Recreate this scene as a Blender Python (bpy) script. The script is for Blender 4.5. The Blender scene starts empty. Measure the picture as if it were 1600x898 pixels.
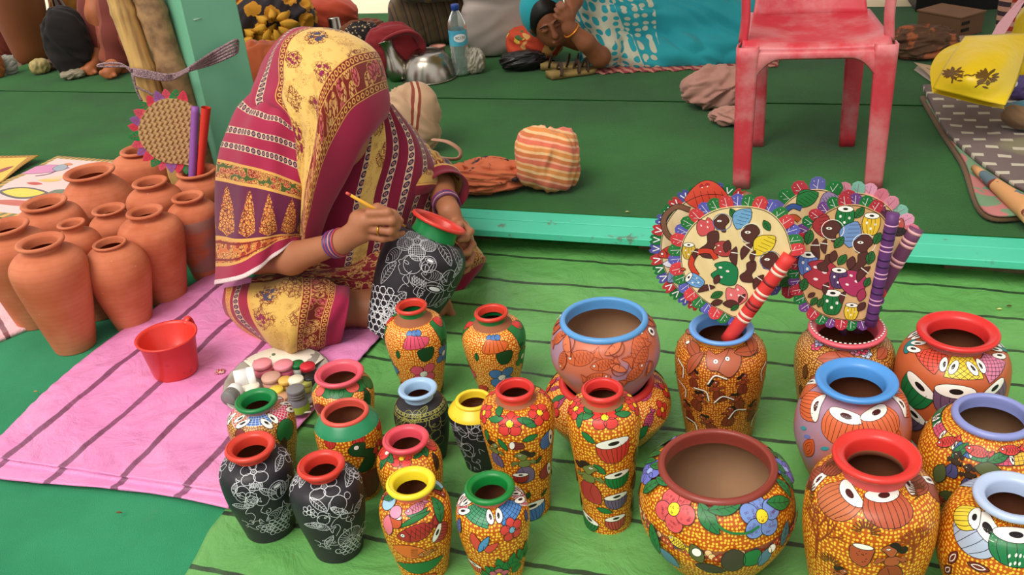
import bpy, math, random
import numpy as np
from mathutils import Vector, Matrix, noise
SC = bpy.context.scene
COL = SC.collection
rnd = random.Random(7)
PI = math.pi

# ------------------------------------------------------------ camera
F, PITCH, ROLL, CZ = 1500.0, math.radians(28.2), math.radians(-5.3), 1.28
_f = np.array([0, math.cos(PITCH), -math.sin(PITCH)]); _u = np.array([0, math.sin(PITCH), math.cos(PITCH)]); _r = np.array([1.0, 0, 0])
CR = math.cos(ROLL) * _r + math.sin(ROLL) * _u
CU = -math.sin(ROLL) * _r + math.cos(ROLL) * _u
CAM = np.array([0, 0, CZ])
cd = bpy.data.cameras.new('camera'); cam = bpy.data.objects.new('camera', cd); COL.objects.link(cam)
cd.sensor_width = 36; cd.lens = F / 1600 * 36; cd.clip_start = 0.05
M = Matrix.Identity(4)
for i in range(3):
    M[i][0], M[i][1], M[i][2], M[i][3] = CR[i], CU[i], -_f[i], CAM[i]
cam.matrix_world = M
SC.camera = cam

# ------------------------------------------------------------ light
w = bpy.data.worlds.new('sky'); SC.world = w; w.use_nodes = True
bg = w.node_tree.nodes['Background']; bg.inputs[0].default_value = (1.0, 0.97, 0.93, 1); bg.inputs[1].default_value = 0.78
sd = bpy.data.lights.new('hazy_sun', 'SUN'); sd.energy = 2.35; sd.angle = math.radians(38); sd.color = (1.0, 0.94, 0.85)
so = bpy.data.objects.new('hazy_sun', sd); COL.objects.link(so)
so.rotation_euler = Vector((0.45, 0.55, -1.0)).to_track_quat('-Z', 'Y').to_euler()
so.location = (-2, -2, 5)
vs = SC.view_settings
vs.view_transform = 'Standard'; vs.look = 'None'; vs.gamma = 1; vs.exposure = 0.27; vs.use_curve_mapping = False

# ------------------------------------------------------------ measuring helpers (points of the real place, in metres)
def ray(x, y): return _f + CR * (x - 800) / F - CU * (y - 449) / F
def G(x, y, z=0.0):
    v = ray(x, y); return CAM + v * (z - CZ) / v[2]
def at(x, y, Y):
    v = ray(x, y); return CAM + v * (Y / v[1])
def proj(P):
    P = np.asarray(P, float) - CAM; d = P @ _f
    return np.stack([800 + F * (P @ CR) / d, 449 - F * (P @ CU) / d], -1)
def ppm(P): return F / float((np.asarray(P) - CAM) @ _f)
def S(r, g, b):
    def c(v):
        v /= 255.0
        return v / 12.92 if v <= 0.04045 else ((v + 0.055) / 1.055) ** 2.4
    return (c(r), c(g), c(b))

# ------------------------------------------------------------ objects
WORG = {}
def tag(o, label=None, cat=None, group=None, kind=None):
    if label: o['label'] = label
    if cat: o['category'] = cat
    if group: o['group'] = group
    if kind: o['kind'] = kind
    return o
def thing(name, loc, label, cat, group=None):
    o = bpy.data.objects.new(name, None); COL.objects.link(o)
    o.empty_display_size = 0.05
    o.location = tuple(float(v) for v in loc); WORG[o.name] = np.array(loc, float)
    return tag(o, label, cat, group)
def mk(name, V, Fc, mats, parent=None, org=None, smooth=True, uv=None, mi=None, col=None, pcol=None):
    V = np.asarray(V, float)
    if parent is not None: org = WORG[parent.name]
    elif org is None: org = np.array([V[:, 0].mean(), V[:, 1].mean(), V[:, 2].min()])
    org = np.asarray(org, float)
    if not isinstance(Fc, list): Fc = np.asarray(Fc).tolist()
    me = bpy.data.meshes.new(name)
    me.from_pydata((V - org).tolist(), [], Fc)
    if not isinstance(mats, (list, tuple)): mats = [mats]
    for m in mats: me.materials.append(m)
    n = len(me.polygons)
    if smooth is True: me.polygons.foreach_set('use_smooth', [True] * n)
    if mi is not None: me.polygons.foreach_set('material_index', np.asarray(mi, np.int32))
    li = None
    if uv is not None or col is not None:
        li = np.empty(len(me.loops), np.int32); me.loops.foreach_get('vertex_index', li)
    if uv is not None:
        l = me.uv_layers.new(name='UV'); l.data.foreach_set('uv', np.asarray(uv, np.float32)[li].ravel())
    if col is not None:
        a = me.color_attributes.new('Col', 'FLOAT_COLOR', 'CORNER')
        cnt = np.empty(n, np.int32); me.polygons.foreach_get('loop_total', cnt)
        c = np.repeat(np.asarray(col, np.float32), cnt, axis=0)
        a.data.foreach_set('color', np.concatenate([c, np.ones((len(c), 1), np.float32)], 1).ravel())
    if pcol is not None:
        a = me.color_attributes.new('Col', 'FLOAT_COLOR', 'POINT')
        c = np.asarray(pcol, np.float32)
        a.data.foreach_set('color', np.concatenate([c, np.ones((len(c), 1), np.float32)], 1).ravel())
    me.validate(); me.update()
    o = bpy.data.objects.new(name, me); COL.objects.link(o)
    if parent is not None:
        o.parent = parent
    else:
        o.location = tuple(org)
    WORG[o.name] = org
    return o
def join(parts):
    Vs, Fs, n = [], [], 0
    for V, Fc in parts:
        V = np.asarray(V); Vs.append(V)
        Fs += [tuple(int(i) + n for i in f) for f in (Fc.tolist() if not isinstance(Fc, list) else Fc)]
        n += len(V)
    return np.concatenate(Vs), Fs
def grid_faces(nr, nc, wrap=False):
    i, j = np.meshgrid(np.arange(nr - 1), np.arange(nc if wrap else nc - 1), indexing='ij')
    k = (j + 1) % nc
    return np.stack([i * nc + j, i * nc + k, (i + 1) * nc + k, (i + 1) * nc + j], -1).reshape(-1, 4)
def cat(P, n):
    """Catmull-Rom through the rows of P, n samples per span."""
    P = np.asarray(P, float); m = len(P)
    t = np.linspace(0, m - 1, (m - 1) * n + 1); i = np.clip(t.astype(int), 0, m - 2); f = (t - i)
    f = f.reshape((-1,) + (1,) * (P.ndim - 1))
    E = np.concatenate([(2 * P[0] - P[1])[None], P, (2 * P[-1] - P[-2])[None]])
    a, b, c, d = E[i], E[i + 1], E[i + 2], E[i + 3]
    return 0.5 * (2 * b + (c - a) * f + (2 * a - 5 * b + 4 * c - d) * f ** 2 + (3 * b - a - 3 * c + d) * f ** 3)
def tube(path, rad, seg=12, cap=True, flat=1.0):
    path = np.asarray(path, float); n = len(path)
    rad = np.broadcast_to(np.asarray(rad, float), (n,))
    t = np.gradient(path, axis=0); t /= np.linalg.norm(t, axis=1)[:, None] + 1e-12
    up = np.array([0, 0, 1.0]) if abs(t[0][2]) < 0.9 else np.array([1.0, 0, 0])
    a = np.linspace(0, 2 * PI, seg, endpoint=False); V = []
    nrm = np.cross(t[0], up); nrm /= np.linalg.norm(nrm)
    for k in range(n):
        nrm = nrm - t[k] * (nrm @ t[k]); nrm /= np.linalg.norm(nrm)
        b = np.cross(t[k], nrm)
        V.append(path[k] + rad[k] * (np.cos(a)[:, None] * nrm + flat * np.sin(a)[:, None] * b))
    V = np.concatenate(V); Fc = [tuple(f) for f in grid_faces(n, seg, True).tolist()]
    if cap:
        Fc.append(tuple(range(seg - 1, -1, -1))); Fc.append(tuple((n - 1) * seg + k for k in range(seg)))
    uvu = np.tile(np.arange(seg) / seg, n); uvv = np.repeat(np.arange(n) / max(1, n - 1), seg)
    return V, Fc, np.stack([uvu, uvv], -1)
def box(c, sx, sy, sz, ax=None, bev=0.0):
    """box centred on c; ax = three unit axes."""
    A = np.eye(3) if ax is None else np.asarray(ax, float)
    h = np.array([sx, sy, sz]) / 2
    if bev <= 0:
        q = np.array([[x, y, z] for x in (-1, 1) for y in (-1, 1) for z in (-1, 1)], float) * h
        Fc = [(0, 1, 3, 2), (4, 6, 7, 5), (0, 4, 5, 1), (2, 3, 7, 6), (0, 2, 6, 4), (1, 5, 7, 3)]
        return np.asarray(c) + q @ A, Fc
    b = bev; q = []; Fc = []
    prof = [(-h[2], b), (-h[2] + b, 0), (h[2] - b, 0), (h[2], b)]
    ring = lambda i: [(-h[0] + i, -h[1] + b + i * .0), (-h[0] + b + i * .0, -h[1] + i), (h[0] - b, -h[1] + i), (h[0] - i, -h[1] + b), (h[0] - i, h[1] - b), (h[0] - b, h[1] - i), (-h[0] + b, h[1] - i), (-h[0] + i, h[1] - b)]
    for z, i in prof: q += [(x, y, z) for x, y in ring(i)]
    for k in range(3):
        for j in range(8): Fc.append((k * 8 + j, k * 8 + (j + 1) % 8, k * 8 + 8 + (j + 1) % 8, k * 8 + 8 + j))
    Fc.append(tuple(range(7, -1, -1))); Fc.append(tuple(range(24, 32)))
    return np.asarray(c) + np.array(q) @ A, Fc
def solidify(o, t, off=-1.0):
    m = o.modifiers.new('thickness', 'SOLIDIFY'); m.thickness = t; m.offset = off; return o
def nz(p, s=1.0): return noise.noise((p[0] * s, p[1] * s, p[2] * s if len(p) > 2 else 0.0))

# ------------------------------------------------------------ node expressions
NT = None
class E:
    def __init__(s, o): s.o = o
    def __add__(a, b): return mth('ADD', a, b)
    __radd__ = __add__
    def __sub__(a, b): return mth('SUBTRACT', a, b)
    def __rsub__(a, b): return mth('SUBTRACT', b, a)
    def __mul__(a, b): return mth('MULTIPLY', a, b)
    __rmul__ = __mul__
    def __truediv__(a, b): return mth('DIVIDE', a, b)
    def __lt__(a, b): return mth('LESS_THAN', a, b)
    def __gt__(a, b): return mth('GREATER_THAN', a, b)
def setin(i, v):
    if isinstance(v, E): NT.links.new(v.o, i)
    elif isinstance(v, tuple): i.default_value = tuple(v) + ((1.0,) if len(i.default_value) == 4 and len(v) == 3 else ())
    else: i.default_value = v
def mth(op, *a):
    n = NT.nodes.new('ShaderNodeMath'); n.operation = op
    for k, v in enumerate(a): setin(n.inputs[k], v)
    return E(n.outputs[0])
def frac(a): return mth('FRACT', a)
def floor_(a): return mth('FLOOR', a)
def absn(a): return mth('ABSOLUTE', a)
def sinn(a): return mth('SINE', a)
def maxn(a, b): return mth('MAXIMUM', a, b)
def minn(a, b): return mth('MINIMUM', a, b)
def sstep(x, a, b):
    n = NT.nodes.new('ShaderNodeMapRange'); n.interpolation_type = 'SMOOTHSTEP'
    setin(n.inputs[0], x); n.inputs[1].default_value = a; n.inputs[2].default_value = b
    return E(n.outputs[0])
def inr(x, a, b): return mth('MULTIPLY', x > a, x < b)
def mixc(f, a, b):
    n = NT.nodes.new('ShaderNodeMix'); n.data_type = 'RGBA'
    setin(n.inputs[0], f); setin(n.inputs[6], a); setin(n.inputs[7], b)
    return E(n.outputs[2])
def xyz(v):
    n = NT.nodes.new('ShaderNodeSeparateXYZ'); NT.links.new(v.o, n.inputs[0]); return [E(o) for o in n.outputs]
def vec(x, y, z=0.0):
    n = NT.nodes.new('ShaderNodeCombineXYZ')
    for k, v in enumerate((x, y, z)): setin(n.inputs[k], v)
    return E(n.outputs[0])
def coords(kind='UV'):
    n = NT.nodes.new('ShaderNodeTexCoord'); return E(n.outputs[kind])
def attr(name='Col'):
    n = NT.nodes.new('ShaderNodeAttribute'); n.attribute_name = name; return E(n.outputs['Color'])
def ntex(v, scale=5.0, detail=3.0, rough=0.5, dist=0.0):
    n = NT.nodes.new('ShaderNodeTexNoise'); n.inputs['Scale'].default_value = scale; n.inputs['Detail'].default_value = detail
    n.inputs['Roughness'].default_value = rough; n.inputs['Distortion'].default_value = dist
    if v is not None: NT.links.new(v.o, n.inputs['Vector'])
    return E(n.outputs[0])
def vor(v, scale=5.0, rand=1.0, feature='F1', two=False):
    n = NT.nodes.new('ShaderNodeTexVoronoi'); n.feature = feature
    if two: n.voronoi_dimensions = '2D'
    n.inputs['Scale'].default_value = scale; n.inputs['Randomness'].default_value = rand
    if v is not None: NT.links.new(v.o, n.inputs['Vector'])
    return E(n.outputs['Distance']), E(n.outputs['Color']) if feature != 'DISTANCE_TO_EDGE' else None
MATS = {}
def mat(name, color, rough=0.55, bump=None, bs=0.3, bd=0.002, metal=0.0, spec=0.4, coat=0.0, sheen=0.0, trans=0.0, sub=0.0, alpha=None, ior=1.45, emit=None):
    global NT
    if name in MATS: return MATS[name]
    m = bpy.data.materials.new(name); m.use_nodes = True; NT = m.node_tree
    b = NT.nodes['Principled BSDF']
    if callable(color): setin(b.inputs['Base Color'], color())
    else:
        f = ntex(coords('Object'), 9.0, 3.0)
        setin(b.inputs['Base Color'], mixc(f, tuple(c * 0.86 for c in color), tuple(min(1, c * 1.14) for c in color)))
    setin(b.inputs['Roughness'], rough() if callable(rough) else rough)
    b.inputs['Metallic'].default_value = metal
    b.inputs['Specular IOR Level'].default_value = spec
    b.inputs['Coat Weight'].default_value = coat; b.inputs['Coat Roughness'].default_value = 0.25
    b.inputs['Sheen Weight'].default_value = sheen
    b.inputs['Transmission Weight'].default_value = trans; b.inputs['IOR'].default_value = ior
    if alpha is not None: setin(b.inputs['Alpha'], alpha() if callable(alpha) else alpha)
    if bump is not None:
        n = NT.nodes.new('ShaderNodeBump'); n.inputs['Strength'].default_value = bs; n.inputs['Distance'].default_value = bd
        setin(n.inputs['Height'], bump()); NT.links.new(n.outputs[0], b.inputs['Normal'])
    MATS[name] = m
    return m
def PM(rgb, rough=0.42, **k):
    return mat('paint_%d_%d_%d_%d' % (*rgb, int(rough * 100)), S(*rgb), rough, **k)
def clothbump(sc=350.0):
    return lambda: ntex(coords('Object'), sc, 2.0)
BLK = S(28, 20, 20); WHT = S(240, 235, 225)
paint = mat('hand_painted_colours', lambda: attr('Col'), 0.42, spec=0.4, coat=0.12)
chalk = mat('white_line_paint', lambda: attr('Col'), 0.6)
# ------------------------------------------------------------ pictures painted on real surfaces
def resample(P, step, closed=False):
    P = np.asarray(P, float)
    if closed: P = np.concatenate([P, P[:1]])
    d = np.r_[0, np.cumsum(np.linalg.norm(np.diff(P, axis=0), axis=1))]
    n = max(2, int(d[-1] / step) + 1)
    t = np.linspace(0, d[-1], n + 1)
    Q = np.stack([np.interp(t, d, P[:, k]) for k in range(2)], -1)
    return Q[:-1] if closed else Q
class Deco:
    """collects filled shapes and strokes laid on a surface; surf.map(a, b, off) gives points, surf.ra(b) metres per unit a."""
    def __init__(s, surf, base=1.5e-4, dl=1.6e-5, step=0.003):
        s.surf = surf; s.A = []; s.Fc = []; s.C = []; s.n = 0; s.layer = 0; s.base = base; s.dl = dl; s.step = step
        s.a0 = s.b0 = 0.0; s.k = 1.0; s.m = np.eye(2)
    def go(s, x, y, size, ang=0.0, flip=False, sy=1.0):
        s.a0, s.b0, sc = s.surf.anchor(x, y)
        s.k = size / sc; c, t = math.cos(math.radians(ang)), math.sin(math.radians(ang))
        s.m = np.array([[c, t], [-t, c]]); s.m = np.diag([-1.0 if flip else 1.0, sy]) @ s.m
        return s
    def loc(s, P): return np.asarray(P, float) @ s.m * s.k
    def put(s, q, Fc, col, off):
        ra = s.surf.ra(s.b0)
        s.A.append(np.column_stack([s.a0 + q[:, 0] / ra, s.b0 + q[:, 1], np.full(len(q), off)]))
        s.Fc += [tuple(int(i) + s.n for i in f) for f in Fc]; s.C += [col] * len(Fc); s.n += len(q)
    def fill(s, P, col, out=None, ow=0.0011, sharp=False):
        if not sharp and len(P) < 16:
            P = np.asarray(P, float); P = cat(np.concatenate([P[-1:], P, P[:2]]), 5)[5:-6]
        q = resample(s.loc(P), s.step, True); n = len(q)
        if n < 3: return
        c = q.mean(0); R = np.linalg.norm(q - c, axis=1).max(); K = max(1, int(math.ceil(R / (s.step * 1.3))))
        V = [c[None]] + [c + (q - c) * (k / K) for k in range(1, K + 1)]
        Fc = [(0, 1 + j, 1 + (j + 1) % n) for j in range(n)]
        for k in range(K - 1):
            b = 1 + k * n
            Fc += [(b + j, b + n + j, b + n + (j + 1) % n, b + (j + 1) % n) for j in range(n)]
        s.layer += 1
        s.put(np.concatenate(V), Fc, col, s.base + s.layer * s.dl)
        if out is not None: s.line(P, ow, out, True)
    def line(s, P, w, col, closed=False, raw=False):
        if not closed and 2 < len(P) < 10: P = cat(P, 5)
        q = resample(s.loc(P), s.step * 0.85, closed); n = len(q)
        if n < 2: return
        if closed: t = np.roll(q, -1, 0) - np.roll(q, 1, 0)
        else: t = np.gradient(q, axis=0)
        t /= np.linalg.norm(t, axis=1)[:, None] + 1e-12
        nn = np.column_stack([-t[:, 1], t[:, 0]]) * w / 2
        V = np.concatenate([q + nn, q - nn]); m = n if closed else n - 1
        Fc = [(j, n + j, n + (j + 1) % n, (j + 1) % n) for j in range(m)]
        s.layer += 1
        s.put(V, Fc, col, s.base + s.layer * s.dl + 2e-5)
    def back(s, shift):
        A = [a + np.array([shift, 0, 0]) for a in s.A]; n = s.n
        s.Fc += [tuple(i + n for i in f) for f in s.Fc]; s.C += list(s.C); s.A += A; s.n *= 2
    def mesh(s):
        A = np.concatenate(s.A)
        return s.surf.map(A[:, 0], A[:, 1], A[:, 2]), s.Fc, np.array(s.C)
class Plane:
    def __init__(s, C, ex, ey):
        s.C = np.asarray(C, float); s.ex = np.asarray(ex, float); s.ey = np.asarray(ey, float); s.nn = np.cross(s.ex, s.ey)
    def anchor(s, x, y):
        v = ray(x, y); t = ((s.C - CAM) @ s.nn) / (v @ s.nn); P = CAM + v * t - s.C
        return P @ s.ex, P @ s.ey, ppm(s.C)
    def ra(s, b): return 1.0
    def map(s, a, b, off): return s.C + a[:, None] * s.ex + b[:, None] * s.ey + off[:, None] * s.nn
class Turned:
    """surface of revolution; a = angle from the side nearest the camera (right positive), b = arc length up the outer profile."""
    def __init__(s, P, prof, R=None):
        s.P = np.asarray(P, float); s.prof = np.asarray(prof, float); s.R = R
        f = -s.P[:2] / np.linalg.norm(s.P[:2]); s.f = np.array([f[0], f[1], 0]); s.rt = np.array([-f[1], f[0], 0])
        d = np.linalg.norm(np.diff(s.prof, axis=0), axis=1); s.s = np.r_[0, np.cumsum(d)]
        t = np.gradient(s.prof, axis=0); t /= np.linalg.norm(t, axis=1)[:, None]; s.nr = np.column_stack([t[:, 1], -t[:, 0]])
        ga, gb = np.meshgrid(np.linspace(-1.45, 1.45, 90), np.linspace(0, s.s[-1], 90)); s.ga, s.gb = ga.ravel(), gb.ravel()
        s.gp = proj(s.map(s.ga, s.gb, np.zeros(len(s.ga)))); s.sc = ppm(s.P + np.array([0, 0, s.prof[:, 1].mean()]))
    def ra(s, b): return max(1e-4, float(np.interp(b, s.s, s.prof[:, 0])))
    def anchor(s, x, y):
        i = int(((s.gp - (x, y)) ** 2).sum(1).argmin()); return s.ga[i], s.gb[i], s.sc
    def map(s, a, b, off):
        b = np.clip(b, 0, s.s[-1])
        r = np.interp(b, s.s, s.prof[:, 0]) + off * np.interp(b, s.s, s.nr[:, 0])
        z = np.interp(b, s.s, s.prof[:, 1]) + off * np.interp(b, s.s, s.nr[:, 1])
        q = (np.cos(a) * r)[:, None] * s.f + (np.sin(a) * r)[:, None] * s.rt + z[:, None] * np.array([0, 0, 1.0])
        if s.R is not None: q = q @ s.R.T
        return s.P + q
    def lathe(s, prof, seg=72):
        prof = np.asarray(prof, float); a = np.linspace(-PI, PI, seg + 1)
        d = np.r_[0, np.cumsum(np.linalg.norm(np.diff(prof, axis=0), axis=1))]
        n = len(prof)
        r = np.repeat(prof[:, 0], seg + 1); z = np.repeat(prof[:, 1], seg + 1); A = np.tile(a + PI, n) - PI
        q = (np.cos(A) * r)[:, None] * s.f + (np.sin(A) * r)[:, None] * s.rt + z[:, None] * np.array([0, 0, 1.0])
        if s.R is not None: q = q @ s.R.T
        uv = np.column_stack([A * prof[:, 0].max(), np.repeat(d, seg + 1)])
        return s.P + q, grid_faces(n, seg + 1)[:, ::-1], uv

# ---- motifs, in units of their own height/width
def circ(cx=0, cy=0, rx=0.5, ry=None, n=22, ang=0):
    ry = rx if ry is None else ry; t = np.linspace(0, 2 * PI, n, endpoint=False)
    x, y = rx * np.cos(t), ry * np.sin(t); c, q = math.cos(math.radians(ang)), math.sin(math.radians(ang))
    return np.column_stack([cx + c * x - q * y, cy + q * x + c * y])
def lens(L=1.0, wd=0.4, bend=0.0, n=12):
    t = np.linspace(0, 1, n); x = (t - 0.5) * L; h = wd / 2 * np.sin(PI * t) ** 0.8; c = bend * np.sin(PI * t)
    return np.concatenate([np.column_stack([x, c + h]), np.column_stack([x, c - h])[::-1][1:-1]])
def flower(D, cp, cc, n=5, out=BLK, rp=0.21, dots=None, ph=90):
    for k in range(n):
        a = math.radians(ph + 360 * k / n); c = (0.29 * math.cos(a), 0.29 * math.sin(a))
        D.fill(circ(c[0], c[1], rp * 1.05, rp, ang=math.degrees(a)), cp, out)
        if dots is not None:
            for j in range(9):
                q = (c[0] + rnd.uniform(-.12, .12), c[1] + rnd.uniform(-.12, .12)); D.line(circ(q[0], q[1], .025, n=6), .0006, dots, True)
    D.fill(circ(0, 0, 0.14), cc, out)
    if dots is not None:
        for j in range(8): D.fill(circ(rnd.uniform(-.09, .09), rnd.uniform(-.09, .09), .016, n=6), out)
def leaf(D, col, out=BLK, wd=0.42, veins=True):
    D.fill(lens(1, wd), col, out)
    if veins:
        D.line([(-.5, 0), (.42, 0)], .0008, out)
        for x in (-.25, -.05, .15):
            D.line([(x, 0), (x + .13, wd * .32)], .0006, out); D.line([(x, 0), (x + .13, -wd * .32)], .0006, out)
def drum(D, col, out=BLK, wide=0.5, deep=0.5, top=WHT, ribs=6, spot=True, eye=0.17):
    t = np.linspace(0, PI, 16)
    P = np.column_stack([-wide * np.cos(t), 0.2 - (0.2 + deep) * np.sin(t) ** 0.6])
    D.fill(P, col, out)
    for k in range(ribs):
        x = -wide + 2 * wide * (k + 1) / (ribs + 1)
        D.line([(x, 0.14), (x * 1.03, -.1), (x * .75, 0.17 - (0.2 + deep) * math.sqrt(max(0, 1 - (x / wide) ** 2)) ** 0.6)], .0009, out)
    D.fill(circ(0, .22, wide, eye), top, out)
    if spot: D.fill(circ(0.02, .22, wide * .34, eye * .42), out)
def barrel(D, col, out=BLK, ribs=3, dots=True):
    P = [(-.3, .4), (-.36, 0), (-.24, -.42), (0, -.5), (.24, -.42), (.36, 0), (.3, .4), (0, .45)]
    D.fill(cat(P + P[:1], 4)[:-1], col, out)
    for k in range(ribs):
        x = -.3 + .6 * (k + 1) / (ribs + 1); D.line([(x * .9, .3), (x * 1.1, 0), (x * .7, -.44)], .0007, out)
    if dots:
        for q in ((-.17, .05), (.17, .0), (0, -.2)): D.fill(circ(q[0], q[1], .05, .075, n=10), WHT)
    D.fill(circ(0, .38, .31, .14), WHT, out); D.fill(circ(0, .38, .11, .055), out)
def net(D, col, w=1.0, h=0.6, tp=0.8, nx=6, ny=4, out=BLK):
    D.fill([(-w / 2, -h / 2), (w / 2, -h / 2), (w / 2 * (1 + tp) / 2, 0), (w / 2 * tp, h / 2), (0, h / 2), (-w / 2 * tp, h / 2)], col, out, sharp=True)
    for k in range(1, nx):
        x = -w / 2 + w * k / nx; D.line([(x, -h / 2), (x * tp, h / 2)], .0007, out)
    for k in range(1, ny):
        y = -h / 2 + h * k / ny; f = 1 + (tp - 1) * k / ny; D.line([(-w / 2 * f, y), (w / 2 * f, y)], .0007, out)
def diam(D, col, w=1.0, h=0.8, tp=0.75, n=5, out=BLK):
    D.fill([(-w / 2, -h / 2), (0, -h / 2), (w / 2, -h / 2), (w / 2 * tp, h / 2), (0, h / 2), (-w / 2 * tp, h / 2)], col, out, sharp=True)
    for k in range(-n, 2 * n):
        for sg in (1, -1):
            P = []
            for t in np.linspace(0, 1, 9):
                x = (k / n + t * .9) * w - w / 2; y = -h / 2 + h * t
                if abs(x) < w / 2 * (1 + (tp - 1) * t): P.append((sg * x, y))
            if len(P) > 1: D.line(P, .0008, out)
def eyes(D, out=BLK, gap=0.26, ang=12):
    for sg in (-1, 1):
        D.fill(circ(sg * gap, 0, .2, .46, ang=-sg * ang), WHT, out); D.fill(circ(sg * gap * .85, -.02, .075, .2, ang=-sg * ang), out)
def fish(D, c1, c2, out=BLK, mesh=True):
    D.fill([(-.5, 0), (-.36, .13), (-.1, .2), (.15, .16), (.32, .05), (.5, .18), (.46, 0), (.5, -.18), (.32, -.05), (.15, -.16), (-.1, -.2), (-.36, -.13)], c1, out)
    if mesh:
        for k in range(6):
            x = -.25 + k * .1
            D.line([(x, .17 - abs(x) * .25), (x + .12, -.12)], .0007, out); D.line([(x, -.17 + abs(x) * .25), (x + .12, .12)], .0007, out)
    D.line([(-.27, .16), (-.22, 0), (-.27, -.16)], .001, out)
    D.fill(circ(-.36, .03, .05), c2, out); D.fill(circ(-.36, .03, .018, n=8), out)
def lady(D, skin, cloth, hair=S(50, 32, 25), out=BLK):
    D.fill([(-.2, -.5), (.02, -.52), (.22, -.45), (.24, -.2), (.1, .0), (-.06, .0), (-.2, -.2)], cloth, out)
    D.line([(-.05, -.05), (0, -.25), (-.06, -.45)], .0009, out)
    D.fill([(-.1, .02), (.12, 0), (.15, .16), (.04, .22), (-.1, .18)], skin, out)
    for sg in (-1, 1):
        D.line([(sg * .12, .16), (sg * .27, .05), (sg * .2, .18)], .006, out); D.line([(sg * .12, .16), (sg * .27, .05), (sg * .2, .18)], .0045, skin)
    D.fill([(-.14, .33), (-.2, .36), (-.13, .44), (0, .5), (.1, .42), (.08, .28), (.02, .2), (-.05, .22)], skin, out)
    D.fill([(-.06, .47), (.04, .52), (.14, .44), (.12, .3), (.06, .38)], hair, out); D.fill(circ(.2, .34, .08), hair, out)
    D.fill(circ(-.07, .38, .045, .022, n=10), WHT, out, .0006); D.fill(circ(-.075, .38, .013, n=8), out)
def plant(D, col, out=S(20, 45, 22)):
    for x, y, a, l in ((-.3, -.25, 115, .5), (.3, -.25, 65, .5), (-.14, .0, 100, .6), (.16, .05, 78, .6), (0, -.2, 90, .6), (-.36, -.4, 160, .4), (.36, -.4, 20, .4)):
        c, q = math.cos(math.radians(a)), math.sin(math.radians(a)); L = lens(l, .22)
        D.fill(np.column_stack([x + c * L[:, 0] - q * L[:, 1], y + q * L[:, 0] + c * L[:, 1]]), col, out, .0008)
def fluted(D, c1, c2, out=BLK):
    for x in (-.18, .0, .16): D.fill(circ(x, .27, .12, .13), c2, out)
    D.fill([(-.42, -.26), (0, -.3), (.3, -.27), (.5, -.02), (.26, .12), (0, .17), (-.26, .18)], c1, out)
    for k in range(5):
        x = -.3 + k * .14; D.line([(x * .8, .15), (x * 1.15, -.26)], .0009, out)
def bfly(D, c1, c2, out=BLK):
    D.fill([(0, -.1), (-.3, .42), (-.46, .2), (-.3, -.3)], c1, out); D.fill([(0, -.1), (.48, .1), (.36, -.2), (.1, -.36)], c1, out)
    L = lens(.9, .24); D.fill(L @ np.array([[.5, .87], [-.87, .5]]), c2, out)
    for k in range(4): D.line([(-.12 + .1 * k, -.2 + .15 * k), (-.02 + .1 * k, -.26 + .15 * k)], .0008, out)
def branchy(D, col, w=.0022):
    def br(x, y, a, l, d):
        x2, y2 = x + l * math.cos(a), y + l * math.sin(a)
        D.line([(x, y), ((x + x2) / 2 + .02, (y + y2) / 2), (x2, y2)], w * (.45 + .25 * d), col)
        if d: [br(x2, y2, a + q, l * .7, d - 1) for q in (-.55, .15, .6)]
    br(0, -.5, 1.5, .36, 3)
def spiral(t=1.6, r=.45, n=40):
    a = np.linspace(0, 2 * PI * t, n); q = r * np.linspace(.06, 1, n); return np.column_stack([q * np.cos(a), q * np.sin(a)])
def la_flower(D, c, w=.00085, netted=False):
    for k in range(5):
        a = math.radians(90 + 72 * k); P = circ(.3 * math.cos(a), .3 * math.sin(a), .22, .19, ang=math.degrees(a)); D.line(P, w, c, True)
        if netted:
            for j in range(-3, 4):
                h = .19 * math.sqrt(1 - (j / 4) ** 2); ca, sa = math.cos(a), math.sin(a)
                f = lambda u, v: ((.3 + u) * ca - v * sa, (.3 + u) * sa + v * ca)
                D.line([f(j * .055, -h), f(j * .055, h)], w * .55, c); D.line([f(-h * 1.1, j * .048), f(h * 1.1, j * .048)], w * .55, c)
    D.line(circ(0, 0, .11), w, c, True); D.line(circ(0, 0, .04, n=10), w, c, True)
def la_leaf(D, c, w=.00085, rib=6):
    D.line(lens(1, .34, .05), w, c, True); D.line([(-.5, 0), (0, .05), (.45, 0)], w * .8, c)
    for k in range(rib):
        x = -.36 + k * .13; D.line([(x, .03), (x + .09, .14)], w * .6, c); D.line([(x, .03), (x + .09, -.08)], w * .6, c)
def la_face(D, c, w=.00085):
    D.line([(-.1, .45), (-.3, .3), (-.34, .12), (-.44, .0), (-.32, -.05), (-.34, -.14), (-.28, -.2), (-.14, -.3), (.05, -.22), (.12, .0)], w, c)
    D.line(circ(.02, .18, .3, .3), w, c, True); D.line(circ(.42, .3, .12), w, c, True); D.line(circ(-.17, .12, .09, .045), w, c, True)
    D.line([(0, -.25), (.02, -.42), (.3, -.5)], w, c); D.line([(.12, -.1), (.2, -.3), (.45, -.42)], w, c)
def la_scales(D, c, w=.0009, nx=4, ny=5):
    for i in range(nx):
        for j in range(ny):
            x, y = -.45 + i * .28 + (j % 2) * .14, -.5 + j * .22; P = circ(x, y, .14, .13, n=6) + np.array([[rnd.uniform(-.02, .02), rnd.uniform(-.02, .02)] for _ in range(6)])
            D.line(P, w, c, True)
def la_comb(D, c, w=.0009):
    for k in range(6): D.line(circ(-.4 + k * .16, .1 - .02 * k, .05, .22), w, c, True)
    D.line([(-.5, -.2), (0, -.3), (.5, -.3)], w, c)
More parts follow.
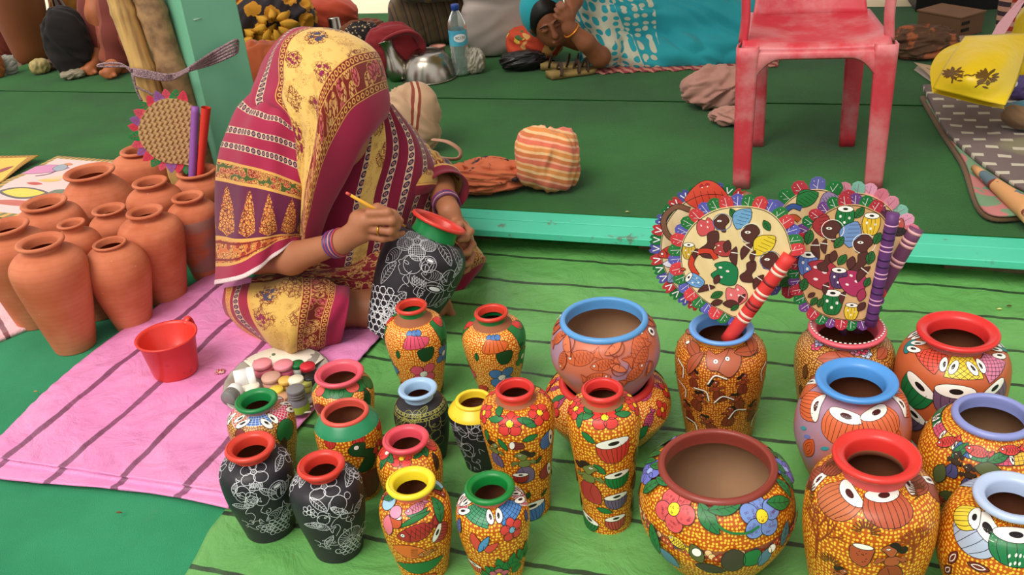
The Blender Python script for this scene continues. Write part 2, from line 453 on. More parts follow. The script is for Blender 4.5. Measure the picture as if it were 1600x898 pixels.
def la_fish(D, c, w=.00085):
    D.line(lens(.8, .4) - [.1, 0], w, c, True); D.line([(.3, 0), (.5, .2), (.45, 0), (.5, -.2), (.3, 0)], w, c)
    D.line(circ(-.36, .03, .05), w, c, True)
    for k in range(6): D.line([(-.2 + k * .08, .14), (-.14 + k * .08, 0), (-.2 + k * .08, -.14)], w * .7, c)
def la_drum(D, c, w=.00085):
    D.line(circ(0, 0, .45), w, c, True); D.line(circ(.03, .22, .3, .12), w, c, True); D.fill(circ(.03, .22, .2, .07), c)
    for x in (-.25, -.05, .16, .3): D.line([(x, .1), (x * 1.1 - .05, -.15), (x * .8, -.38)], w, c); 
def la_body(D, c, w=.00085):
    D.line([(-.1, .5), (-.05, .3), (-.25, .2), (-.4, -.05), (-.2, 0), (-.12, -.2), (-.3, -.5)], w, c); D.line([(.05, .5), (.08, .3), (.3, .25), (.45, .45)], w, c)
    D.line([(.2, .2), (.1, 0), (.28, -.2), (.22, -.5)], w, c); D.line([(-.05, -.5), (0, -.3), (.1, -.5)], w, c); D.line(spiral(1.2, .12) + [.3, -.05], w, c)
# ------------------------------------------------------------ the setting
ED = np.array([0.939, -0.343, 0.0]); EN = np.array([0.343, 0.939, 0.0]); ZP = 0.085     # along / across the platform edge
def en(a, b, z=0.0): return ED * a + EN * b + np.array([0, 0, z])
def carpet(name, c1, c2, sc=1.0):
    def f():
        p = coords('Object')
        n = ntex(p, 2.2, 4.0, .6); k = ntex(p, 260.0, 2.0)
        c = mixc(sstep(n, .3, .72), c1, c2)
        c = mixc(k * .35, c, tuple(v * .55 for v in c1))
        return mixc(sstep(ntex(p, 5.5, 5.0, .7), .64, .8) * .18, c, S(110, 116, 80))
    return mat(name, f, .95, bump=lambda: ntex(coords('Object'), 420.0, 2.0), bs=.7, bd=.003, spec=.1, sheen=.15)
m_ground = carpet('teal_felt_carpet', S(30, 128, 84), S(48, 150, 102))
m_stage = carpet('green_felt_carpet', S(18, 80, 20), S(30, 104, 30))
def gridplane(a0, a1, b0, b1, na, nb, z, amp=0.0, sc=3.0):
    A, B = np.meshgrid(np.linspace(a0, a1, na), np.linspace(b0, b1, nb)); P = A.ravel()[:, None] * ED + B.ravel()[:, None] * EN
    P[:, 2] = [z + amp * nz(p, sc) for p in P]
    return P, grid_faces(nb, na)
V, Fc = gridplane(-4.5, 4.5, -2.0, 11.0, 10, 14, 0.0)
fl = tag(mk('floor', V, Fc, m_ground, org=(0, 0, 0)), kind='structure')
# platform: deck, painted edge planks, blocks under them, felt strips on top
m_turq = mat('turquoise_painted_wood', lambda: mixc(sstep(ntex(coords('Object'), 14.0, 6.0, .7), .60, .68), mixc(ntex(coords('Object'), 4.0, 3.0), S(62, 180, 148), S(84, 200, 168)), S(96, 128, 108)), .6, bump=lambda: ntex(coords('Object'), 60.0, 4.0), bs=.3)
m_raw = mat('raw_grey_wood', lambda: mixc(ntex(coords('Object'), 30.0, 5.0), S(92, 74, 56), S(140, 116, 90)), .8, bump=lambda: ntex(coords('Object'), 80.0, 3.0), bs=.5)
AX = np.array([ED, EN, [0, 0, 1.0]])
plat = thing('platform', en(0, 2.6), None, None); tag(plat, kind='structure')
V, Fc = box(en(0, 3.92, .04), 9.0, 2.6, .07, AX); mk('platform_base', V, Fc, m_raw, plat, smooth=False)
k = 0
for b0, b1, brk in ((2.425, 2.505, (-4.2, -2.6, -1.15, .62, 1.9, 3.4)), (2.508, 2.64, (-4.2, -3.1, -1.9, -.4, 1.05, 2.2, 3.4))):
    for a0, a1 in zip(brk[:-1], brk[1:]):
        V, Fc = box(en((a0 + a1) / 2, (b0 + b1) / 2, ZP - .012 + rnd.uniform(-.002, .002)), a1 - a0 - .004, b1 - b0 - .003, .022, AX, .002)
        mk('plank', V, Fc, m_turq, plat, smooth=False)
for a in (-3.4, -2.3, -1.1, -.42, .42, .95, 1.5, 2.4):
    V, Fc = box(en(a, 2.565, .036), .22 + rnd.uniform(-.05, .1), .09, .07, AX, .004); mk('support_block', V, Fc, m_raw, plat, smooth=False)
strips = ((2.572, 3.655, 'near'), (3.66, 4.50, 'mid'), (4.505, 5.2, 'far'))
labs = {'near': 'dark green felt carpet strip nearest the turquoise plank edge', 'mid': 'dark green felt carpet strip under the steel bowl and the sleeping woman', 'far': 'green felt carpet strip at the very back, brightly lit at the opening'}
for b0, b1, kx in strips:
    lift = {'near': 0.001, 'mid': .004, 'far': .007}[kx]
    V, Fc = gridplane(-4.2, 3.8, b0, b1, 90, 14, ZP + lift, .0015, 3.0)
    o = mk('felt_carpet', V, Fc, m_stage, smooth=False); tag(o, labs[kx], 'carpet', 'green carpet strips on the platform'); solidify(o, .003)
m_sunlit_ground = mat('sunlight_painted_earth', lambda: mixc(ntex(coords('Object'), 6.0, 4.0), S(225, 205, 170), S(245, 230, 200)), .9)  # glare of direct sun outside is put into this near-white cream
V, Fc = box(en(0, 7.4, .045), 12, 4.4, .09, AX); tag(mk('ground_outside', V, Fc, m_sunlit_ground, smooth=False), kind='structure')
# unseen canopy shading the platform, cut short at left to brighten the back opening
m_can = mat('unseen_canopy_cloth', S(200, 170, 120), .8)
Vs_ = [gridplane(-4.2, -1.4, 2.35, 3.0, 10, 8, 2.3, .06, 1.2), gridplane(-1.4, 4.2, 2.35, 6.3, 16, 12, 2.3, .06, 1.2)]
V, Fc = join(Vs_)
can = mk('unseen_canopy', V, Fc, m_can); tag(can, kind='structure'); solidify(can, .004)

# ------------------------------------------------------------ plastic sheets on the ground
def sheetmat(name, c1, c2, cs, u, period, off, wid, extra=None):
    def f():
        p = coords('Object'); x, y, z = xyz(p)
        t = x * u[0] + y * u[1] + (ntex(p, 3.0, 2.0) - .5) * .035 + (ntex(p, 25.0, 2.0) - .5) * .008
        d = absn(frac((t - off) / period + .5) - .5) * period
        st = 1.0 - sstep(d, wid * .8, wid * 1.15)
        c = mixc(ntex(p, 7.0, 5.0, .6), c1, c2)
        return mixc(st * (0.72 + ntex(p, 18.0, 2.0) * .35), c, cs)
    def bmp():
        p = coords('Object'); return ntex(p, 9.0, 6.0, .62, 1.2) + vor(p, 16.0, 1.0, 'DISTANCE_TO_EDGE')[0] * .35
    return mat(name, f, .36, bump=bmp, bs=.75, bd=.012, spec=.5)
def ridges(p, s, amp):
    a = 1 - abs(noise.noise((p[0] * s, p[1] * s * .8, 3.1))); b = noise.noise((p[0] * s * 2.3, p[1] * s * 2.3, 9.0))
    return amp * (max(0, a - .55) * 1.6 + .3 * b)
m_green = sheetmat('green_striped_plastic', S(80, 146, 72), S(112, 172, 96), S(40, 50, 40), (EN[0], EN[1]), .1493, .0, .0058)
# world grid in (along, across) clipped on the left by the sheet's cut edge
bl = [(-1.07, .93), (-1.095, 1.086), (-1.112, 1.17), (-1.115, 1.22), (-1.12, 1.36), (-1.13, 1.45), (-1.13, 1.87), (-1.12, 2.05), (-1.05, 2.60)]
bb = np.linspace(.93, 2.60, 130); la = np.interp(bb, [q[1] for q in bl], [q[0] for q in bl])
na = 170; V = []
for b, a0 in zip(bb, la):
    for a in np.linspace(a0, 1.0, na):
        p = en(a, b); e = min(1, (a - a0) / .05); V.append([p[0], p[1], .0035 + e * .5 * max(0, ridges(p, 5.0, .011)) + .5 * e * max(0, ridges(p, 13.0, .006)) + (.006 * (1 - e) * abs(noise.noise((a * 9, b * 9, 1)))) + (.012 * max(0, (b - 2.5) / .1) * abs(noise.noise((a * 6, 0, 5))))])
o = mk('plastic_sheet', V, grid_faces(len(bb), na), m_green, org=en(0, 2.419))
tag(o, 'large green plastic sheet with thin dark stripes spread under the painted pots', 'plastic sheet'); solidify(o, .0015)
m_pink = sheetmat('pink_striped_plastic', S(212, 112, 172), S(230, 156, 200), S(112, 60, 88), (.925, -.38), .159, -1.435 - float(G(280, 620)[0] * .925 - G(280, 620)[1] * .38), .0092)
tl, tr, br_, bl_ = G(335, 432)[:2], G(640, 485)[:2], G(374, 783)[:2], G(-25, 722)[:2]
def quad(u, v, bow=0.0):
    p = (1 - v) * ((1 - u) * bl_ + u * br_) + v * ((1 - u) * tl + u * tr)
    return p + np.array([-.06, .0]) * math.sin(PI * v) * (1 - u)
nu, nv = 110, 130; V = []
fold = [(-.045, .003), (-.052, .006), (-.045, .010)]
dn = (bl_ - tl) / np.linalg.norm(bl_ - tl); fw = br_ - bl_; fdir = np.array([fw[1], -fw[0]]) / np.linalg.norm(fw)
rows = [(-1, -.10), (-1, .03), (-1, .045), (-1, .052), (-1, .046)]
for kk, (q, dd) in enumerate(rows):
    for u in np.linspace(0, 1, nu):
        p = quad(u, 0) + fdir * dd * (.8 + .25 * math.sin(u * 5 + 1)); zz = [.006, .0065, .008, .013, .016][kk] + .003 * nz((u * 9, kk, 0))
        V.append([p[0], p[1], zz])
for u in np.linspace(0, 1, nu):
    p = quad(u, 0) + fdir * .012; V.append([p[0], p[1], .011 + .002 * nz((u * 9, 3, 0))])
for u in np.linspace(0, 1, nu):
    p = quad(u, 0) - fdir * .006; V.append([p[0], p[1], .013 + .002 * nz((u * 9, 3, 0))])
for v in np.linspace(0, 1, nv):
    for u in np.linspace(0, 1, nu):
        p = quad(u, v); e = min(1, u / .05, (1 - u) / .05)
        V.append([p[0], p[1], .0175 + .5 * e * max(0, ridges((p[0] + 4, p[1]), 5.0, .011)) + .5 * e * max(0, ridges(p, 14.0, .005)) + .005 * (1 - e) * abs(noise.noise((u * 8, v * 20, 0)))])
q0 = G(0, 724)[:2]
o = mk('plastic_sheet', V, grid_faces(len(rows) + 2 + nv, nu), m_pink, org=np.array([*(G(280, 620)[:2]), 0]))
tag(o, 'pink plastic sheet with purple stripes and folded front edge under the woman and mug', 'plastic sheet'); solidify(o, .0015)
m_pink2 = sheetmat('pale_pink_plastic', S(226, 170, 178), S(238, 192, 196), S(120, 62, 70), (.838, .545), .085, .0, .007)
P4 = [G(-60, 425), G(4, 444), G(80, 502), G(-60, 560)]
V = []
for v in np.linspace(0, 1, 20):
    for u in np.linspace(0, 1, 20):
        p = (1 - v) * ((1 - u) * P4[3] + u * P4[2]) + v * ((1 - u) * P4[0] + u * P4[1]); V.append([p[0], p[1], .012 + ridges(p, 6, .006) * .3])
o = mk('folded_sheet', V, grid_faces(20, 20), m_pink2); solidify(o, .012); tag(o, 'pale pink striped folded sheet at the far left behind the terracotta pots', 'sheet')

# ------------------------------------------------------------ pots
m_clay_in = mat('raw_clay_inside', lambda: mixc(ntex(coords('Object'), 20.0, 4.0), S(136, 80, 54), S(164, 102, 70)), .9)
def terra(seed):
    def f():
        p = coords('Object'); x, y, z = xyz(p)
        c = mixc(sstep(ntex(p, 6.0 + seed, 4.0), .3, .7), S(182, 96, 62), S(206, 124, 90))
        c = mixc(sstep(sinn(z * 420.0 + ntex(p, 3.0, 2.0) * 6.0), .2, 1.0) * .10, c, S(150, 70, 42))
        if seed == 5: c = mixc(inr(z, .03, .20) * sstep(ntex(p, 9.0, 3.0), .38, .5) * .75, c, S(150, 124, 116))
        return mixc(sstep(ntex(vec(x * 30.0, y * 30.0, z * 110.0), 1.0, 2.0), .74, .78) * .6, c, S(236, 190, 160))
    return mat('terracotta_%d' % seed, f, .72, bump=lambda: ntex(coords('Object'), 90.0, 3.0), bs=.15, spec=.25)
def dots(name, base1, base2, dot, sc=120.0, thr=.31, rand=.55):
    def f():
        p = coords('UV'); d, cc = vor(p, sc, rand, two=True)
        b = mixc(ntex(p, 30.0, 3.0), base1, base2)
        r, g, bl = xyz(cc)
        return mixc(1.0 - sstep(d, thr - .05 , thr + .05), b, dot)
    return mat(name, f, .40, spec=.45, coat=.15)
DY = dots('yellow_dots_on_ochre', S(172, 76, 14), S(194, 96, 20), S(246, 196, 60), 150.0)
DF = dots('fine_cream_dots_on_orange', S(200, 90, 16), S(212, 108, 22), S(250, 214, 110), 185.0)
DR = dots('yellow_dots_on_rust', S(150, 62, 18), S(172, 78, 22), S(226, 166, 62), 180.0)
DB = dots('fine_dots_on_brown', S(126, 70, 28), S(150, 86, 34), S(230, 176, 84), 190.0)
OR = mat('burnt_orange_glaze', lambda: mixc(ntex(coords('Object'), 8.0, 3.0), S(176, 82, 44), S(196, 100, 58)), .38, coat=.15)
LV = mat('mauve_orange_glaze', lambda: mixc(sstep(ntex(coords('Object'), 9.0, 2.0), .42, .6), S(196, 108, 78), S(168, 132, 152)), .42, coat=.15)
BK = mat('matt_black_slip', lambda: mixc(ntex(coords('Object'), 9.0, 3.0), S(34, 31, 36), S(48, 44, 50)), .42, spec=.4)
RED, GRN, YEL, PNK, BLU = (206, 48, 38), (20, 122, 62), (238, 204, 40), (226, 84, 100), (92, 156, 214)
def rgbm(c, r=.35): return PM(c, r, coat=.2)
PROF = dict(
    tall=[(0, .66), (.012, .69), (.18, .79), (.42, .94), (.62, 1.0), (.74, .97), (.82, .82), (.87, .58)],
    jar=[(0, .66), (.012, .69), (.2, .83), (.45, .97), (.60, 1.0), (.72, .96), (.80, .82), (.85, .62)],
    belly=[(0, .42), (.012, .45), (.2, .72), (.45, .96), (.60, 1.0), (.74, .94), (.86, .80), (.93, .66)],
    drop=[(0, .56), (.012, .59), (.2, .70), (.5, .90), (.72, 1.0), (.84, .93), (.90, .70), (.93, .50)])
def vase(label, mouth, lw, bw, base=None, H=None, prof='tall', rn=.72, lip=RED, neck=None, nk=.0, body=DY, deco=None, name='painted_vase', cats='vase', group=None,
         lt=.007, wall=.006, pb=None, R=None, P=None, inner=None, seg=96, z0=0.004, backs=True, lipm=None, flare=True, shoulder=0.0):
    """mouth/base: where the rim's and foot's centres stand; lw/bw lip and belly widths; nk height share of the neck."""
    if P is None:
        if base is not None:
            P = G(base[0], base[1], z0); zz = np.linspace(.03, .6, 600); q = proj(P + zz[:, None] * np.array([0, 0, 1.0]))
            H = float(zz[np.abs(q[:, 1] - mouth[1]).argmin()])
        else: P = G(mouth[0], mouth[1], z0 + H) - np.array([0, 0, H])
    sm = ppm(P + np.array([0, 0, H])); sb = ppm(P + np.array([0, 0, H * .6]))
    rl, rb = lw / 2 / sm, bw / 2 / sb; rnk = rl * rn
    pts = [list(q) for q in (pb or PROF[prof])]
    zn = pts[-1][0] if pb else max(.6, 1 - nk - lt * 1.6 / H) if nk else pts[-1][0]
    sc = zn / pts[-1][0]
    bp = [(rb * r, H * z * sc) for z, r in pts[:-1]] + [(rb * shoulder if shoulder else rnk, H * zn)]
    bc = cat(bp, 8); bc[:, 0] = np.maximum(bc[:, 0], .004)
    root = thing(name, P, label, cats, group)
    sf = Turned(P, bc, R)
    zl = H - lt
    V, Fc, uv = sf.lathe(np.concatenate([[[0.0005, 0.0]], bc]), seg); nb = len(Fc)
    mats = [body]; mi = np.zeros(nb, int)
    col = np.ones((nb, 3)) * .5
    if deco is not None:
        D = Deco(sf); deco(D)
        if D.n:
            if backs: D.back(PI)
            dv, df, dc = D.mesh(); n0 = len(V); V = np.concatenate([V, dv]); uv = np.concatenate([uv, np.zeros((len(dv), 2))])
            Fc = Fc.tolist() + [tuple(i + n0 for i in f) for f in df]; mats = [body, paint]; mi = np.r_[mi, np.ones(len(df), int)]; col = np.concatenate([col, dc])
    mk('body', V, Fc, mats, root, uv=uv, mi=mi, col=col)
    ro = rl if flare else rnk
    ncv = cat([(rnk, H * zn), (rnk * .965, H * zn + (zl - H * zn) * .45), (rnk * 1.0, zl - lt * .3), (rl - lt * .9, zl)], 5)
    if shoulder: ncv = cat([(rb * shoulder, H * zn), (rb * shoulder * .93, H * zn + .30 * (zl - H * zn)), (rl * 1.06, H * zn + .78 * (zl - H * zn)), (rl - lt * .5, zl)], 6)
    V, Fc, uv = sf.lathe(ncv, 64); mk('neck', V, Fc, neck if isinstance(neck, bpy.types.Material) else rgbm(neck or lip), root, uv=uv)
    fl_ = max(0.0, rl - rnk); wide = rn < .88
    t = lt * (.62 if wide else .98)
    a = np.linspace(-2.1, 1.65 if wide else 2.3, 16)
    rim = [(rl - t + t * math.cos(q), zl + t * math.sin(q)) for q in a]
    if wide:
        c0 = rim[-1]; hole = max(rnk - wall * .55, .004)
        rim += list(map(tuple, cat([c0, (rl - .40 * (rl - hole), c0[1] - .0004), (hole + .12 * (rl - hole), c0[1] - .28 * (rl - hole)), (hole - wall * .1, c0[1] - .62 * (rl - hole) - .002), (rnk - wall, c0[1] - 1.0 * (rl - hole) - .008)], 4)[1:]))
    else:
        rim += [(max(rnk - wall, rl - 2.6 * t), zl + t * .2), (rnk - wall * .8, zl - t * 1.2), (rnk - wall, zl - t * 2.6)]
    rim = np.array(rim)
    V, Fc, uv = sf.lathe(rim, 64); mk('rim', V, Fc, lipm or rgbm(lip), root, uv=uv)
    ib = [(rnk - wall, rim[-1][1])] + [(max(.003, r - wall), z) for r, z in bc[::-6] if r < rb * 1.1 and z < zl - .03 and z < rim[-1][1] - .004 and z > .012] + [(.002, .011)]
    V, Fc, uv = sf.lathe(ib, 64); mk('interior', V, Fc, inner or m_clay_in, root, uv=uv)
    return root, sf, P, H
# ------------------------------------------------------------ decoration of each painted pot
dk = S(26, 70, 34); gl = S(34, 112, 56); br = S(84, 46, 34); sk = S(112, 122, 62); r1 = S(206, 56, 48); bl1 = S(74, 118, 180); pk1 = S(222, 82, 110); or1 = S(218, 104, 48); vi = S(104, 86, 118); W_ = S(225, 225, 230); ye = S(246, 206, 40); rust = S(150, 62, 34)
def ring(D, y0, w, col):          # a painted band right round at the height seen at (x, y)
    pass
def d_flor(c1, c2, dx, dy, s=1.0):
    def f(D):
        g = lambda x, y, z, a=0, **k: D.go(dx + x * s, dy + y * s, z * s, a, **k)
        g(-4, -6, 40); fluted(D, c1, bl1)
        g(35, -22, 44, -25); D.fill([(-.5, .25), (-.2, .45), (.1, .2), (.4, .5), (.5, -.1), (.1, -.5), (-.25, -.2)], gl, BLK)
        g(30, -35, 18); D.fill(circ(), r1, BLK)
        g(-28, 12, 16, 80); leaf(D, gl); g(12, 12, 22, 0); D.fill([(-.5, .4), (.5, .4), (.35, -.4), (-.3, -.45)], dk, BLK)
        g(8, 40, 40); flower(D, pk1 if c1 != or1 else bl1, WHT, 4, ph=45)
        g(36, 10, 32); flower(D, bl1 if c1 != or1 else S(40, 110, 50), WHT, 4, ph=30)
        g(-38, 30, 34); flower(D, bl1 if c1 != or1 else pk1, WHT, 4)
        for x in (-30, 0, 30): g(x, 74, 46); plant(D, dk)
        g(-20, 56, 30, 40); leaf(D, r1); g(36, -6, 14); leaf(D, gl)
    return f
def d_ladies(dx, dy, s=1.0):
    def f(D):
        g = lambda x, y, z, a=0, **k: D.go(dx + x * s, dy + y * s, z * s, a, **k)
        for x, y, z in ((-8, -26, 42), (38, -44, 38), (-48, -44, 32)): g(x, y, z); flower(D, r1, ye)
        for x, y, a in ((16, -32, -20), (22, -26, -40), (-30, -34, 200), (-24, -48, 120), (-44, -8, 80), (24, -4, 10), (-20, 6, -60)): g(x, y, 26, a); leaf(D, gl, veins=False)
        g(14, 40, 66); lady(D, sk, vi); g(-30, 20, 50, flip=True); lady(D, sk, vi)
        g(2, 8, 26, 80); drum(D, S(130, 50, 46), spot=False, wide=.3, ribs=3)
        g(8, 56, 24); drum(D, S(160, 40, 40)); g(50, -2, 32, -80); drum(D, bl1); g(48, 46, 28, -80); drum(D, S(160, 60, 60))
        g(28, 108, 44, 8); drum(D, bl1); g(-14, 96, 34); drum(D, r1)
        for x, y, a in ((-4, 76, 20), (20, 84, 80), (44, 80, 40), (-34, 66, 50), (36, 28, 60)): g(x, y, 16, a); leaf(D, dk, veins=False)
    return f
def d_drums(dx, dy, s=1.0):
    def f(D):
        g = lambda x, y, z, a=0, **k: D.go(dx + x * s, dy + y * s, z * s, a, **k)
        for x, y, z in ((0, -32, 42), (-46, -46, 34), (46, -52, 32)): g(x, y, z); flower(D, r1, ye)
        for x, y, a in ((28, -38, -25), (22, -50, 30), (-26, -46, 150), (-30, -34, 210), (-40, -30, 100), (-26, 0, -35), (-8, 48, -50), (0, 112, -20)): g(x, y, 27, a); leaf(D, gl, veins=False)
        g(14, 16, 52, 6); drum(D, S(196, 50, 42), deep=.55); g(20, 62, 40, 4); drum(D, S(24, 116, 54)); g(18, 96, 38, 4); drum(D, vi); g(18, 130, 34, 4); drum(D, S(172, 66, 56))
        g(-24, 66, 84, flip=True); lady(D, sk, S(170, 52, 50)); g(-24, 128, 36, -20); drum(D, gl)
        g(48, 26, 36, 90); leaf(D, sk); g(46, 62, 32, -70); drum(D, S(130, 44, 40)); g(48, 100, 26, -60); drum(D, gl)
    return f
def d_big(D):
    g = lambda x, y, z, a=0, **k: D.go(x, y, z, a, **k)
    P = []
    b = D.surf.s[-1]
    for lo, hi, c in ((.60, .675, S(200, 128, 84)),):
        for k in range(72):
            a0 = -PI + 2 * PI * k / 72; a1 = a0 + 2 * PI / 72; D.layer += 0
            n = D.n; q = np.array([[a0, lo * b, 2e-4], [a1, lo * b, 2e-4], [a1, hi * b, 2e-4], [a0, hi * b, 2e-4], [a0, (lo + hi) / 2 * b, 2e-4], [a1, (lo + hi) / 2 * b, 2e-4]])
            D.A.append(q); D.Fc += [(n, n + 1, n + 5, n + 4), (n + 4, n + 5, n + 2, n + 3)]; D.C += [c, c]; D.n += 6
    D.layer += 12
    for k in range(70):
        D.a0 = -PI / 2 + PI * (k + rnd.random() * .5) / 70; D.b0 = b * rnd.uniform(.61, .665); D.k = .013; D.m = np.eye(2)
        c = rnd.choice([S(176, 62, 40), S(190, 72, 44), S(70, 84, 104), S(236, 196, 140)]); D.fill(circ(0, 0, .45 if c[0] > .2 else .3, n=9), c, S(90, 40, 30), .0007)
        if c[0] > .2: D.fill(circ(0, 0, .15, n=6), S(240, 200, 120))
    D.go(1056, 795, 66); flower(D, S(212, 84, 86), ye, 5, dots=S(120, 24, 40), ph=70)
    D.go(1187, 806, 66); flower(D, S(110, 138, 198), ye, 5, dots=S(96, 20, 90), ph=80)
    D.go(1014, 728, 44); flower(D, S(100, 110, 190), S(150, 170, 230), 6)
    for x, y, z, a in ((1104, 808, 52, -50), (1132, 796, 50, 12), (1222, 762, 34, 75), (1215, 785, 46, -25), (1022, 760, 40, 70), (1030, 700, 40, 60), (1038, 756, 32, 20), (1238, 740, 30, 60)): g(x, y, z, a); leaf(D, gl)
    D.go(1150, 822, 50); D.line([(-.7, .2), (-.3, -.1), (.2, -.2), (.6, -.1)], .004, gl)
    D.go(1062, 846, 36, -15); fish(D, S(226, 190, 60), W_); D.go(1090, 860, 34, -60); D.fill(lens(1, .6), S(88, 90, 44), BLK); D.go(1092, 858, 14); D.fill(circ(), WHT, BLK)
    D.go(1144, 872, 40); D.fill(circ(0, 0, .42, .5), S(64, 58, 44), BLK); D.go(1172, 868, 22); D.fill([(-.5, .5), (.5, .5), (.5, -.5), (-.5, -.5)], gl, BLK)
    D.go(1192, 866, 34, 60); D.fill(lens(1, .6), S(80, 120, 140), BLK); D.go(1200, 852, 14); D.fill(circ(), WHT, BLK); D.go(1050, 868, 40, -40); D.fill(lens(1, .6), S(80, 120, 140), BLK)
    D.go(1028, 840, 50, 110); leaf(D, gl); D.go(1222, 830, 40, 60); leaf(D, S(60, 110, 120)); D.go(1110, 882, 44, -10); D.fill(lens(1, .4), S(60, 54, 40), BLK)
def d_fishbowl(D):
    oc, bc2 = S(200, 98, 58), S(120, 44, 26)
    for x, y, z, a, fl in ((911, 560, 60, 20, 0), (945, 570, 44, 15, 0), (1000, 540, 66, 35, 1), (1004, 556, 54, 40, 0), (872, 528, 44, 60, 1), (990, 585, 48, 30, 1), (880, 560, 40, 80, 0), (868, 510, 30, 75, 0), (1018, 500, 30, -60, 0), (930, 590, 44, 10, 1)):
        D.go(x, y, z, a, flip=bool(fl)); fish(D, oc, WHT, bc2)
    for x, y, z, a in ((887, 540, 46, 130), (958, 545, 40, 30), (965, 575, 36, -30), (1012, 575, 30, 70)):
        D.go(x, y, z, a); D.line(spiral(1.1), .0016, bc2); D.fill(lens(.8, .3), S(206, 110, 70), bc2)
    D.go(1016, 518, 14); D.fill(circ(), WHT, BLK); D.fill(circ(0, 0, .25), BLK)
def d_lowbowl(D):
    for x, y, z, a in ((862, 598, 26, 60), (1010, 614, 40, 15), (1036, 600, 34, -60), (874, 628, 34, 80), (1014, 655, 36, 40)): D.go(x, y, z, a); fish(D, S(190, 70, 110), WHT)
    for x, y, z, a in ((872, 622, 26, 60), (860, 650, 40, 100), (1020, 690, 44, 70), (1000, 680, 40, 30), (878, 606, 18, 20)): D.go(x, y, z, a); leaf(D, gl, veins=False)
    for x, y in ((866, 640), (1034, 640), (1040, 610)): D.go(x, y, 30); flower(D, r1, ye, 4)
def d_brownfigs(D):
    c = S(142, 60, 34)
    for x, y, z, a, fl in ((1082, 590, 34, 0, 0), (1160, 600, 36, 0, 1), (1120, 610, 40, 20, 1), (1140, 650, 40, -10, 0), (1075, 640, 40, 10, 0), (1175, 640, 40, 0, 1), (1105, 660, 36, 30, 0), (1092, 624, 40, -20, 1), (1150, 625, 34, 30, 0)):
        D.go(x, y, z, a, flip=bool(fl)); lady(D, c, S(120, 48, 28), S(40, 22, 18))
    for x, y, a in ((1120, 590, 20), (1066, 575, -60), (1190, 580, 60), (1100, 612, -40), (1130, 622, 10), (1070, 606, -60), (1150, 642, 20), (1178, 650, 40), (1084, 660, -40), (1195, 600, 50)):
        D.go(x, y, 30, a); D.line([(-.5, -.25), (0, .15), (.5, -.2)], .0035, BLK); D.line([(-.5, -.22), (0, .17), (.5, -.17)], .0026, WHT)
    D.go(1128, 565, 54, 0); D.fill([(-.5, .3), (-.2, .2), (0, .3), (.3, .42), (.55, .1), (.2, -.4), (-.1, -.25), (-.35, -.2)], S(168, 88, 60), BLK); D.line([(-.1, -.25), (0, .0), (.3, .42)], .001, BLK)
    for x, y in ((1118, 566), (1136, 562)): D.go(x, y, 7); D.fill(circ(), WHT, BLK, .0006); D.fill(circ(0, 0, .2), BLK)
    for x, y, a, fl in ((1082, 545, -20, 0), (1168, 552, -15, 1), (1176, 538, 30, 0), (1086, 568, 70, 0)): D.go(x, y, 44, a, flip=bool(fl)); D.fill(lens(1, .4, .06), S(158, 74, 42), BLK); D.line([(-.4, 0), (.4, .03)], .0008, BLK)
    D.go(1076, 536, 7); D.fill(circ(), WHT, BLK)
def d_pinkrim(D):
    for x, y, z, a in ((1300, 560, 44, 20), (1275, 600, 40, 80), (1380, 552, 34, 10), (1262, 650, 44, 100), (1320, 556, 30, -20)): D.go(x, y, z, a); D.fill(lens(1, .5, .05), S(176, 84, 56), BLK); D.line([(-.4, 0), (.4, .02)], .001, br)
    for x, y, c in ((1276, 540, pk1), (1338, 548, S(200, 120, 150)), (1352, 552, S(190, 200, 220)), (1346, 545, pk1), (1282, 534, S(180, 180, 220))): D.go(x, y, 18); flower(D, c, WHT, 6)
    for x, y, a in ((1258, 580, 90), (1252, 610, 80), (1266, 625, 60), (1262, 670, 100), (1388, 585, 90)): D.go(x, y, 26, a); leaf(D, S(96, 60, 30), veins=False)
def d_eyedrums(cols, spots, swirl=None):
    def f(D):
        for (x, y, z, a), c in zip(spots, cols): D.go(x, y, z, a); drum(D, c, S(70, 26, 26), wide=.55, deep=.65, ribs=7, eye=.2)
        if swirl: swirl(D)
    return f
def sw_l(D):
    for x, y, z, a in ((1264, 700, 44, 70), (1400, 690, 36, 70)): D.go(x, y, z, a); D.fill(lens(1, .5), S(208, 92, 44), S(130, 40, 24)); D.line(lens(.7, .3), .0012, S(130, 40, 24), True); D.line(lens(.4, .15), .0012, S(130, 40, 24), True)
    for x, y, c in ((1256, 668, S(60, 150, 160)), (1262, 682, S(110, 120, 190)), (1290, 700, S(60, 150, 160))): D.go(x, y, 16, 30); D.fill(lens(1, .4), c)
    D.go(1255, 730, 30, 80); D.line([(-.5, .1), (0, -.1), (.5, .1)], .004, S(168, 70, 120))
def sw_m(D):
    sp = S(96, 52, 22)
    for x, y, z in ((1275, 830, 110), (1425, 850, 70)): D.go(x, y, z); branchy(D, S(140, 56, 24), .0035)
    for x, y in ((1352, 830), (1265, 770), (1440, 770), (1300, 880)):
        for k in range(11):
            D.go(x, y, 40, 180 * k / 10); D.line([(.18, 0), (.5, 0)], .0022, sp)
    D.go(1345, 865, 40); D.fill([(-.3, .4), (.4, .4), (.4, .1), (.3, -.3), (.1, -.5), (-.3, -.3), (-.4, .1)], S(168, 76, 44), BLK)
    for k in range(10): D.fill(circ(rnd.uniform(-.2, .25), rnd.uniform(-.3, .2), .035, n=6), BLK)
    D.fill(circ(.05, .42, .36, .12), WHT, BLK)
    D.go(1392, 880, 80); lady(D, S(168, 84, 48), S(150, 66, 34), S(40, 24, 20)); D.go(1318, 900, 46, flip=True); lady(D, S(168, 84, 48), S(150, 66, 34), S(40, 24, 20))
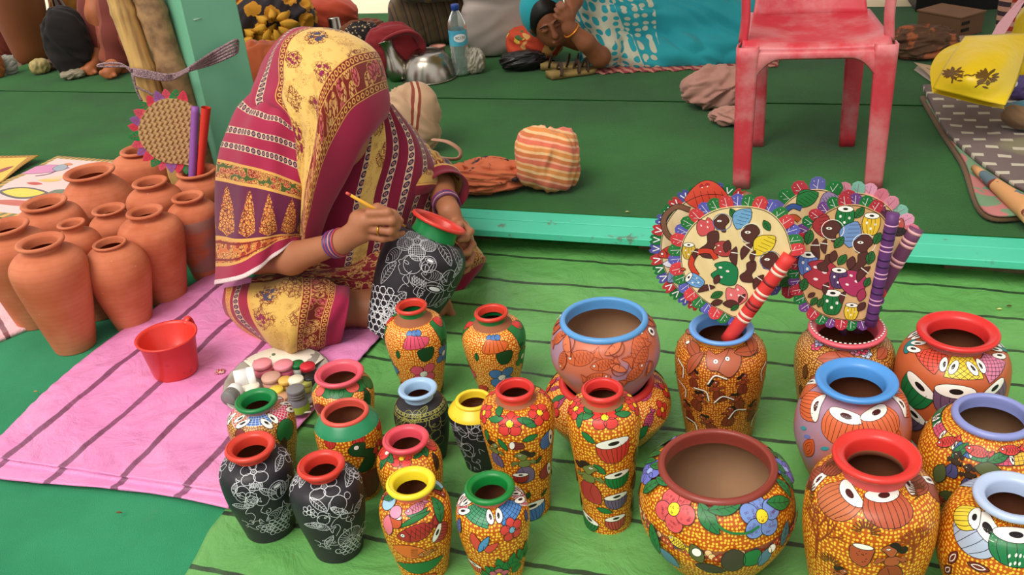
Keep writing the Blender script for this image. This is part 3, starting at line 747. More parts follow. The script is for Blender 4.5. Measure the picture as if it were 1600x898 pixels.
def d_n(D):
    D.go(1457, 557, 44, -22); diam(D, S(216, 76, 56)); D.go(1505, 575, 46); diam(D, S(232, 198, 60), tp=.86); D.go(1549, 570, 44, 22); diam(D, S(206, 120, 150))
    D.go(1420, 540, 30, -40); D.fill(circ(0, 0, .5, .3), S(40, 120, 120), BLK)
    for x, y, a in ((1482, 572, -5), (1525, 573, 10), (1432, 540, -50), (1558, 548, 40)): D.go(x, y, 28, a); eyes(D)
    for x, y, z, a, c in ((1430, 610, 56, -24, S(26, 112, 60)), (1492, 624, 58, 0, S(108, 78, 104)), (1556, 614, 44, 25, S(118, 84, 112)), (1425, 650, 46, -28, S(96, 78, 100)), (1466, 672, 40, -10, S(178, 60, 70)), (1418, 690, 36, -25, S(180, 60, 66)), (1440, 720, 40, -15, S(60, 60, 66)), (1520, 680, 50, 10, S(150, 70, 70))):
        D.go(x, y, z, a); drum(D, c, wide=.5, deep=.55, ribs=4, eye=.19)
def d_o(D):
    b = D.surf.s[-1]; n = 16
    cs = [S(40, 130, 76), S(204, 82, 110), S(230, 180, 60), S(60, 110, 170)]
    for k in range(-4, 5):
        D.a0 = k * .36; D.b0 = b * .88; D.k = .036; D.m = np.eye(2)
        net(D, cs[k % 4], 1, .55, .9, 5, 3)
        D.a0 = k * .36 + .18; D.k = .02; eyes(D)
    for x, y, z, a, fn in ((1482, 690, 40, 50, 0), (1500, 705, 34, 70, 1), (1530, 706, 40, 0, 0), (1560, 715, 34, 30, 1), (1490, 725, 40, 0, 2), (1470, 740, 36, 80, 3), (1512, 745, 40, 10, 2), (1466, 780, 44, 60, 0), (1485, 775, 36, 20, 3), (1500, 790, 30, 0, 1), (1470, 820, 40, 60, 2), (1545, 735, 36, 0, 3), (1580, 705, 36, 0, 0)):
        D.go(x, y, z, a)
        (lambda: fish(D, r1, WHT), lambda: leaf(D, gl), lambda: lady(D, S(60, 44, 30), S(70, 70, 110)), lambda: D.fill(lens(1, .6), rnd.choice([S(90, 100, 120), S(120, 60, 80), S(80, 90, 50)]), BLK))[fn]()
def d_p(D):
    for x, y, z, a, c in ((1527, 830, 76, -28, S(170, 182, 206)), (1590, 850, 70, 5, S(30, 116, 66)), (1512, 805, 44, -40, S(220, 196, 60)), (1640, 840, 50, 20, S(170, 182, 206))): D.go(x, y, z, a); drum(D, c, wide=.52, deep=.5, ribs=5, eye=.2)
    for k in range(10): D.go(1578 + (k % 5) * 8, 868 + (k // 5) * 12, 7, 80); D.fill(lens(1, .5), WHT)
    for x, y, a in ((1490, 870, 70), (1482, 890, 60), (1530, 885, 10)): D.go(x, y, 34, a); D.fill(lens(1, .4), S(110, 40, 36), BLK); D.line(lens(.6, .2), .0014, WHT, True)
def d_q(D):
    for x, y, z, a in ((512, 612, 20, 70), (526, 614, 20, 80), (540, 613, 20, 100), (560, 600, 24, 60), (576, 596, 24, 90)): D.go(x, y, z, a); D.fill(circ(0, 0, .5, .55), gl, BLK)
    D.go(550, 603, 22); D.fill(circ(), S(220, 90, 80), BLK); D.go(500, 610, 18); D.fill(circ(), S(220, 90, 80), BLK); D.go(502, 640, 40, 10); D.fill(lens(1, .5), S(130, 44, 40), BLK); D.go(574, 624, 40, 80); leaf(D, dk)
    D.go(540, 640, 30); flower(D, r1, ye)
def d_r(D):
    for x, y in ((515, 686), (560, 684), (591, 660)):
        D.go(x, y, 26, 0); D.fill(circ(0, 0, .4, .5), S(196, 50, 44), BLK)
        for k in (-.2, 0, .2): D.line([(k, -.4), (k, .3)], .0007, BLK)
        D.fill(circ(0, .4, .28, .16), WHT, BLK)
    D.go(566, 715, 60); D.fill([(-.1, .5), (-.3, .35), (-.25, .15), (0, .05), (.1, -.1), (-.2, -.4), (.2, -.5), (.4, -.2), (.36, .1), (.1, .25), (.15, .4)], dk, BLK); D.fill(circ(-.1, .36, .07), WHT, BLK)
    D.go(575, 755, 50); D.fill([(-.5, .4), (.5, .4), (.4, -.5), (-.3, -.5)], S(120, 52, 36), BLK); D.go(592, 700, 30); flower(D, r1, ye)
    D.go(515, 725, 40, 60); leaf(D, gl)
def d_s(D):
    for x, y, a, c in ((398, 655, -4, S(72, 116, 190)), (436, 640, 24, S(208, 56, 84)), (371, 640, -28, S(214, 106, 60))): D.go(x, y, 42, a); net(D, c, 1, .62, .8, 9, 6, W_)
    for x, y, a in ((421, 657, 15), (452, 633, 40), (377, 658, -30)): D.go(x, y, 26, a); eyes(D)
    D.go(447, 672, 36, 60); D.fill(circ(0, 0, .5, .5), gl, BLK); D.go(440, 700, 40, 70); leaf(D, br); D.go(375, 680, 20); D.fill(circ(), S(120, 44, 36), BLK)
def d_t(D):
    w = W_
    D.go(396, 737, 43); la_flower(D, w); D.go(438, 722, 37, 15); la_leaf(D, w); D.go(366, 722, 32, 120); la_leaf(D, w); D.go(448, 708, 32, 30); la_flower(D, w)
    D.go(434, 765, 35); la_drum(D, w); D.go(400, 760, 21); la_comb(D, w); D.go(380, 775, 37); la_face(D, w); D.go(402, 800, 48); la_body(D, w); D.go(460, 745, 27, 70); la_comb(D, w)
    D.go(432, 800, 40, 30); la_fish(D, w); D.go(446, 800, 32, 60); la_leaf(D, w); D.go(420, 818, 27); la_scales(D, w, nx=3, ny=3); D.go(396, 782, 24); la_fish(D, w); D.go(368, 760, 24, 70); la_fish(D, w)
    for k, (x, y) in enumerate(((376, 791), (446, 757), (452, 797), (398, 819), (418, 767), (436, 819), (390, 777))):
        D.go(x, y, 30, 35 * k); (la_leaf, la_fish, la_flower, la_body, la_leaf, la_scales, la_face)[k](D, w)
def d_u(D):
    w = W_
    D.go(506, 760, 45); la_flower(D, w); D.go(547, 745, 40, 12); la_leaf(D, w); D.go(483, 744, 32, 115); la_leaf(D, w); D.go(552, 728, 29, 40); D.line(spiral(1.6), .0012, w); D.go(565, 735, 27); la_flower(D, w)
    D.go(530, 795, 45); la_face(D, w); D.go(536, 815, 48); la_body(D, w); D.go(548, 838, 40); D.line(circ(), .0012, w, True)
    D.go(548, 838, 40)
    for k in range(22): D.line([(.06 * math.cos(k * .2856), .06 * math.sin(k * .2856)), (.46 * math.cos(k * .2856), .46 * math.sin(k * .2856))], .0006, w)
    D.go(496, 790, 35, -40); la_leaf(D, w); D.go(505, 822, 37, -30); la_fish(D, w); D.go(515, 845, 32, 60); la_leaf(D, w); D.go(575, 770, 24, 80); la_fish(D, w); D.go(530, 858, 24); D.line(spiral(1), .0012, w); D.go(478, 790, 27, 80); la_scales(D, w, nx=2, ny=3)
    for k, (x, y) in enumerate(((489, 821), (559, 787), (565, 827), (511, 849), (531, 797), (549, 849), (503, 807))):
        D.go(x, y, 30, 35 * k); (la_leaf, la_fish, la_flower, la_body, la_leaf, la_scales, la_face)[k](D, w)
def d_v(D):
    D.go(628, 716, 34); flower(D, r1, ye)
    for x, y, a in ((608, 714, 160), (655, 706, 25), (662, 702, 60), (600, 720, 90)): D.go(x, y, 28, a); leaf(D, gl)
    for x, y in ((674, 695), (598, 704)): D.go(x, y, 22); D.fill(circ(), r1, BLK); D.fill(circ(.1, .2, .2), WHT)
    D.go(682, 720, 30, 70); leaf(D, S(60, 40, 30))
def d_w(D):
    D.go(653, 792, 40, 20); fish(D, S(206, 128, 150), WHT, S(90, 30, 50)); D.go(653, 800, 36, 10); D.fill(lens(1, .2, -.1), gl, BLK)
    D.go(656, 832, 74, 14); fish(D, S(168, 44, 40), WHT); D.go(650, 816, 60, 18); D.fill(lens(1, .14, .08), gl, BLK)
    D.go(640, 862, 60, -8); D.fill(lens(1, .5), S(214, 106, 42), BLK)
    for k in range(8): D.line([(.05, -.15 + k * .04), (.22, -.17 + k * .045)], .0008, BLK)
    D.go(668, 862, 30, 10); fish(D, S(220, 130, 60), WHT); D.go(655, 884, 84, 6); D.fill(lens(1, .34, -.06), gl, BLK); D.go(655, 905, 60, 10); D.fill(lens(1, .4), S(200, 92, 44), BLK)
    D.go(684, 755, 34, 70); fish(D, S(170, 60, 40), WHT); D.go(618, 815, 22); D.fill(circ(), S(190, 80, 40), BLK); D.fill(circ(.2, .3, .3, .16), WHT, BLK)
    D.go(606, 820, 36, 90); D.fill(lens(1, .6), S(224, 112, 130), BLK); D.go(608, 785, 26); D.fill(circ(), S(150, 190, 210), BLK); D.go(618, 800, 20); D.fill(circ(), S(220, 140, 170), BLK); D.go(610, 780, 18); D.line(spiral(1.4), .001, S(40, 90, 160))
    D.go(688, 830, 34, 60); drum(D, S(170, 60, 60)); D.go(686, 795, 44, 70); leaf(D, gl); D.go(600, 762, 30, 60); leaf(D, gl)
def d_x(D):
    D.go(745, 802, 46, -16); net(D, S(60, 140, 100), 1, .62, .78, 6, 6); D.go(796, 796, 46, 18); net(D, S(72, 126, 190), 1, .66, .76, 6, 6); D.go(721, 780, 34, -50); net(D, S(206, 60, 60), 1, .6, .8, 5, 5, W_); D.go(816, 770, 30, 50); net(D, S(206, 70, 90), 1, .6, .8, 5, 5, W_)
    for x, y, a in ((773, 806, 0), (726, 792, -40), (810, 772, 40)): D.go(x, y, 27, a); eyes(D)
    D.go(800, 827, 38); flower(D, S(206, 62, 56), S(120, 170, 200)); D.go(756, 850, 46, 0); bfly(D, S(206, 70, 56), S(80, 140, 190))
    for x, y, z in ((790, 880, 60), (815, 860, 46), (770, 890, 44)): D.go(x, y, z); plant(D, gl)
    D.go(742, 882, 28, -10); drum(D, S(206, 80, 60)); D.go(780, 895, 30); flower(D, S(190, 90, 110), ye); D.go(719, 820, 28, 90); leaf(D, S(90, 110, 170)); D.go(820, 805, 20, 70); leaf(D, S(80, 90, 150))
def d_c(D):
    w = S(170, 170, 90)
    b = D.surf.s[-1]
    for yy in (.80, .86):
        for k in range(26): D.a0 = -1.5 + 3 * k / 26; D.b0 = b * yy; D.k = .012; D.m = np.eye(2); D.line(lens(1, .5) if k % 2 else circ(0, 0, .3, n=8), .0009, w, True)
    for x, y, z, fn in ((645, 660, 40, 0), (660, 645, 30, 1), (684, 660, 34, 2), (675, 690, 44, 0), (640, 690, 40, 2), (626, 660, 34, 1)): D.go(x, y, z, 40); (la_flower, la_leaf, la_face)[fn](D, w)
def d_d(D):
    w = W_
    for x, y, z, fn in ((726, 672, 46, 2), (708, 668, 34, 1), (740, 690, 60, 3), (722, 700, 40, 0), (745, 665, 30, 0), (715, 690, 40, 1), (735, 720, 40, 3)): D.go(x, y, z, 20); (la_flower, la_leaf, la_face, la_body)[fn](D, w)
# ------------------------------------------------------------ the painted pots
PG = 'hand painted pots on the green sheet'
vp = lambda label, *a, **k: vase(label, *a, group=PG, **k)
neckcyl = [(0, .56), (.012, .59), (.2, .72), (.5, .93), (.66, 1.0), (.76, .96), (.83, .8), (.855, .52)]
tallp = [(0, .66), (.012, .69), (.2, .74), (.5, .88), (.74, 1.0), (.83, .96), (.885, .80), (.905, .56)]
vp('dotted vase with red lip, green neck and pink flower, just below the large black vase', (642, 474), 50, 96, H=.25, rn=.84, lip=(206, 60, 44), neck=GRN, pb=neckcyl, body=DF, deco=d_flor(pk1, pk1, 653, 540, 1.1), lt=.008)
vp('yellow-dotted vase with red lip, green neck and blue flower, left of the stacked bowls', (767, 484), 54, 99, H=.225, rn=.84, lip=(206, 60, 44), neck=GRN, pb=neckcyl, body=DF, deco=d_flor(or1, pk1, 776, 545, 1.1), lt=.008)
vp('small black and olive vase with pale blue lip', (652, 603), 62, 86, H=.18, rn=.74, lip=(158, 190, 222), pb=PROF['jar'], body=BK, deco=d_c)
vp('black vase with wide yellow shoulder and white line figure', (739, 622), 58, 82, H=.17, rn=.92, lip=(240, 206, 50), pb=[(0, .52), (.012, .55), (.2, .66), (.5, .86), (.74, .98), (.84, 1.0)], shoulder=1.0, neck=(240, 206, 50), body=BK, deco=d_d, lt=.005)
vp('tall vase with red lip and green-skinned painted ladies', (796, 602), 63, 116, base=(822, 790), rn=.84, lip=(214, 54, 48), neck=(216, 72, 50), pb=tallp, body=DY, deco=d_ladies(805, 688), lt=.009)
vp('tall vase with red lip and a column of four painted drums', (938, 603), 66, 113, base=(950, 810), rn=.84, lip=(214, 54, 48), neck=(212, 60, 48), pb=tallp, body=DY, deco=d_drums(945, 685), lt=.009)
bl_root, bl_sf, BP, BH = vp('wide yellow-dotted bowl with red shoulder ring under the blue-rimmed bowl', (951, 590), 150, 196, base=(951, 680), rn=.90, lip=(206, 52, 48), pb=[(0, .5), (.015, .54), (.2, .76), (.5, .98), (.62, 1.0), (.78, .95), (.9, .84), (.96, .78)], body=DF, deco=d_lowbowl, lt=.009, name='painted_bowl', cats='bowl')
bowlp = [(0, .46), (.02, .52), (.18, .74), (.42, .95), (.58, 1.0), (.75, .96), (.88, .88), (.955, .80)]
ub = BP + np.array([0, 0, BH - .030])
zz = np.linspace(.05, .3, 400); q = proj(ub + zz[:, None] * np.array([0, 0, 1.0])); UH = float(zz[np.abs(q[:, 1] - 495).argmin()])
vp('mauve and orange fish bowl with blue rim stacked on the wide dotted bowl', (940, 495), 139, 171, P=ub, H=UH, rn=.93, lip=(88, 150, 206), pb=bowlp, body=LV, deco=d_fishbowl, lt=.007, name='painted_bowl', cats='bowl', inner=mat('pale_clay_inside', lambda: mixc(ntex(coords('Object'), 14.0, 3.0), S(150, 112, 82), S(172, 134, 102)), .8))
vp('large round flowered bowl with brown rim at the front', (1124, 722), 185, 239, base=(1117, 872), rn=.93, lip=(134, 56, 46), pb=bowlp, body=DY, deco=d_big, lt=.0075, name='painted_bowl', cats='bowl', inner=MATS['pale_clay_inside'], seg=128)
JP, JH = None, None
_, _, JP, JH = vp('rust vase with blue lip and red-brown painted figures, holding two fans', (1127, 508), 100, 140, H=.265, rn=.80, lip=(104, 156, 220), neck=(214, 140, 50), pb=[(0, .72), (.012, .75), (.2, .83), (.5, .95), (.70, 1.0), (.80, .96), (.87, .80), (.91, .60)], body=DR, deco=d_brownfigs, lt=.007)
_, _, KP, KH = vp('brown dotted vase with pink lip edged in white dashes, holding fans', (1324, 508), 118, 150, H=.252, rn=.80, lip=(222, 92, 106), neck=(150, 110, 130), pb=[(0, .72), (.012, .75), (.2, .84), (.5, .96), (.68, 1.0), (.80, .95), (.87, .80), (.91, .62)], body=DB, deco=d_pinkrim, lt=.007)
lipr = KP + np.array([0, 0, KH]); kroot = bpy.data.objects[[o.name for o in COL.objects if o.get('label', '').startswith('brown dotted vase')][0]]
R_ = 59 / ppm(lipr); ds = []
for k in range(48):
    a = 2 * PI * k / 48; e = np.array([math.cos(a), math.sin(a), 0]); t = np.array([-e[1], e[0], 0])
    ds.append(box(lipr + e * (R_ - .0055) + [0, 0, .0002], .0045, .003, .001, np.array([t, e, [0, 0, 1]])))
V, Fc = join(ds); mk('rim_dashes', V, Fc, PM((240, 236, 230)), kroot)
vp('mauve-orange vase with blue lip and eye-like drum heads', (1339, 588), 125, 174, H=.264, rn=.74, lip=(78, 144, 212), neck=(170, 96, 130), pb=PROF['belly'][:-1] + [(.90, .55)], body=LV, deco=d_eyedrums([S(214, 104, 60)] * 5, [(1315, 662, 54, -8), (1378, 655, 52, 16), (1268, 632, 46, -62), (1414, 630, 36, 60), (1350, 745, 50, 0)], sw_l), lt=.008)
vp('yellow-dotted orange vase with broad red lip and two drum eyes', (1360, 705), 134, 199, base=(1342, 935), rn=.74, lip=(214, 52, 46), neck=(216, 84, 84), pb=[(0, .70), (.012, .73), (.2, .86), (.45, .98), (.60, 1.0), (.74, .96), (.82, .82), (.87, .62)], body=DY, deco=d_eyedrums([S(190, 104, 62), S(178, 84, 54), S(150, 70, 44), S(150, 70, 44)], [(1315, 776, 58, -22), (1385, 786, 58, 6), (1276, 745, 40, -60), (1430, 745, 40, 50)], sw_m), lt=.009)
vp('tall burnt-orange vase with red lip, netted panels and many drums', (1498, 512), 122, 166, H=.293, rn=.76, lip=(210, 48, 46), neck=(180, 92, 80), pb=[(0, .70), (.012, .73), (.2, .85), (.45, .97), (.65, 1.0), (.78, .96), (.86, .80), (.90, .60)], body=OR, deco=d_n, lt=.008)
vp('round dotted pot with lavender rim and white dashes at the right edge', (1552, 645), 120, 195, H=.252, rn=.90, lip=(132, 140, 196), pb=[(0, .46), (.02, .52), (.18, .7), (.45, .94), (.62, 1.0), (.78, .92), (.9, .72), (.95, .58)], body=DY, deco=d_o, lt=.007, inner=MATS['pale_clay_inside'])
vp('dotted vase with pale blue lip and silver drum, cut off by the right edge', (1586, 768), 120, 196, H=.254, rn=.72, lip=(176, 192, 222), neck=(150, 66, 70), pb=PROF['belly'][:-1] + [(.90, .55)], body=DY, deco=d_p, lt=.010)
vp('small vase with pink lip and green leaf collar beside the paint tray', (529, 578), 78, 96, H=.17, rn=.78, lip=(226, 90, 106), neck=(220, 130, 70), body=DF, deco=d_q, lt=.009)
vp('dotted vase with broad green shoulder and red mouth ring', (542, 641), 76, 102, base=(563, 765), rn=.94, lip=(214, 84, 70), neck=(30, 130, 84), pb=[(0, .64), (.012, .67), (.2, .78), (.5, .95), (.70, 1.0), (.80, 1.0), (.855, .97)], shoulder=.98, body=DY, deco=d_r, lt=.005)
vp('vase with green lip, mauve neck and blue-red netted collar', (399, 621), 67, 104, H=.185, rn=.74, lip=(24, 124, 62), neck=(180, 130, 136), body=DB, deco=d_s, lt=.008)
vp('black vase with red lip and white drum drawing, nearest the pink sheet', (397, 692), 79, 114, base=(424, 824), rn=.74, lip=(206, 60, 44), body=BK, deco=d_t, lt=.009)
vp('black vase with red lip and white line drawing of a lady', (509, 721), 76, 114, base=(530, 854), rn=.74, lip=(206, 56, 42), body=BK, deco=d_u, lt=.009)
vp('small vase with pink-red lip and red flower behind the yellow-lipped vase', (633, 680), 74, 102, H=.19, rn=.76, lip=(220, 76, 90), neck=(216, 96, 66), body=DY, deco=d_v, lt=.009)
vp('yellow-lipped vase with painted fishes', (639, 748), 79, 112, base=(664, 886), rn=.76, lip=(240, 214, 44), neck=(224, 110, 86), body=DY, deco=d_w, lt=.009)
vp('green-lipped vase with netted collar and blue butterfly', (764, 755), 80, 115, base=(780, 888), rn=.76, lip=(18, 124, 52), neck=(214, 104, 88), body=DY, deco=d_x, lt=.009)

# ------------------------------------------------------------ unglazed terracotta
TG = 'plain terracotta pots'
def tv(label, mouth, lw, bw, seed=1, **k):
    m = terra(seed); k.setdefault('rn', .74); k.setdefault('lt', .008)
    return vase(label, mouth, lw, bw, body=m, neck=m, lipm=m, deco=None, name='terracotta_vase', group=TG, inner=m, **k)
slim = [(0, .56), (.012, .58), (.25, .74), (.5, .90), (.70, 1.0), (.80, .97), (.87, .78), (.915, .52)]
tv('tall terracotta vase standing foremost at the left', (49, 374), 74, 114, 1, base=(118, 538), pb=slim)
tv('tall terracotta vase cut off by the left edge', (10, 350), 74, 110, 2, base=(60, 500), pb=slim)
tv('terracotta vase with a narrow collarless mouth', (159, 377), 52, 98, 3, base=(210, 505), pb=[(0, .56), (.012, .58), (.25, .76), (.5, .93), (.66, 1.0), (.80, .92), (.90, .70), (.95, .46)], rn=.86, lt=.006)
tv('tall terracotta vase with flared lip right of the narrow-mouthed one', (215, 327), 58, 98, 4, base=(265, 466), pb=slim)
tv('small terracotta vase between the foremost tall one and the narrow-mouthed one', (110, 346), 43, 72, 1, H=.293, pb=slim, lt=.006)
tv('small terracotta vase in front of the widest pot', (169, 324), 52, 74, 2, H=.251, pb=slim, lt=.006)
tv('terracotta pot with sloping shoulders below the painted sheet', (67, 313), 70, 112, 3, H=.278, prof='belly')
tv('widest terracotta pot with a broad flared mouth', (138, 265), 78, 122, 4, H=.277, pb=[(0, .5), (.015, .54), (.2, .76), (.45, .98), (.55, 1.0), (.62, .97), (.78, .74), (.90, .46)], rn=.78)
tv('terracotta vase between the widest pot and the woven fan', (233, 281), 55, 86, 1, H=.275, pb=slim)
tv('rear terracotta pot with wide mouth under the woven fan', (215, 231), 56, 104, 2, H=.255, prof='belly')
tv('terracotta vase with grey worn belly beside the woman', (295, 304), 51, 78, 5, base=(325, 428), pb=slim)
_, _, WP, WH = tv('terracotta vase holding the woven fan', (306, 264), 62, 80, 3, H=.244, pb=slim)

# ------------------------------------------------------------ fans
def lathe_dir(n):
    n = np.asarray(n, float); return n / np.linalg.norm(n)
PET = {}
def petal_mesh(key, w, h, c1, c2, style):
    if key in PET: return PET[key]
    if style == 'point': pr = [(-.5, 0), (-.5, .35), (-.28, .75), (0, 1), (.28, .75), (.5, .35), (.5, 0)]
    elif style == 'heart': pr = [(-.42, 0), (-.52, .5), (-.42, .9), (-.2, 1), (0, .8), (.2, 1), (.42, .9), (.52, .5), (.42, 0)]
    else: pr = [(-.4, 0), (-.52, .4), (-.45, .8), (-.15, 1), (.15, 1), (.45, .8), (.52, .4), (.4, 0)]
    n = len(pr); V = []
    for z in (0, .0018): V += [(x * w, y * h, z + .004 * y * y) for x, y in pr]
    Fc = [tuple(range(n - 1, -1, -1)), tuple(range(n, 2 * n))] + [(j, (j + 1) % n, n + (j + 1) % n, n + j) for j in range(n)]
    mi = [0] * len(Fc); me = bpy.data.meshes.new('petal')
    dz = .0018 + .0003
    def strip(a, b, ww):
        a, b = np.array(a), np.array(b); t = (b - a) / np.linalg.norm(b - a); nn = np.array([-t[1], t[0]]) * ww
        k = len(V)
        for p in (a + nn, a - nn, b - nn, b + nn): V.append((p[0], p[1], dz + .004 * (p[1] / h) ** 2 + .0002))
        Fc.append((k, k + 1, k + 2, k + 3)); mi.append(1)
    if style == 'heart': strip((-.25 * w, .75 * h), (0, .3 * h), .0011); strip((.25 * w, .75 * h), (0, .3 * h), .0011)
    else:
        strip((0, .1 * h), (0, .85 * h), .0004)
        for y in (.3, .55): strip((0, y * h), (.3 * w, (y + .18) * h), .0004); strip((0, y * h), (-.3 * w, (y + .18) * h), .0004)
    me.from_pydata(V, [], Fc); me.polygons.foreach_set('material_index', mi); me.materials.append(PM(c1, .85)); me.materials.append(PM(c2, .8)); me.update()
    PET[key] = me; return me
def frame_at(px, py, Y, tilt_deg, roll_deg, yaw=0.0):
    C = at(px, py, Y); n = -C.copy(); n[2] = 0; n /= np.linalg.norm(n)
    c, s = math.cos(math.radians(yaw)), math.sin(math.radians(yaw)); n = np.array([c * n[0] - s * n[1], s * n[0] + c * n[1], 0])
    n = n * math.cos(math.radians(tilt_deg)) + np.array([0, 0, math.sin(math.radians(tilt_deg))])
    ex = np.cross([0, 0, 1.0], n); ex /= np.linalg.norm(ex); ey = np.cross(n, ex)
    c, s = math.cos(math.radians(roll_deg)), math.sin(math.radians(roll_deg))
    return C, c * ex + s * ey, -s * ex + c * ey, n
def fan(label, outline_px, Y, tilt, hand, pal, style, face, petal_span, npet, psz, deco=None, yaw=0.0, hcol=(206, 50, 46), hr=8.0, bands=None, cols2=(240, 240, 240), group='painted palm-leaf fans', weave=False, rows=1):
    """outline_px: blade outline as seen; hand: handle ends; the blade lies in an upright plane at distance Y."""
    o = np.array(outline_px, float); c = o.mean(0)
    C, ex, ey, n = frame_at(c[0], c[1], Y, tilt, 0.0, yaw)
    pl = Plane(C, ex, ey)
    L = np.array([pl.anchor(x, y)[:2] for x, y in o]); L = cat(np.concatenate([L, L[:1]]), 6)[:-1]
    root = thing('hand_fan', C, label, 'fan', group)
    m = len(L); th = .0035
    V = [C + ex * x + ey * y + n * z for z in (-th, 0) for x, y in L]; K = 1
    Fc = [tuple(range(m - 1, -1, -1))] + [(j, (j + 1) % m, m + (j + 1) % m, m + j) for j in range(m)]
    # front side as rings so that a picture can lie on it
    cc = L.mean(0); Fc.append(tuple(range(m, 2 * m)))
    V = np.array(V); uv = np.concatenate([L, L]); mats = [face]; mi = [0] * len(Fc); col = [(1, 1, 1)] * len(Fc)
    D = Deco(pl, base=4e-4, dl=8e-6, step=.004)
    if deco: deco(D, L)
    if D.n:
        dv, df, dc = D.mesh(); n0 = len(V); V = np.concatenate([V, dv]); uv = np.concatenate([uv, np.zeros((len(dv), 2))])
        Fc += [tuple(i + n0 for i in f) for f in df]; mats.append(paint); mi += [1] * len(df); col = np.concatenate([np.array(col), dc])
    mk('blade', V, Fc, mats, root, smooth=False, uv=uv, mi=mi, col=np.array(col, float))
    # petals round the rim
    sc = pl.anchor(*c)[2]; d = np.r_[0, np.cumsum(np.linalg.norm(np.diff(L, axis=0), axis=1))]
    cen = L.mean(0)
    i0, i1 = petal_span
    for rw in range(rows):
        for k in range(npet):
            t = i0 + (i1 - i0) * (k + .5 * rw) / (npet - 1); t = t % 1.0
            s = t * d[-1]; x, y = np.interp(s, d, L[:, 0]), np.interp(s, d, L[:, 1])
            x2, y2 = np.interp(min(d[-1], s + .004), d, L[:, 0]), np.interp(min(d[-1], s + .004), d, L[:, 1])
            x1, y1 = np.interp(max(0, s - .004), d, L[:, 0]), np.interp(max(0, s - .004), d, L[:, 1])
            tx, ty = x2 - x1, y2 - y1; l = math.hypot(tx, ty) or 1; nx, ny = ty / l, -tx / l
            if nx * (x - cen[0]) + ny * (y - cen[1]) < 0: nx, ny = -nx, -ny
            a = math.atan2(ny, nx) + rnd.uniform(-.12, .12)
            ci = pal[(k + rw) % len(pal)]; me = petal_mesh((ci, psz, style, cols2), psz[0] / sc, psz[1] / sc, ci, cols2, style)
            po = bpy.data.objects.new('petal', me); COL.objects.link(po); po.parent = root
            py_ = ex * math.cos(a) + ey * math.sin(a); px_ = np.cross(py_, n); off = -psz[1] / sc * (.22 if rw == 0 else .5)
            B = (C + ex * x + ey * y + n * (-.0038 - .0012 * (k % 3) - .002 * rw) + py_ * off) - WORG[root.name]
            Mx = Matrix.Identity(4)
            for r in range(3): Mx[r][0], Mx[r][1], Mx[r][2], Mx[r][3] = px_[r], py_[r], n[r], B[r]
            po.matrix_local = Mx
    # rolled handle along the edge
    (x0, y0), (x1, y1) = hand
    A = [C + ex * q[0] + ey * q[1] + n * .004 for q in (pl.anchor(x0, y0), pl.anchor(x1, y1))]
    r = hr / sc; V, Fc, uv = tube([A[0] + (A[1] - A[0]) * t for t in np.linspace(0, 1, 14)], r, 18)
    h = mk('handle', V, Fc, PM(hcol, .5), root, uv=uv)
    for t, cw, ln in (bands or ()):
        V, Fc, uv = tube([A[0] + (A[1] - A[0]) * q for q in (t, t + ln)], r * 1.025, 18); mk('band', V, Fc, PM(cw, .5), h)
    return root, C, ex, ey, n, pl
def weave(c1, c2):
    def f():
        x, y, z = xyz(coords('UV')); u = x * 62.0 + y * 62.0; v = y * 62.0 - x * 62.0
        ck = frac((floor_(u) + floor_(v)) * .5) * 2.0
        return mixc(ck * .5 + ntex(coords('UV'), 60.0, 3.0) * .5, c1, c2)
    def b():
        x, y, z = xyz(coords('UV')); u = x * 62.0 + y * 62.0; v = y * 62.0 - x * 62.0
        ck = frac((floor_(u) + floor_(v)) * .5) * 2.0
        a = sinn(frac(u) * PI); e = sinn(frac(v) * PI)
        return a * ck + e * (1.0 - ck)
    return mat('woven_palm_%d' % int(c1[0] * 1e4), f, .7, bump=b, bs=1.0, bd=.003)
def board(c1, c2):
    return mat('palm_board_%d' % int(c1[0] * 1e4), lambda: mixc(sstep(ntex(vec(xyz(coords('UV'))[0] * 26.0 + xyz(coords('UV'))[1] * 9.0, xyz(coords('UV'))[1] * 6.0), 1.0, 4.0), .35, .7), c1, c2), .6)
RBG = [(186, 52, 56), (30, 112, 56), (84, 84, 160)]; RPG = [(178, 46, 60), (26, 112, 54), (110, 62, 130)]
W3 = S(84, 44, 40)
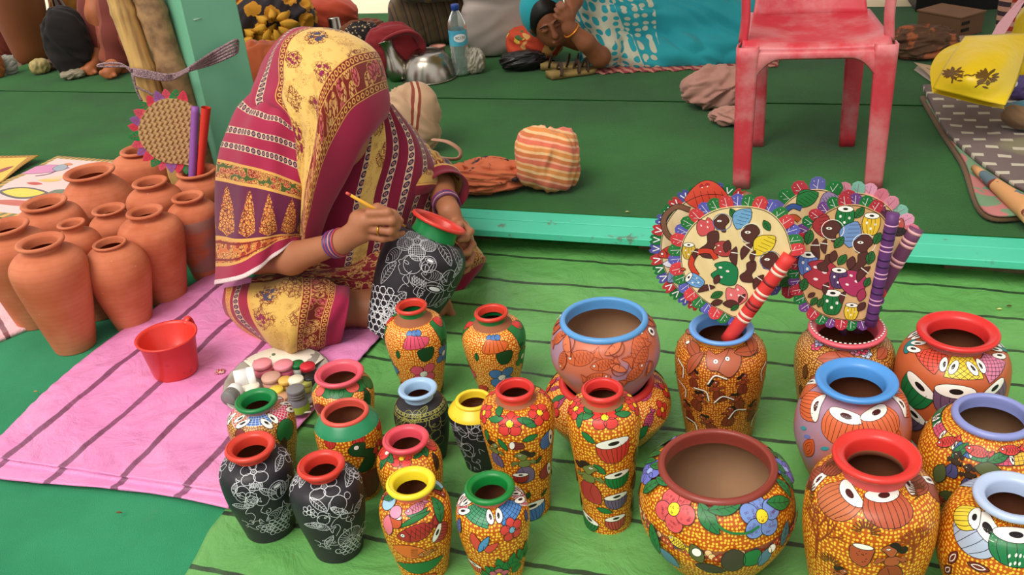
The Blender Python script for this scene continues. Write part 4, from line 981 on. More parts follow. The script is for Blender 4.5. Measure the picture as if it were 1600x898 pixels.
def figs(spots):
    def f(D, L):
        D.a0 = D.b0 = 0; D.k = 1; D.m = np.eye(2); D.line(L * .985, .0012, BLK, True)
        for x, y, z, a, fn, c in spots:
            D.go(x, y, z, a); rgb = S(*c) if c else W3
            if fn == 'barrel': barrel(D, rgb)
            elif fn == 'leaf': leaf(D, rgb, wd=.55)
            elif fn == 'body': D.fill([(-.5, .1), (-.3, .3), (.0, .15), (.3, .25), (.5, 0), (.2, -.15), (-.1, -.1), (-.35, -.3)], rgb, S(40, 20, 18))
            elif fn == 'limb': D.fill(lens(1, .36, .12), rgb, S(40, 20, 18)); D.line([(.15, -.14), (.2, .3)], .0016, WHT)
            elif fn == 'head':
                D.fill([(-.3, .2), (-.42, 0), (-.3, -.15), (-.25, -.35), (0, -.4), (.05, -.5), (.25, -.5), (.2, -.2), (.4, .1), (.25, .4), (-.05, .45)], rgb, S(30, 14, 12))
                D.fill(circ(-.1, .1, .14, .07), WHT, BLK, .0007); D.fill(circ(-.1, .1, .045), BLK); D.line(circ(.05, .05, .46), .0012, WHT if z > 34 else S(90, 110, 170), True)
            elif fn == 'turban': D.fill(lens(1, .7, .1), rgb, BLK); [D.line([(-.3 + .15 * k, .2), (-.2 + .15 * k, -.15)], .0008, BLK) for k in range(5)]
            elif fn == 'cloth': D.fill([(-.4, -.5), (-.5, 0), (-.2, .5), (.1, .3), (.3, .45), (.5, 0), (.3, -.45)], rgb, BLK); [D.fill(circ(q, w, .05, .08, n=8), S(240, 220, 220)) for q, w in ((-.2, .1), (.1, -.1), (.2, .2))]
            elif fn == 'seed': D.fill(lens(1, .55), rgb, S(30, 16, 14))
            elif fn == 'fish': fish(D, rgb, WHT)
            elif fn == 'hook': D.line([(-.4, -.4), (-.45, .1), (-.1, .45), (.35, .35), (.45, 0)], .012, BLK); D.line([(-.4, -.4), (-.45, .1), (-.1, .45), (.35, .35), (.45, 0)], .0095, rgb)
    return f
def ov(cx, cy, rx, ry, a0=0, a1=360, n=20, rot=0):
    t = np.radians(np.linspace(a0, a1, n)); c, s = math.cos(math.radians(rot)), math.sin(math.radians(rot))
    x, y = rx * np.cos(t), -ry * np.sin(t); return [(cx + c * u - s * v, cy + s * u + c * v) for u, v in zip(x, y)]
YJ = JP[1]; YK = KP[1]
BAND = lambda c, *ts: [(t, c, .025) for t in ts]
# left back fan
fan('fan with brown animals and white-V petals behind the red-handled fan', ov(1114, 388, 82, 86, 20, 340, 22), YJ + .035, 4, ((1140, 520), (1168, 300)), RBG, 'heart', board(S(204, 176, 132), S(226, 202, 160)), (.12, .98), 30, (18, 23),
    figs([(1105, 312, 70, 0, 'turban', (206, 70, 50)), (1064, 350, 60, 60, 'hook', (120, 80, 60)), (1052, 392, 50, 20, 'fish', (200, 60, 50)), (1046, 412, 22, 0, 'seed', (230, 230, 240)), (1056, 428, 40, 50, 'leaf', (130, 150, 190))]), hcol=(120, 84, 56), hr=6)
# left front fan
fan('front left fan with painted dancers and red roll handle', [(1238, 392), (1226, 356), (1200, 330), (1160, 322), (1118, 328), (1086, 348), (1066, 378), (1064, 412), (1074, 440), (1096, 466), (1128, 486), (1150, 496), (1164, 486), (1190, 454), (1220, 416)], YJ - .01, 3, ((1136, 530), (1234, 398)),
    [(206, 62, 66), (40, 118, 56), (92, 92, 176)], 'leafy', board(S(222, 196, 140), S(236, 214, 164)), (.0, .74), 27, (21, 25),
    figs([(1102, 353, 28, 20, 'cloth', (206, 80, 84)), (1127, 348, 30, 0, 'head', None), (1112, 382, 50, 70, 'body', None), (1076, 392, 28, 0, 'barrel', (206, 170, 60)), (1146, 334, 20, -60, 'leaf', (40, 110, 50)), (1162, 342, 40, 60, 'turban', (110, 160, 200)), (1172, 366, 36, 0, 'head', None), (1198, 352, 20, -60, 'leaf', (40, 110, 50)), (1196, 384, 44, 50, 'turban', (226, 196, 50)), (1202, 408, 34, 0, 'head', None), (1100, 410, 44, 20, 'hook', (200, 60, 40)), (1132, 426, 40, 80, 'cloth', (30, 120, 70)), (1086, 438, 30, 60, 'barrel', (110, 160, 210)), (1150, 400, 34, 90, 'limb', None), (1168, 392, 34, 60, 'limb', None), (1128, 388, 26, 90, 'cloth', (170, 60, 60)), (1172, 424, 40, 70, 'body', None), (1150, 460, 34, 30, 'cloth', (220, 110, 110)), (1104, 452, 30, 20, 'limb', None), (1120, 460, 22, 30, 'leaf', (40, 110, 50)), (1186, 440, 30, 60, 'limb', None), (1136, 384, 22, 80, 'seed', None), (1142, 474, 26, 0, 'seed', None), (1120, 472, 20, 20, 'seed', None), (1160, 466, 20, 60, 'limb', None), (1148, 480, 16, 40, 'leaf', (40, 110, 50)), (1067, 420, 10, 0, 'seed', (190, 70, 40)), (1120, 436, 18, 70, 'seed', None), (1178, 400, 22, 80, 'limb', None), (1088, 396, 20, 80, 'limb', None)]),
    hcol=(206, 54, 50), hr=11.5, bands=BAND((238, 200, 180), .26, .31, .52, .57, .80, .85) + BAND((120, 30, 30), .40, .44, .68))
# middle back fan
fan('fan with green caterpillar figures standing between the two front fans', ov(1276, 388, 74, 92, -40, 220, 22), YK + .06, 3, ((1318, 520), (1300, 330)), [(178, 54, 66), (30, 116, 54), (96, 96, 166)], 'leafy', board(S(212, 178, 130), S(226, 198, 152)), (.04, .98), 22, (23, 26),
    figs([(1262, 312, 40, 40, 'turban', (40, 120, 60)), (1296, 312, 30, 20, 'turban', (150, 130, 170)), (1242, 340, 40, 60, 'hook', (60, 90, 150)), (1270, 350, 30, 60, 'fish', (190, 80, 60)), (1238, 352, 30, 40, 'hook', (190, 90, 50)), (1230, 440, 30, 40, 'leaf', (40, 110, 50)), (1238, 420, 30, 0, 'leaf', (40, 110, 50))]), hcol=(110, 70, 110), hr=6)
# right back fan
fan('fan with pale pink and mint petals and purple roll handle at the back right', [(1420, 372), (1408, 345), (1380, 316), (1346, 302), (1312, 306), (1296, 330), (1300, 380), (1310, 430), (1330, 480), (1350, 500), (1372, 460), (1396, 420)], YK + .045, 4, ((1338, 516), (1432, 356)),
    [(214, 120, 140), (226, 160, 186), (130, 190, 170), (216, 140, 160)], 'leafy', board(S(208, 166, 118), S(222, 188, 140)), (.02, .38), 12, (20, 24),
    figs([(1386, 340, 40, -30, 'limb', (90, 50, 70)), (1400, 350, 24, 0, 'cloth', (190, 90, 80)), (1404, 362, 26, 10, 'leaf', (60, 50, 50)), (1372, 322, 30, -40, 'limb', (120, 60, 90))]), hcol=(108, 62, 92), hr=11, bands=BAND((226, 170, 170), .66, .70, .84, .88, .96), cols2=(150, 80, 120))
# right front fan
fan('front right fan with painted drummers and purple patterned handle', [(1386, 346), (1372, 332), (1340, 320), (1306, 324), (1274, 346), (1256, 376), (1248, 414), (1252, 450), (1264, 476), (1290, 494), (1322, 500), (1352, 498), (1362, 470), (1374, 420)], YK - .01, 3, ((1360, 506), (1396, 332)),
    RPG, 'leafy', board(S(196, 150, 100), S(210, 168, 118)), (.05, .80), 28, (19, 23),
    figs([(1320, 340, 38, 0, 'barrel', (26, 110, 54)), (1361, 350, 36, 0, 'barrel', (222, 180, 50)), (1343, 332, 22, 60, 'leaf', (40, 104, 48)), (1288, 352, 40, 90, 'turban', (160, 46, 52)), (1299, 360, 36, 0, 'head', None), (1333, 366, 46, 80, 'turban', (110, 140, 190)), (1348, 382, 36, 0, 'head', None), (1311, 378, 24, 60, 'leaf', (40, 104, 48)), (1371, 372, 22, 70, 'leaf', (40, 104, 48)), (1264, 370, 26, 80, 'leaf', (40, 104, 48)), (1262, 412, 42, 0, 'barrel', (96, 120, 190)), (1278, 388, 36, 100, 'limb', None), (1282, 428, 50, 80, 'cloth', (170, 50, 64)), (1292, 410, 34, 60, 'body', None), (1310, 434, 36, 0, 'barrel', (84, 56, 100)), (1346, 412, 44, 70, 'body', None), (1360, 402, 24, 80, 'leaf', (40, 104, 48)), (1332, 440, 40, 60, 'cloth', (170, 50, 90)), (1350, 428, 34, 60, 'limb', None), (1300, 472, 44, 0, 'barrel', (26, 110, 54)), (1330, 486, 30, 0, 'barrel', (222, 190, 50)), (1256, 444, 24, 80, 'leaf', (40, 104, 48)), (1272, 470, 18, 60, 'leaf', (40, 104, 48)), (1316, 405, 22, 60, 'leaf', (40, 104, 48)), (1302, 400, 22, 80, 'seed', None), (1330, 410, 24, 80, 'seed', None), (1346, 460, 24, 80, 'seed', (160, 50, 80)), (1282, 472, 18, 70, 'leaf', (40, 104, 48)), (1268, 460, 14, 40, 'seed', None), (1318, 464, 24, 80, 'limb', None), (1292, 450, 24, 80, 'limb', None), (1355, 440, 18, 70, 'leaf', (40, 104, 48)), (1346, 478, 20, 60, 'seed', None), (1290, 384, 26, 90, 'limb', None)]),
    hcol=(92, 48, 104), hr=9.5, bands=[(t, (60, 28, 76), .02) for t in (.06, .12, .30, .36, .54, .60, .78, .84)] + [(t, (214, 160, 190), .012) for t in (.2, .24, .44, .48, .68, .72, .9)])
# woven fan in the terracotta vase
WRG = [(226, 70, 90), (30, 140, 76), (226, 90, 110), (150, 100, 170)]
fan('plain woven palm fan with felt petals and purple and red roll handles', [(302, 166), (290, 158), (270, 154), (250, 156), (232, 168), (220, 186), (216, 206), (222, 226), (238, 244), (258, 254), (280, 256), (300, 256), (302, 230), (303, 198)], WP[1] + .0, 5, ((300, 284), (305, 166)),
    WRG, 'point', weave(S(176, 134, 86), S(206, 168, 116)), (.06, .80), 21, (16, 20), hcol=(140, 84, 160), hr=6.2, group=None, rows=1, cols2=(190, 70, 90))
# second roll of the woven fan, kept as part of it
wf = [o for o in COL.objects if o.get('label', '').startswith('plain woven palm fan')][0]
pts = [at(312, 282, WP[1] - .01), at(322, 168, WP[1] - .01)]
V, Fc, uv = tube([pts[0] + (pts[1] - pts[0]) * t for t in np.linspace(0, 1, 8)], np.linspace(.010, .015, 8), 16, cap=False)
V2, F2, _ = tube([pts[0] + (pts[1] - pts[0]) * t for t in (1.0, .5, 0.0)], [.0125, .010, .0075], 16, cap=False); V, Fc = join([(V, Fc), (V2, F2)])
mk('handle', V, Fc, PM((206, 52, 40), .5), wf)['label'] = 'red rolled handle'

# ------------------------------------------------------------ red plastic chair
def chairmat():
    p = coords('Object'); n = ntex(p, 5.0, 5.0, .65)
    return mixc(sstep(n, .40, .66) * .7, S(196, 52, 66), S(204, 136, 138))
m_ch = mat('dusty_red_plastic', chairmat, .42, spec=.45, coat=.1)
fl_, fr_, rl_, rr_ = G(1147, 294, ZP), G(1375, 296, ZP), G(1183, 229, ZP), G(1345, 231, ZP)
cx = fr_ - fl_; cw = np.linalg.norm(cx); cx /= cw; cy = np.array([-cx[1], cx[0], 0]); cO = (fl_ + fr_) / 2; cO[2] = ZP + .003
ch = thing('plastic_chair', cO, 'dusty red plastic armchair standing on the platform', 'chair')
def CP(x, y, z): return cO + cx * x + cy * y + np.array([0, 0, z])
def inv_ch(P): d = P - cO; return d @ cx, d @ cy
SH = .448; dp = inv_ch((rl_ + rr_) / 2)[1]; rw = np.linalg.norm(rr_ - rl_)
# seat: dished grid with a rolled front edge and side skirts
sw, sd_ = cw / 2 - .022, .42; V = []; nU, nV = 25, 25
for j in range(nV):
    v = j / (nV - 1); y = -.015 + v * sd_
    for i in range(nU):
        u = i / (nU - 1) * 2 - 1; hw = (sw + .012) * (1 - .10 * v)
        z = SH - .018 * (1 - u * u) * math.sin(PI * min(1, v * 1.05)) - .012 * v + .006 * abs(u) ** 3
        if v < .12: z -= .02 * (1 - v / .12) ** 2
        V.append(CP(u * hw, y, z))
Fc = grid_faces(nV, nU); o = mk('seat', V, Fc, m_ch, ch); solidify(o, .004)
# apron: front band arching into the legs
V = []; n = 33
for k in range(n):
    u = k / (n - 1) * 2 - 1; x = u * (sw - .016); bot = SH - .044 - .075 * max(0, (abs(u) - .5) / .5) ** 2.4
    for z, yo in ((SH - .016, -.022), (SH - .026, -.030), (bot + .006, -.032), (bot, -.027), (bot + .004, -.022)): V.append(CP(x, yo, z))
o = mk('apron', V, grid_faces(n, 5), m_ch, ch); solidify(o, .003)
for sg in (-1, 1):   # side aprons
    V = []
    for k in range(17):
        v = k / 16; y = .03 + v * (sd_ - .09); bot = SH - .05 - .06 * max(0, (abs(v * 2 - 1) - .6) / .4) ** 2
        x = sg * ((sw + .014) * (1 - .10 * v))
        for z, xo in ((SH - .004, 0), (SH - .02, .006), (bot, .008)): V.append(CP(x + sg * xo, y, z))
    o = mk('side_apron', V, grid_faces(17, 3), m_ch, ch); solidify(o, .003)
def leg(x0, y0, x1, y1, wt, wb, ztop, sgx, sgy):
    """an angled gutter leg: outer face + inner return, tapering to the foot."""
    V = []; n = 14
    for k in range(n):
        t = k / (n - 1); x, y, z = x0 + (x1 - x0) * t, y0 + (y1 - y0) * t, ztop * (1 - t); ww = wt + (wb - wt) * t ** .8; dd = .8 * ww
        for px_, py_ in ((0, 1.0), (-.02, .45), (-.06, .12), (.0, 0.0), (.14, -.05), (.5, -.03), (.86, -.05), (1.0, 0.0), (1.04, .2)):
            V.append(CP(x - sgx * ww * px_, y + sgy * dd * py_, z))
    o = mk('leg', V, grid_faces(n, 9), m_ch, ch); solidify(o, .0045, 0)
hw = cw / 2
for sg in (-1, 1): leg(sg * (sw + .022), -.034, sg * hw, -.01, .055, .044, SH - .004, sg, 1)
for sg in (-1, 1): leg(sg * (sw + .004) * .9, sd_ - .05, sg * rw / 2, dp, .056, .042, SH - .02, sg, 1)
# backrest with a pierced panel
def hole_grid(): return [(c, r) for r in range(3) for c in range(6)]
V = []; nU, nV = 33, 20
for j in range(nV):
    v = j / (nV - 1); z = SH - .016 + v * .36; y = sd_ - .04 + .10 * v + .02 * math.sin(PI * v)
    hwb = .145 + .03 * (1 - v) ** 3 + .02 * v
    for i in range(nU):
        u = i / (nU - 1) * 2 - 1; V.append(CP(u * hwb, y + .03 * (1 - u * u) - .02, z))
Fc = grid_faces(nV, nU).tolist(); holes = set()
for r in (3, 5, 7):
    for c in range(8, 25, 3): holes.add((r, c))
Fc = [f for k, f in enumerate(Fc) if (k // (nU - 1), k % (nU - 1)) not in holes]
o = mk('backrest', V, Fc, m_ch, ch); solidify(o, .005, 0)
for sg in (-1, 1):   # arm uprights rising from the seat corners, and arms running back
    pts = [CP(sg * (sw + .01), .045, SH - .01), CP(sg * (sw + .004), .045, SH + .06), CP(sg * (sw + .006), .05, SH + .14), CP(sg * (sw + .01), .06, SH + .2), CP(sg * (sw + .005), .14, SH + .225), CP(sg * (sw - .01), .26, SH + .22), CP(sg * .16, sd_ - .01, SH + .22)]
    V, Fc, uv = tube(cat(pts, 5), .026, 14, flat=.45); 
    mk('armrest', V, Fc, m_ch, ch)
for k in range(5):   # moulded ribs at the back of the seat
    V, Fc = box(CP(-.05 + .025 * k, sd_ - .075, SH - .024), .003, .04, .004, np.array([cx, cy, [0, 0, 1]])); mk('seat_rib', V, Fc, PM((220, 150, 150)), ch)
# ------------------------------------------------------------ bodies as one smooth surface
class Field:
    def __init__(s, lo, hi, h):
        s.lo = np.asarray(lo, float); s.h = h; n = np.ceil((np.asarray(hi) - s.lo) / h).astype(int) + 1
        s.n = n; s.f = np.full(n, 1.0, np.float32)
    def sub(s, lo, hi):
        a = np.clip(np.floor((lo - s.lo) / s.h).astype(int), 0, s.n - 1); b = np.clip(np.ceil((hi - s.lo) / s.h).astype(int) + 1, 1, s.n)
        if np.any(b <= a): return None
        sl = tuple(slice(i, j) for i, j in zip(a, b))
        g = np.meshgrid(*[s.lo[k] + s.h * np.arange(a[k], b[k]) for k in range(3)], indexing='ij')
        return sl, np.stack(g, -1)
    def blend(s, sl, d, k):
        f = s.f[sl]
        if k <= 0: s.f[sl] = np.minimum(f, d); return
        h = np.clip(.5 + .5 * (f - d) / k, 0, 1); s.f[sl] = f * (1 - h) + d * h - k * h * (1 - h)
    def cap(s, a, b, ra, rb, k=.02):
        a, b = np.asarray(a, float), np.asarray(b, float); m = max(ra, rb) + k + .02
        r = s.sub(np.minimum(a, b) - m, np.maximum(a, b) + m)
        if r is None: return
        sl, P = r; ab = b - a; t = np.clip(((P - a) @ ab) / (ab @ ab + 1e-12), 0, 1)
        s.blend(sl, np.linalg.norm(P - a - t[..., None] * ab, axis=-1) - (ra + (rb - ra) * t), k)
    def chain(s, pts, rad, k=.02):
        for p, q, a, b in zip(pts[:-1], pts[1:], rad[:-1], rad[1:]): s.cap(p, q, a, b, k)
    def ell(s, c, r, ax=None, k=.02, cut=False):
        c, r = np.asarray(c, float), np.asarray(r, float); m = r.max() + k + .02; q = s.sub(c - m, c + m)
        if q is None: return
        sl, P = q; L = (P - c) @ (np.eye(3) if ax is None else np.asarray(ax).T)
        k0 = np.linalg.norm(L / r, axis=-1); k1 = np.linalg.norm(L / (r * r), axis=-1) + 1e-9; d = k0 * (k0 - 1) / k1
        if cut:
            f = s.f[sl]; h = np.clip(.5 - .5 * (f + d) / k, 0, 1); s.f[sl] = f * (1 - h) - d * h + k * h * (1 - h)
        else: s.blend(sl, d, k)
    def mesh(s):
        f = s.f; sg = f < 0; c = np.zeros(np.array(f.shape) - 1, np.int8)
        cs = [(i, j, k) for i in (0, 1) for j in (0, 1) for k in (0, 1)]
        cut = lambda A, o: A[o[0]:A.shape[0] - 1 + o[0], o[1]:A.shape[1] - 1 + o[1], o[2]:A.shape[2] - 1 + o[2]]
        for o in cs: c += cut(sg, o)
        m = (c > 0) & (c < 8); idx = np.full(m.shape, -1, np.int64); ijk = np.argwhere(m); idx[m] = np.arange(len(ijk))
        pos = np.zeros((len(ijk), 3)); cn = np.zeros(len(ijk))
        for a in cs:
            for ax in range(3):
                if a[ax]: continue
                b = list(a); b[ax] = 1
                fa = f[tuple((ijk + a).T)]; fb = f[tuple((ijk + b).T)]; x = (fa < 0) != (fb < 0)
                t = np.where(x, fa / np.where(x, fa - fb, 1), 0); p = np.tile(np.array(a, float), (len(ijk), 1)); p[:, ax] += t
                pos[x] += p[x]; cn += x
        V = s.lo + s.h * (ijk + pos / cn[:, None]); Fc = []
        for ax in range(3):
            u, v = (ax + 1) % 3, (ax + 2) % 3
            A = [slice(None)] * 3; B = [slice(None)] * 3; A[ax] = slice(0, -1); B[ax] = slice(1, None)
            x = sg[tuple(A)] != sg[tuple(B)]; e = np.argwhere(x); fl = sg[tuple(A)][x]
            ok = np.all((e[:, [u, v]] > 0), axis=1) & (e[:, u] < f.shape[u] - 1) & (e[:, v] < f.shape[v] - 1); e, fl = e[ok], fl[ok]
            du = np.zeros(3, int); du[u] = 1; dv = np.zeros(3, int); dv[v] = 1
            q = [idx[tuple((e - o).T)] for o in (0 * du, du, du + dv, dv)]
            Q = np.stack(q, -1); Q[~fl] = Q[~fl][:, ::-1]; Fc.append(Q)
        Fc = np.concatenate(Fc); return V, Fc[(Fc >= 0).all(1)]
def skinmat(name, c1, c2):
    return mat(name, lambda: mixc(ntex(coords('Object'), 12.0, 4.0), c1, c2), .5, bump=lambda: ntex(coords('Object'), 160.0, 3.0), bs=.12, spec=.35)
m_skin = skinmat('brown_skin', S(150, 94, 64), S(172, 112, 80))
def patch(name, rows, matl, parent, n=12, thick=.003, wr=None, org=None):
    Gp = np.array([[at(*q) for q in r] for r in rows]); nr, nc = Gp.shape[:2]
    A = cat(Gp, n); B = cat(A.transpose(1, 0, 2), n).transpose(1, 0, 2)
    R_, C_ = B.shape[:2]; u = np.linspace(0, nc - 1, C_); v = np.linspace(0, nr - 1, R_)
    if wr is not None:
        du = np.gradient(B, axis=1); dv = np.gradient(B, axis=0); N = np.cross(du, dv); N /= np.linalg.norm(N, axis=-1)[..., None] + 1e-9
        if (N[R_ // 2, C_ // 2] @ (CAM - B[R_ // 2, C_ // 2])) < 0: N = -N
        U, V_ = np.meshgrid(u, v); B = B + N * wr(U, V_)[..., None]
    uv = np.stack(np.meshgrid(u, v), -1).reshape(-1, 2)
    o = mk(name, B.reshape(-1, 3), grid_faces(R_, C_), matl, parent, uv=uv)
    solidify(o, thick, 0); return o
# ---- saree cloth, patterns by woven band
MG = S(156, 36, 68); MG2 = S(120, 22, 50); GO = S(206, 154, 80); YL = S(222, 180, 100); MR = S(122, 34, 30); CRM = S(214, 186, 154); NV = S(44, 38, 66); ORC = S(196, 106, 52)
def chainband(u, v, u0, u1, k, bgc, rc, base):
    """a row of small rings between u0 and u1, k rings per unit v."""
    w = u1 - u0; x = (u - u0) * (1.0 / w); y = frac(v * k) - .5; d = mth('SQRT', (x - .5) * (x - .5) + y * y * (.6))
    c = mixc(inr(d, .16, .30), bgc, rc); c = mixc(maxn(x < .10, x > .90), c, GO)
    return mixc(inr(u, u0, u1), base, c)
def beads(t, s, k, hw, base):
    """cream stripe along s (|t| < hw) with dark ringed beads."""
    y = frac(s * k) - .5; d = mth('SQRT', t * t * (1.0 / (hw * hw)) * .22 + y * y)
    c = mixc(sstep(ntex(vec(t * 120.0, s * 60.0), 1.0, 2.0), .46, .6) * .6, CRM, S(150, 70, 70))
    c = mixc(d < .40, c, NV); c = mixc(d < .20, c, S(176, 120, 110)); c = mixc(d < .09, c, MG2)
    return mixc(absn(t) < hw, base, c)
def florals(u, v, su, sv, bgc, c1, c2, dens=.34):
    p = vec(u * su, v * sv); d, cc = vor(p, 1.0, .85, two=True); r, g, b = xyz(cc)
    e = vor(p, 3.2, 1.0, 'DISTANCE_TO_EDGE')[0]; n = ntex(p, 4.0, 2.0)
    f = mixc(d < dens + .12, bgc, mixc(r > .55, c1, c2)); f = mixc((e < .10) * (d < dens + .12), f, MR)
    return mixc(inr(d + n * .12, dens + .18, dens + .22), f, GO)
def treefield(u, v, su, sv, base=YL):
    p = vec(u * su, v * sv); n = ntex(p, 2.0, 6.0, .62); n2 = ntex(p, .9, 3.0); e = vor(p, 6.0, 1.0, 'DISTANCE_TO_EDGE')[0]
    d, cc = vor(p, .62, .55, two=True)
    c = mixc(sstep(ntex(p, 1.3, 4.0, .7), .52, .60) * .45, base, S(176, 132, 66))
    r, g, b = xyz(cc); blob = (d + n * .55) < .56
    m1 = sstep(ntex(p, 1.5, 2.0), .50, .54); fine = ntex(p, 4.5, 4.0, .6, .6)
    c = mixc(mth('MULTIPLY', m1, absn(frac(fine * 7.0) - .5) < .10) * .75, c, S(140, 84, 46))
    c = mixc(mth('MULTIPLY', blob, e < .07), c, S(122, 62, 36))
    c = mixc(mth('MULTIPLY', blob, absn(frac(fine * 9.0) - .5) < .13), c, S(126, 60, 36))
    pe = vor(p, 5.0, .9, two=True)[0]; core = mth('MULTIPLY', (d + n * .5) < .44, r > .6)
    return mixc(mth('MULTIPLY', core, pe < .42), c, mixc(g > .5, S(130, 30, 66), S(70, 60, 84)))
def clothm(name, f): return mat(name, lambda: f(*xyz(coords('UV'))[:2]), .78, bump=lambda: ntex(coords('Object'), 700.0, 2.0), bs=.12, bd=.001, spec=.2, sheen=.15)
def border(u, v, u0, u1, kv, base):
    w = (u1 - u0)
    c = mixc(inr(u, u0, u1), base, florals(u, v, 2.6 / w * .85, kv * .66, MR, S(214, 160, 96), S(196, 90, 96)))
    c = chainband(u, v, u0, u0 + w * .24, kv, MR, GO, c); return chainband(u, v, u1 - w * .24, u1, kv, MR, GO, c)
def f_hood(u, v):
    c = mixc(u > 3.0, MG, treefield(u, v, 1.3, .95)); c = border(u, v, 2.0, 3.0, 4.2, c)
    c = mixc(u > 5.0, c, MG); c = chainband(u, v, 4.72, 5.1, 3.2, MR, GO, c)
    return beads(u - 5.75, v, 4.0, .14, c)
def f_shawl(u, v):
    c = MG
    for y in (1.75, 2.98, 3.98): c = beads(v - y, u, 4.6, .19, c)
    c = mixc(inr(v, 4.95, 6.0), c, mixc(inr(v, 5.1, 5.85), GO, florals(u, v, 3.4, 3.0, S(70, 84, 40), GO, S(200, 120, 80), .38)))
    x = frac(u * 1.0 + .02) - .5; t = (v - 6.15) * .55; wd = .36 * mth('POWER', maxn(t, 0.0), .75) * sstep(v, 8.0, 7.7) * 1.25
    e = vor(vec(u * 9.0, v * 7.0), 1.0, 1.0, 'DISTANCE_TO_EDGE')[0]; n = ntex(vec(u * 8.0, v * 8.0), 1.0, 3.0)
    tr = mixc(e < .09, mixc(ntex(vec(u * 20.0, v * 20.0), 1.0, 2.0) > .52, S(196, 104, 50), S(216, 168, 88)), S(110, 40, 30))
    c = mixc(inr(v, 6.0, 8.0), c, mixc((absn(x) + (n - .5) * .12) < wd, S(98, 32, 62), tr))
    o = florals(u, v, 4.0, 3.2, ORC, S(220, 160, 80), S(170, 60, 40)); o = mixc(maxn(absn(v - 8.06) < .07, absn(v - 8.94) < .07), o, GO); o = mixc(maxn(absn(v - 8.2) < .04, absn(v - 8.76) < .04), o, MR)
    c = mixc(inr(v, 8.0, 9.0), c, o)
    return mixc(v > 9.72, c, mixc(ntex(vec(u * 30.0, v * 20.0), 1.0, 2.0) > .6, S(226, 206, 204), S(170, 130, 140)))
def f_chest(u, v):
    c = MG2
    for k, x in enumerate((1.35, 2.15, 2.6, 3.05, 3.5)): c = beads(u - x + (v - 1.5) * .12, v, 5.5, .085, c)
    return mixc(inr(u + (v * .1), 1.55, 2.0), c, treefield(u, v, 2.0, 1.6))
def f_lap(u, v):
    c = mixc(u > 2.0, S(150, 34, 58), treefield(u, v, .9, .8, S(204, 164, 84)))
    c = chainband(u, v, .75, 1.2, 3.0, S(206, 150, 72), ORC, c); c = beads(u - 1.5, v, 3.4, .11, c); c = mixc(inr(u, 1.93, 2.06), c, GO)
    c = border(u, v, 4.05, 5.75, 4.0, c); return mixc(u > 5.75, c, S(150, 30, 66))
def f_knee(u, v):
    c = treefield(u, v, 1.5, 1.2, S(190, 140, 70)); c = border(v, u, 1.9, 3.05, 4.5, c); return mixc(v > 3.05, c, S(140, 26, 54))
def f_belly(u, v):
    p = vec(u * 1.2, v * 1.6); n = ntex(p, 2.2, 4.0, .6)
    return mixc(sstep(absn(n - .5), .035, .02), mixc(sstep(ntex(p, 1.1, 2.0), .55, .62), S(126, 30, 44), S(150, 96, 60)), S(196, 150, 90))
def f_sleeve(u, v):
    c = treefield(u * 6.0, v, .6, .8, S(196, 150, 78)); c = mixc(v > .78, c, S(126, 30, 48)); return mixc(absn(v - .80) < .03, c, GO)
# ---- the woman
wO = G(470, 520); wO = np.array([-.42, 2.38, .02])
lady_ = thing('person', wO, 'woman in a magenta and yellow saree drawn over her head, seated, painting a black vase', 'person')
bd = Field((-.95, 1.98, .0), (.12, 2.95, .84), .0042)
A_ = at
hipc = np.array([-.40, 2.56, .12])
bd.ell(hipc, (.19, .15, .12), k=.03)
bd.chain([hipc, A_(520, 330, 2.53), A_(525, 225, 2.47)], [.14, .125, .13], .04)
bd.cap(A_(430, 218, 2.46), A_(618, 222, 2.57), .06, .055, .05)
neck = A_(532, 190, 2.46); headc = A_(528, 147, 2.43)
bd.cap(A_(527, 215, 2.47), headc, .05, .05, .03)
fd = np.array([.42, -.62, -.66]); fd /= np.linalg.norm(fd); hs = np.cross([0, 0, 1.0], fd); hs /= np.linalg.norm(hs); hu = np.cross(fd, hs); HX = np.array([hs, fd, hu])
bd.ell(headc, (.072, .092, .108), HX, .02); bd.ell(headc + fd * .03 - hu * .055, (.052, .062, .062), HX, .02)
bd.ell(headc + fd * .098 - hu * .02, (.013, .022, .02), HX, .01); bd.cap(headc + fd * .09 + hu * .02, headc + fd * .11 - hu * .02, .007, .011, .008)
for sgn in (-1, 1):
    bd.ell(headc + hs * sgn * .03 + fd * .088 + hu * .012, (.014, .008, .009), HX, .004); bd.ell(headc + hs * sgn * .075 - hu * .01, (.01, .018, .03), HX, .006)
bd.ell(headc + fd * .092 - hu * .055, (.022, .01, .006), HX, .004); bd.ell(headc + fd * .09 - hu * .067, (.018, .01, .006), HX, .004)
# right arm (camera left): shoulder, elbow, wrist
sh, el, wr_ = A_(428, 215, 2.42), A_(402, 400, 2.26), A_(531, 379, 2.105)
bd.chain([sh, A_(405, 300, 2.36), el], [.058, .05, .043], .03)
bd.chain([el, A_(455, 403, 2.19), wr_], [.043, .040, .0255], .02)
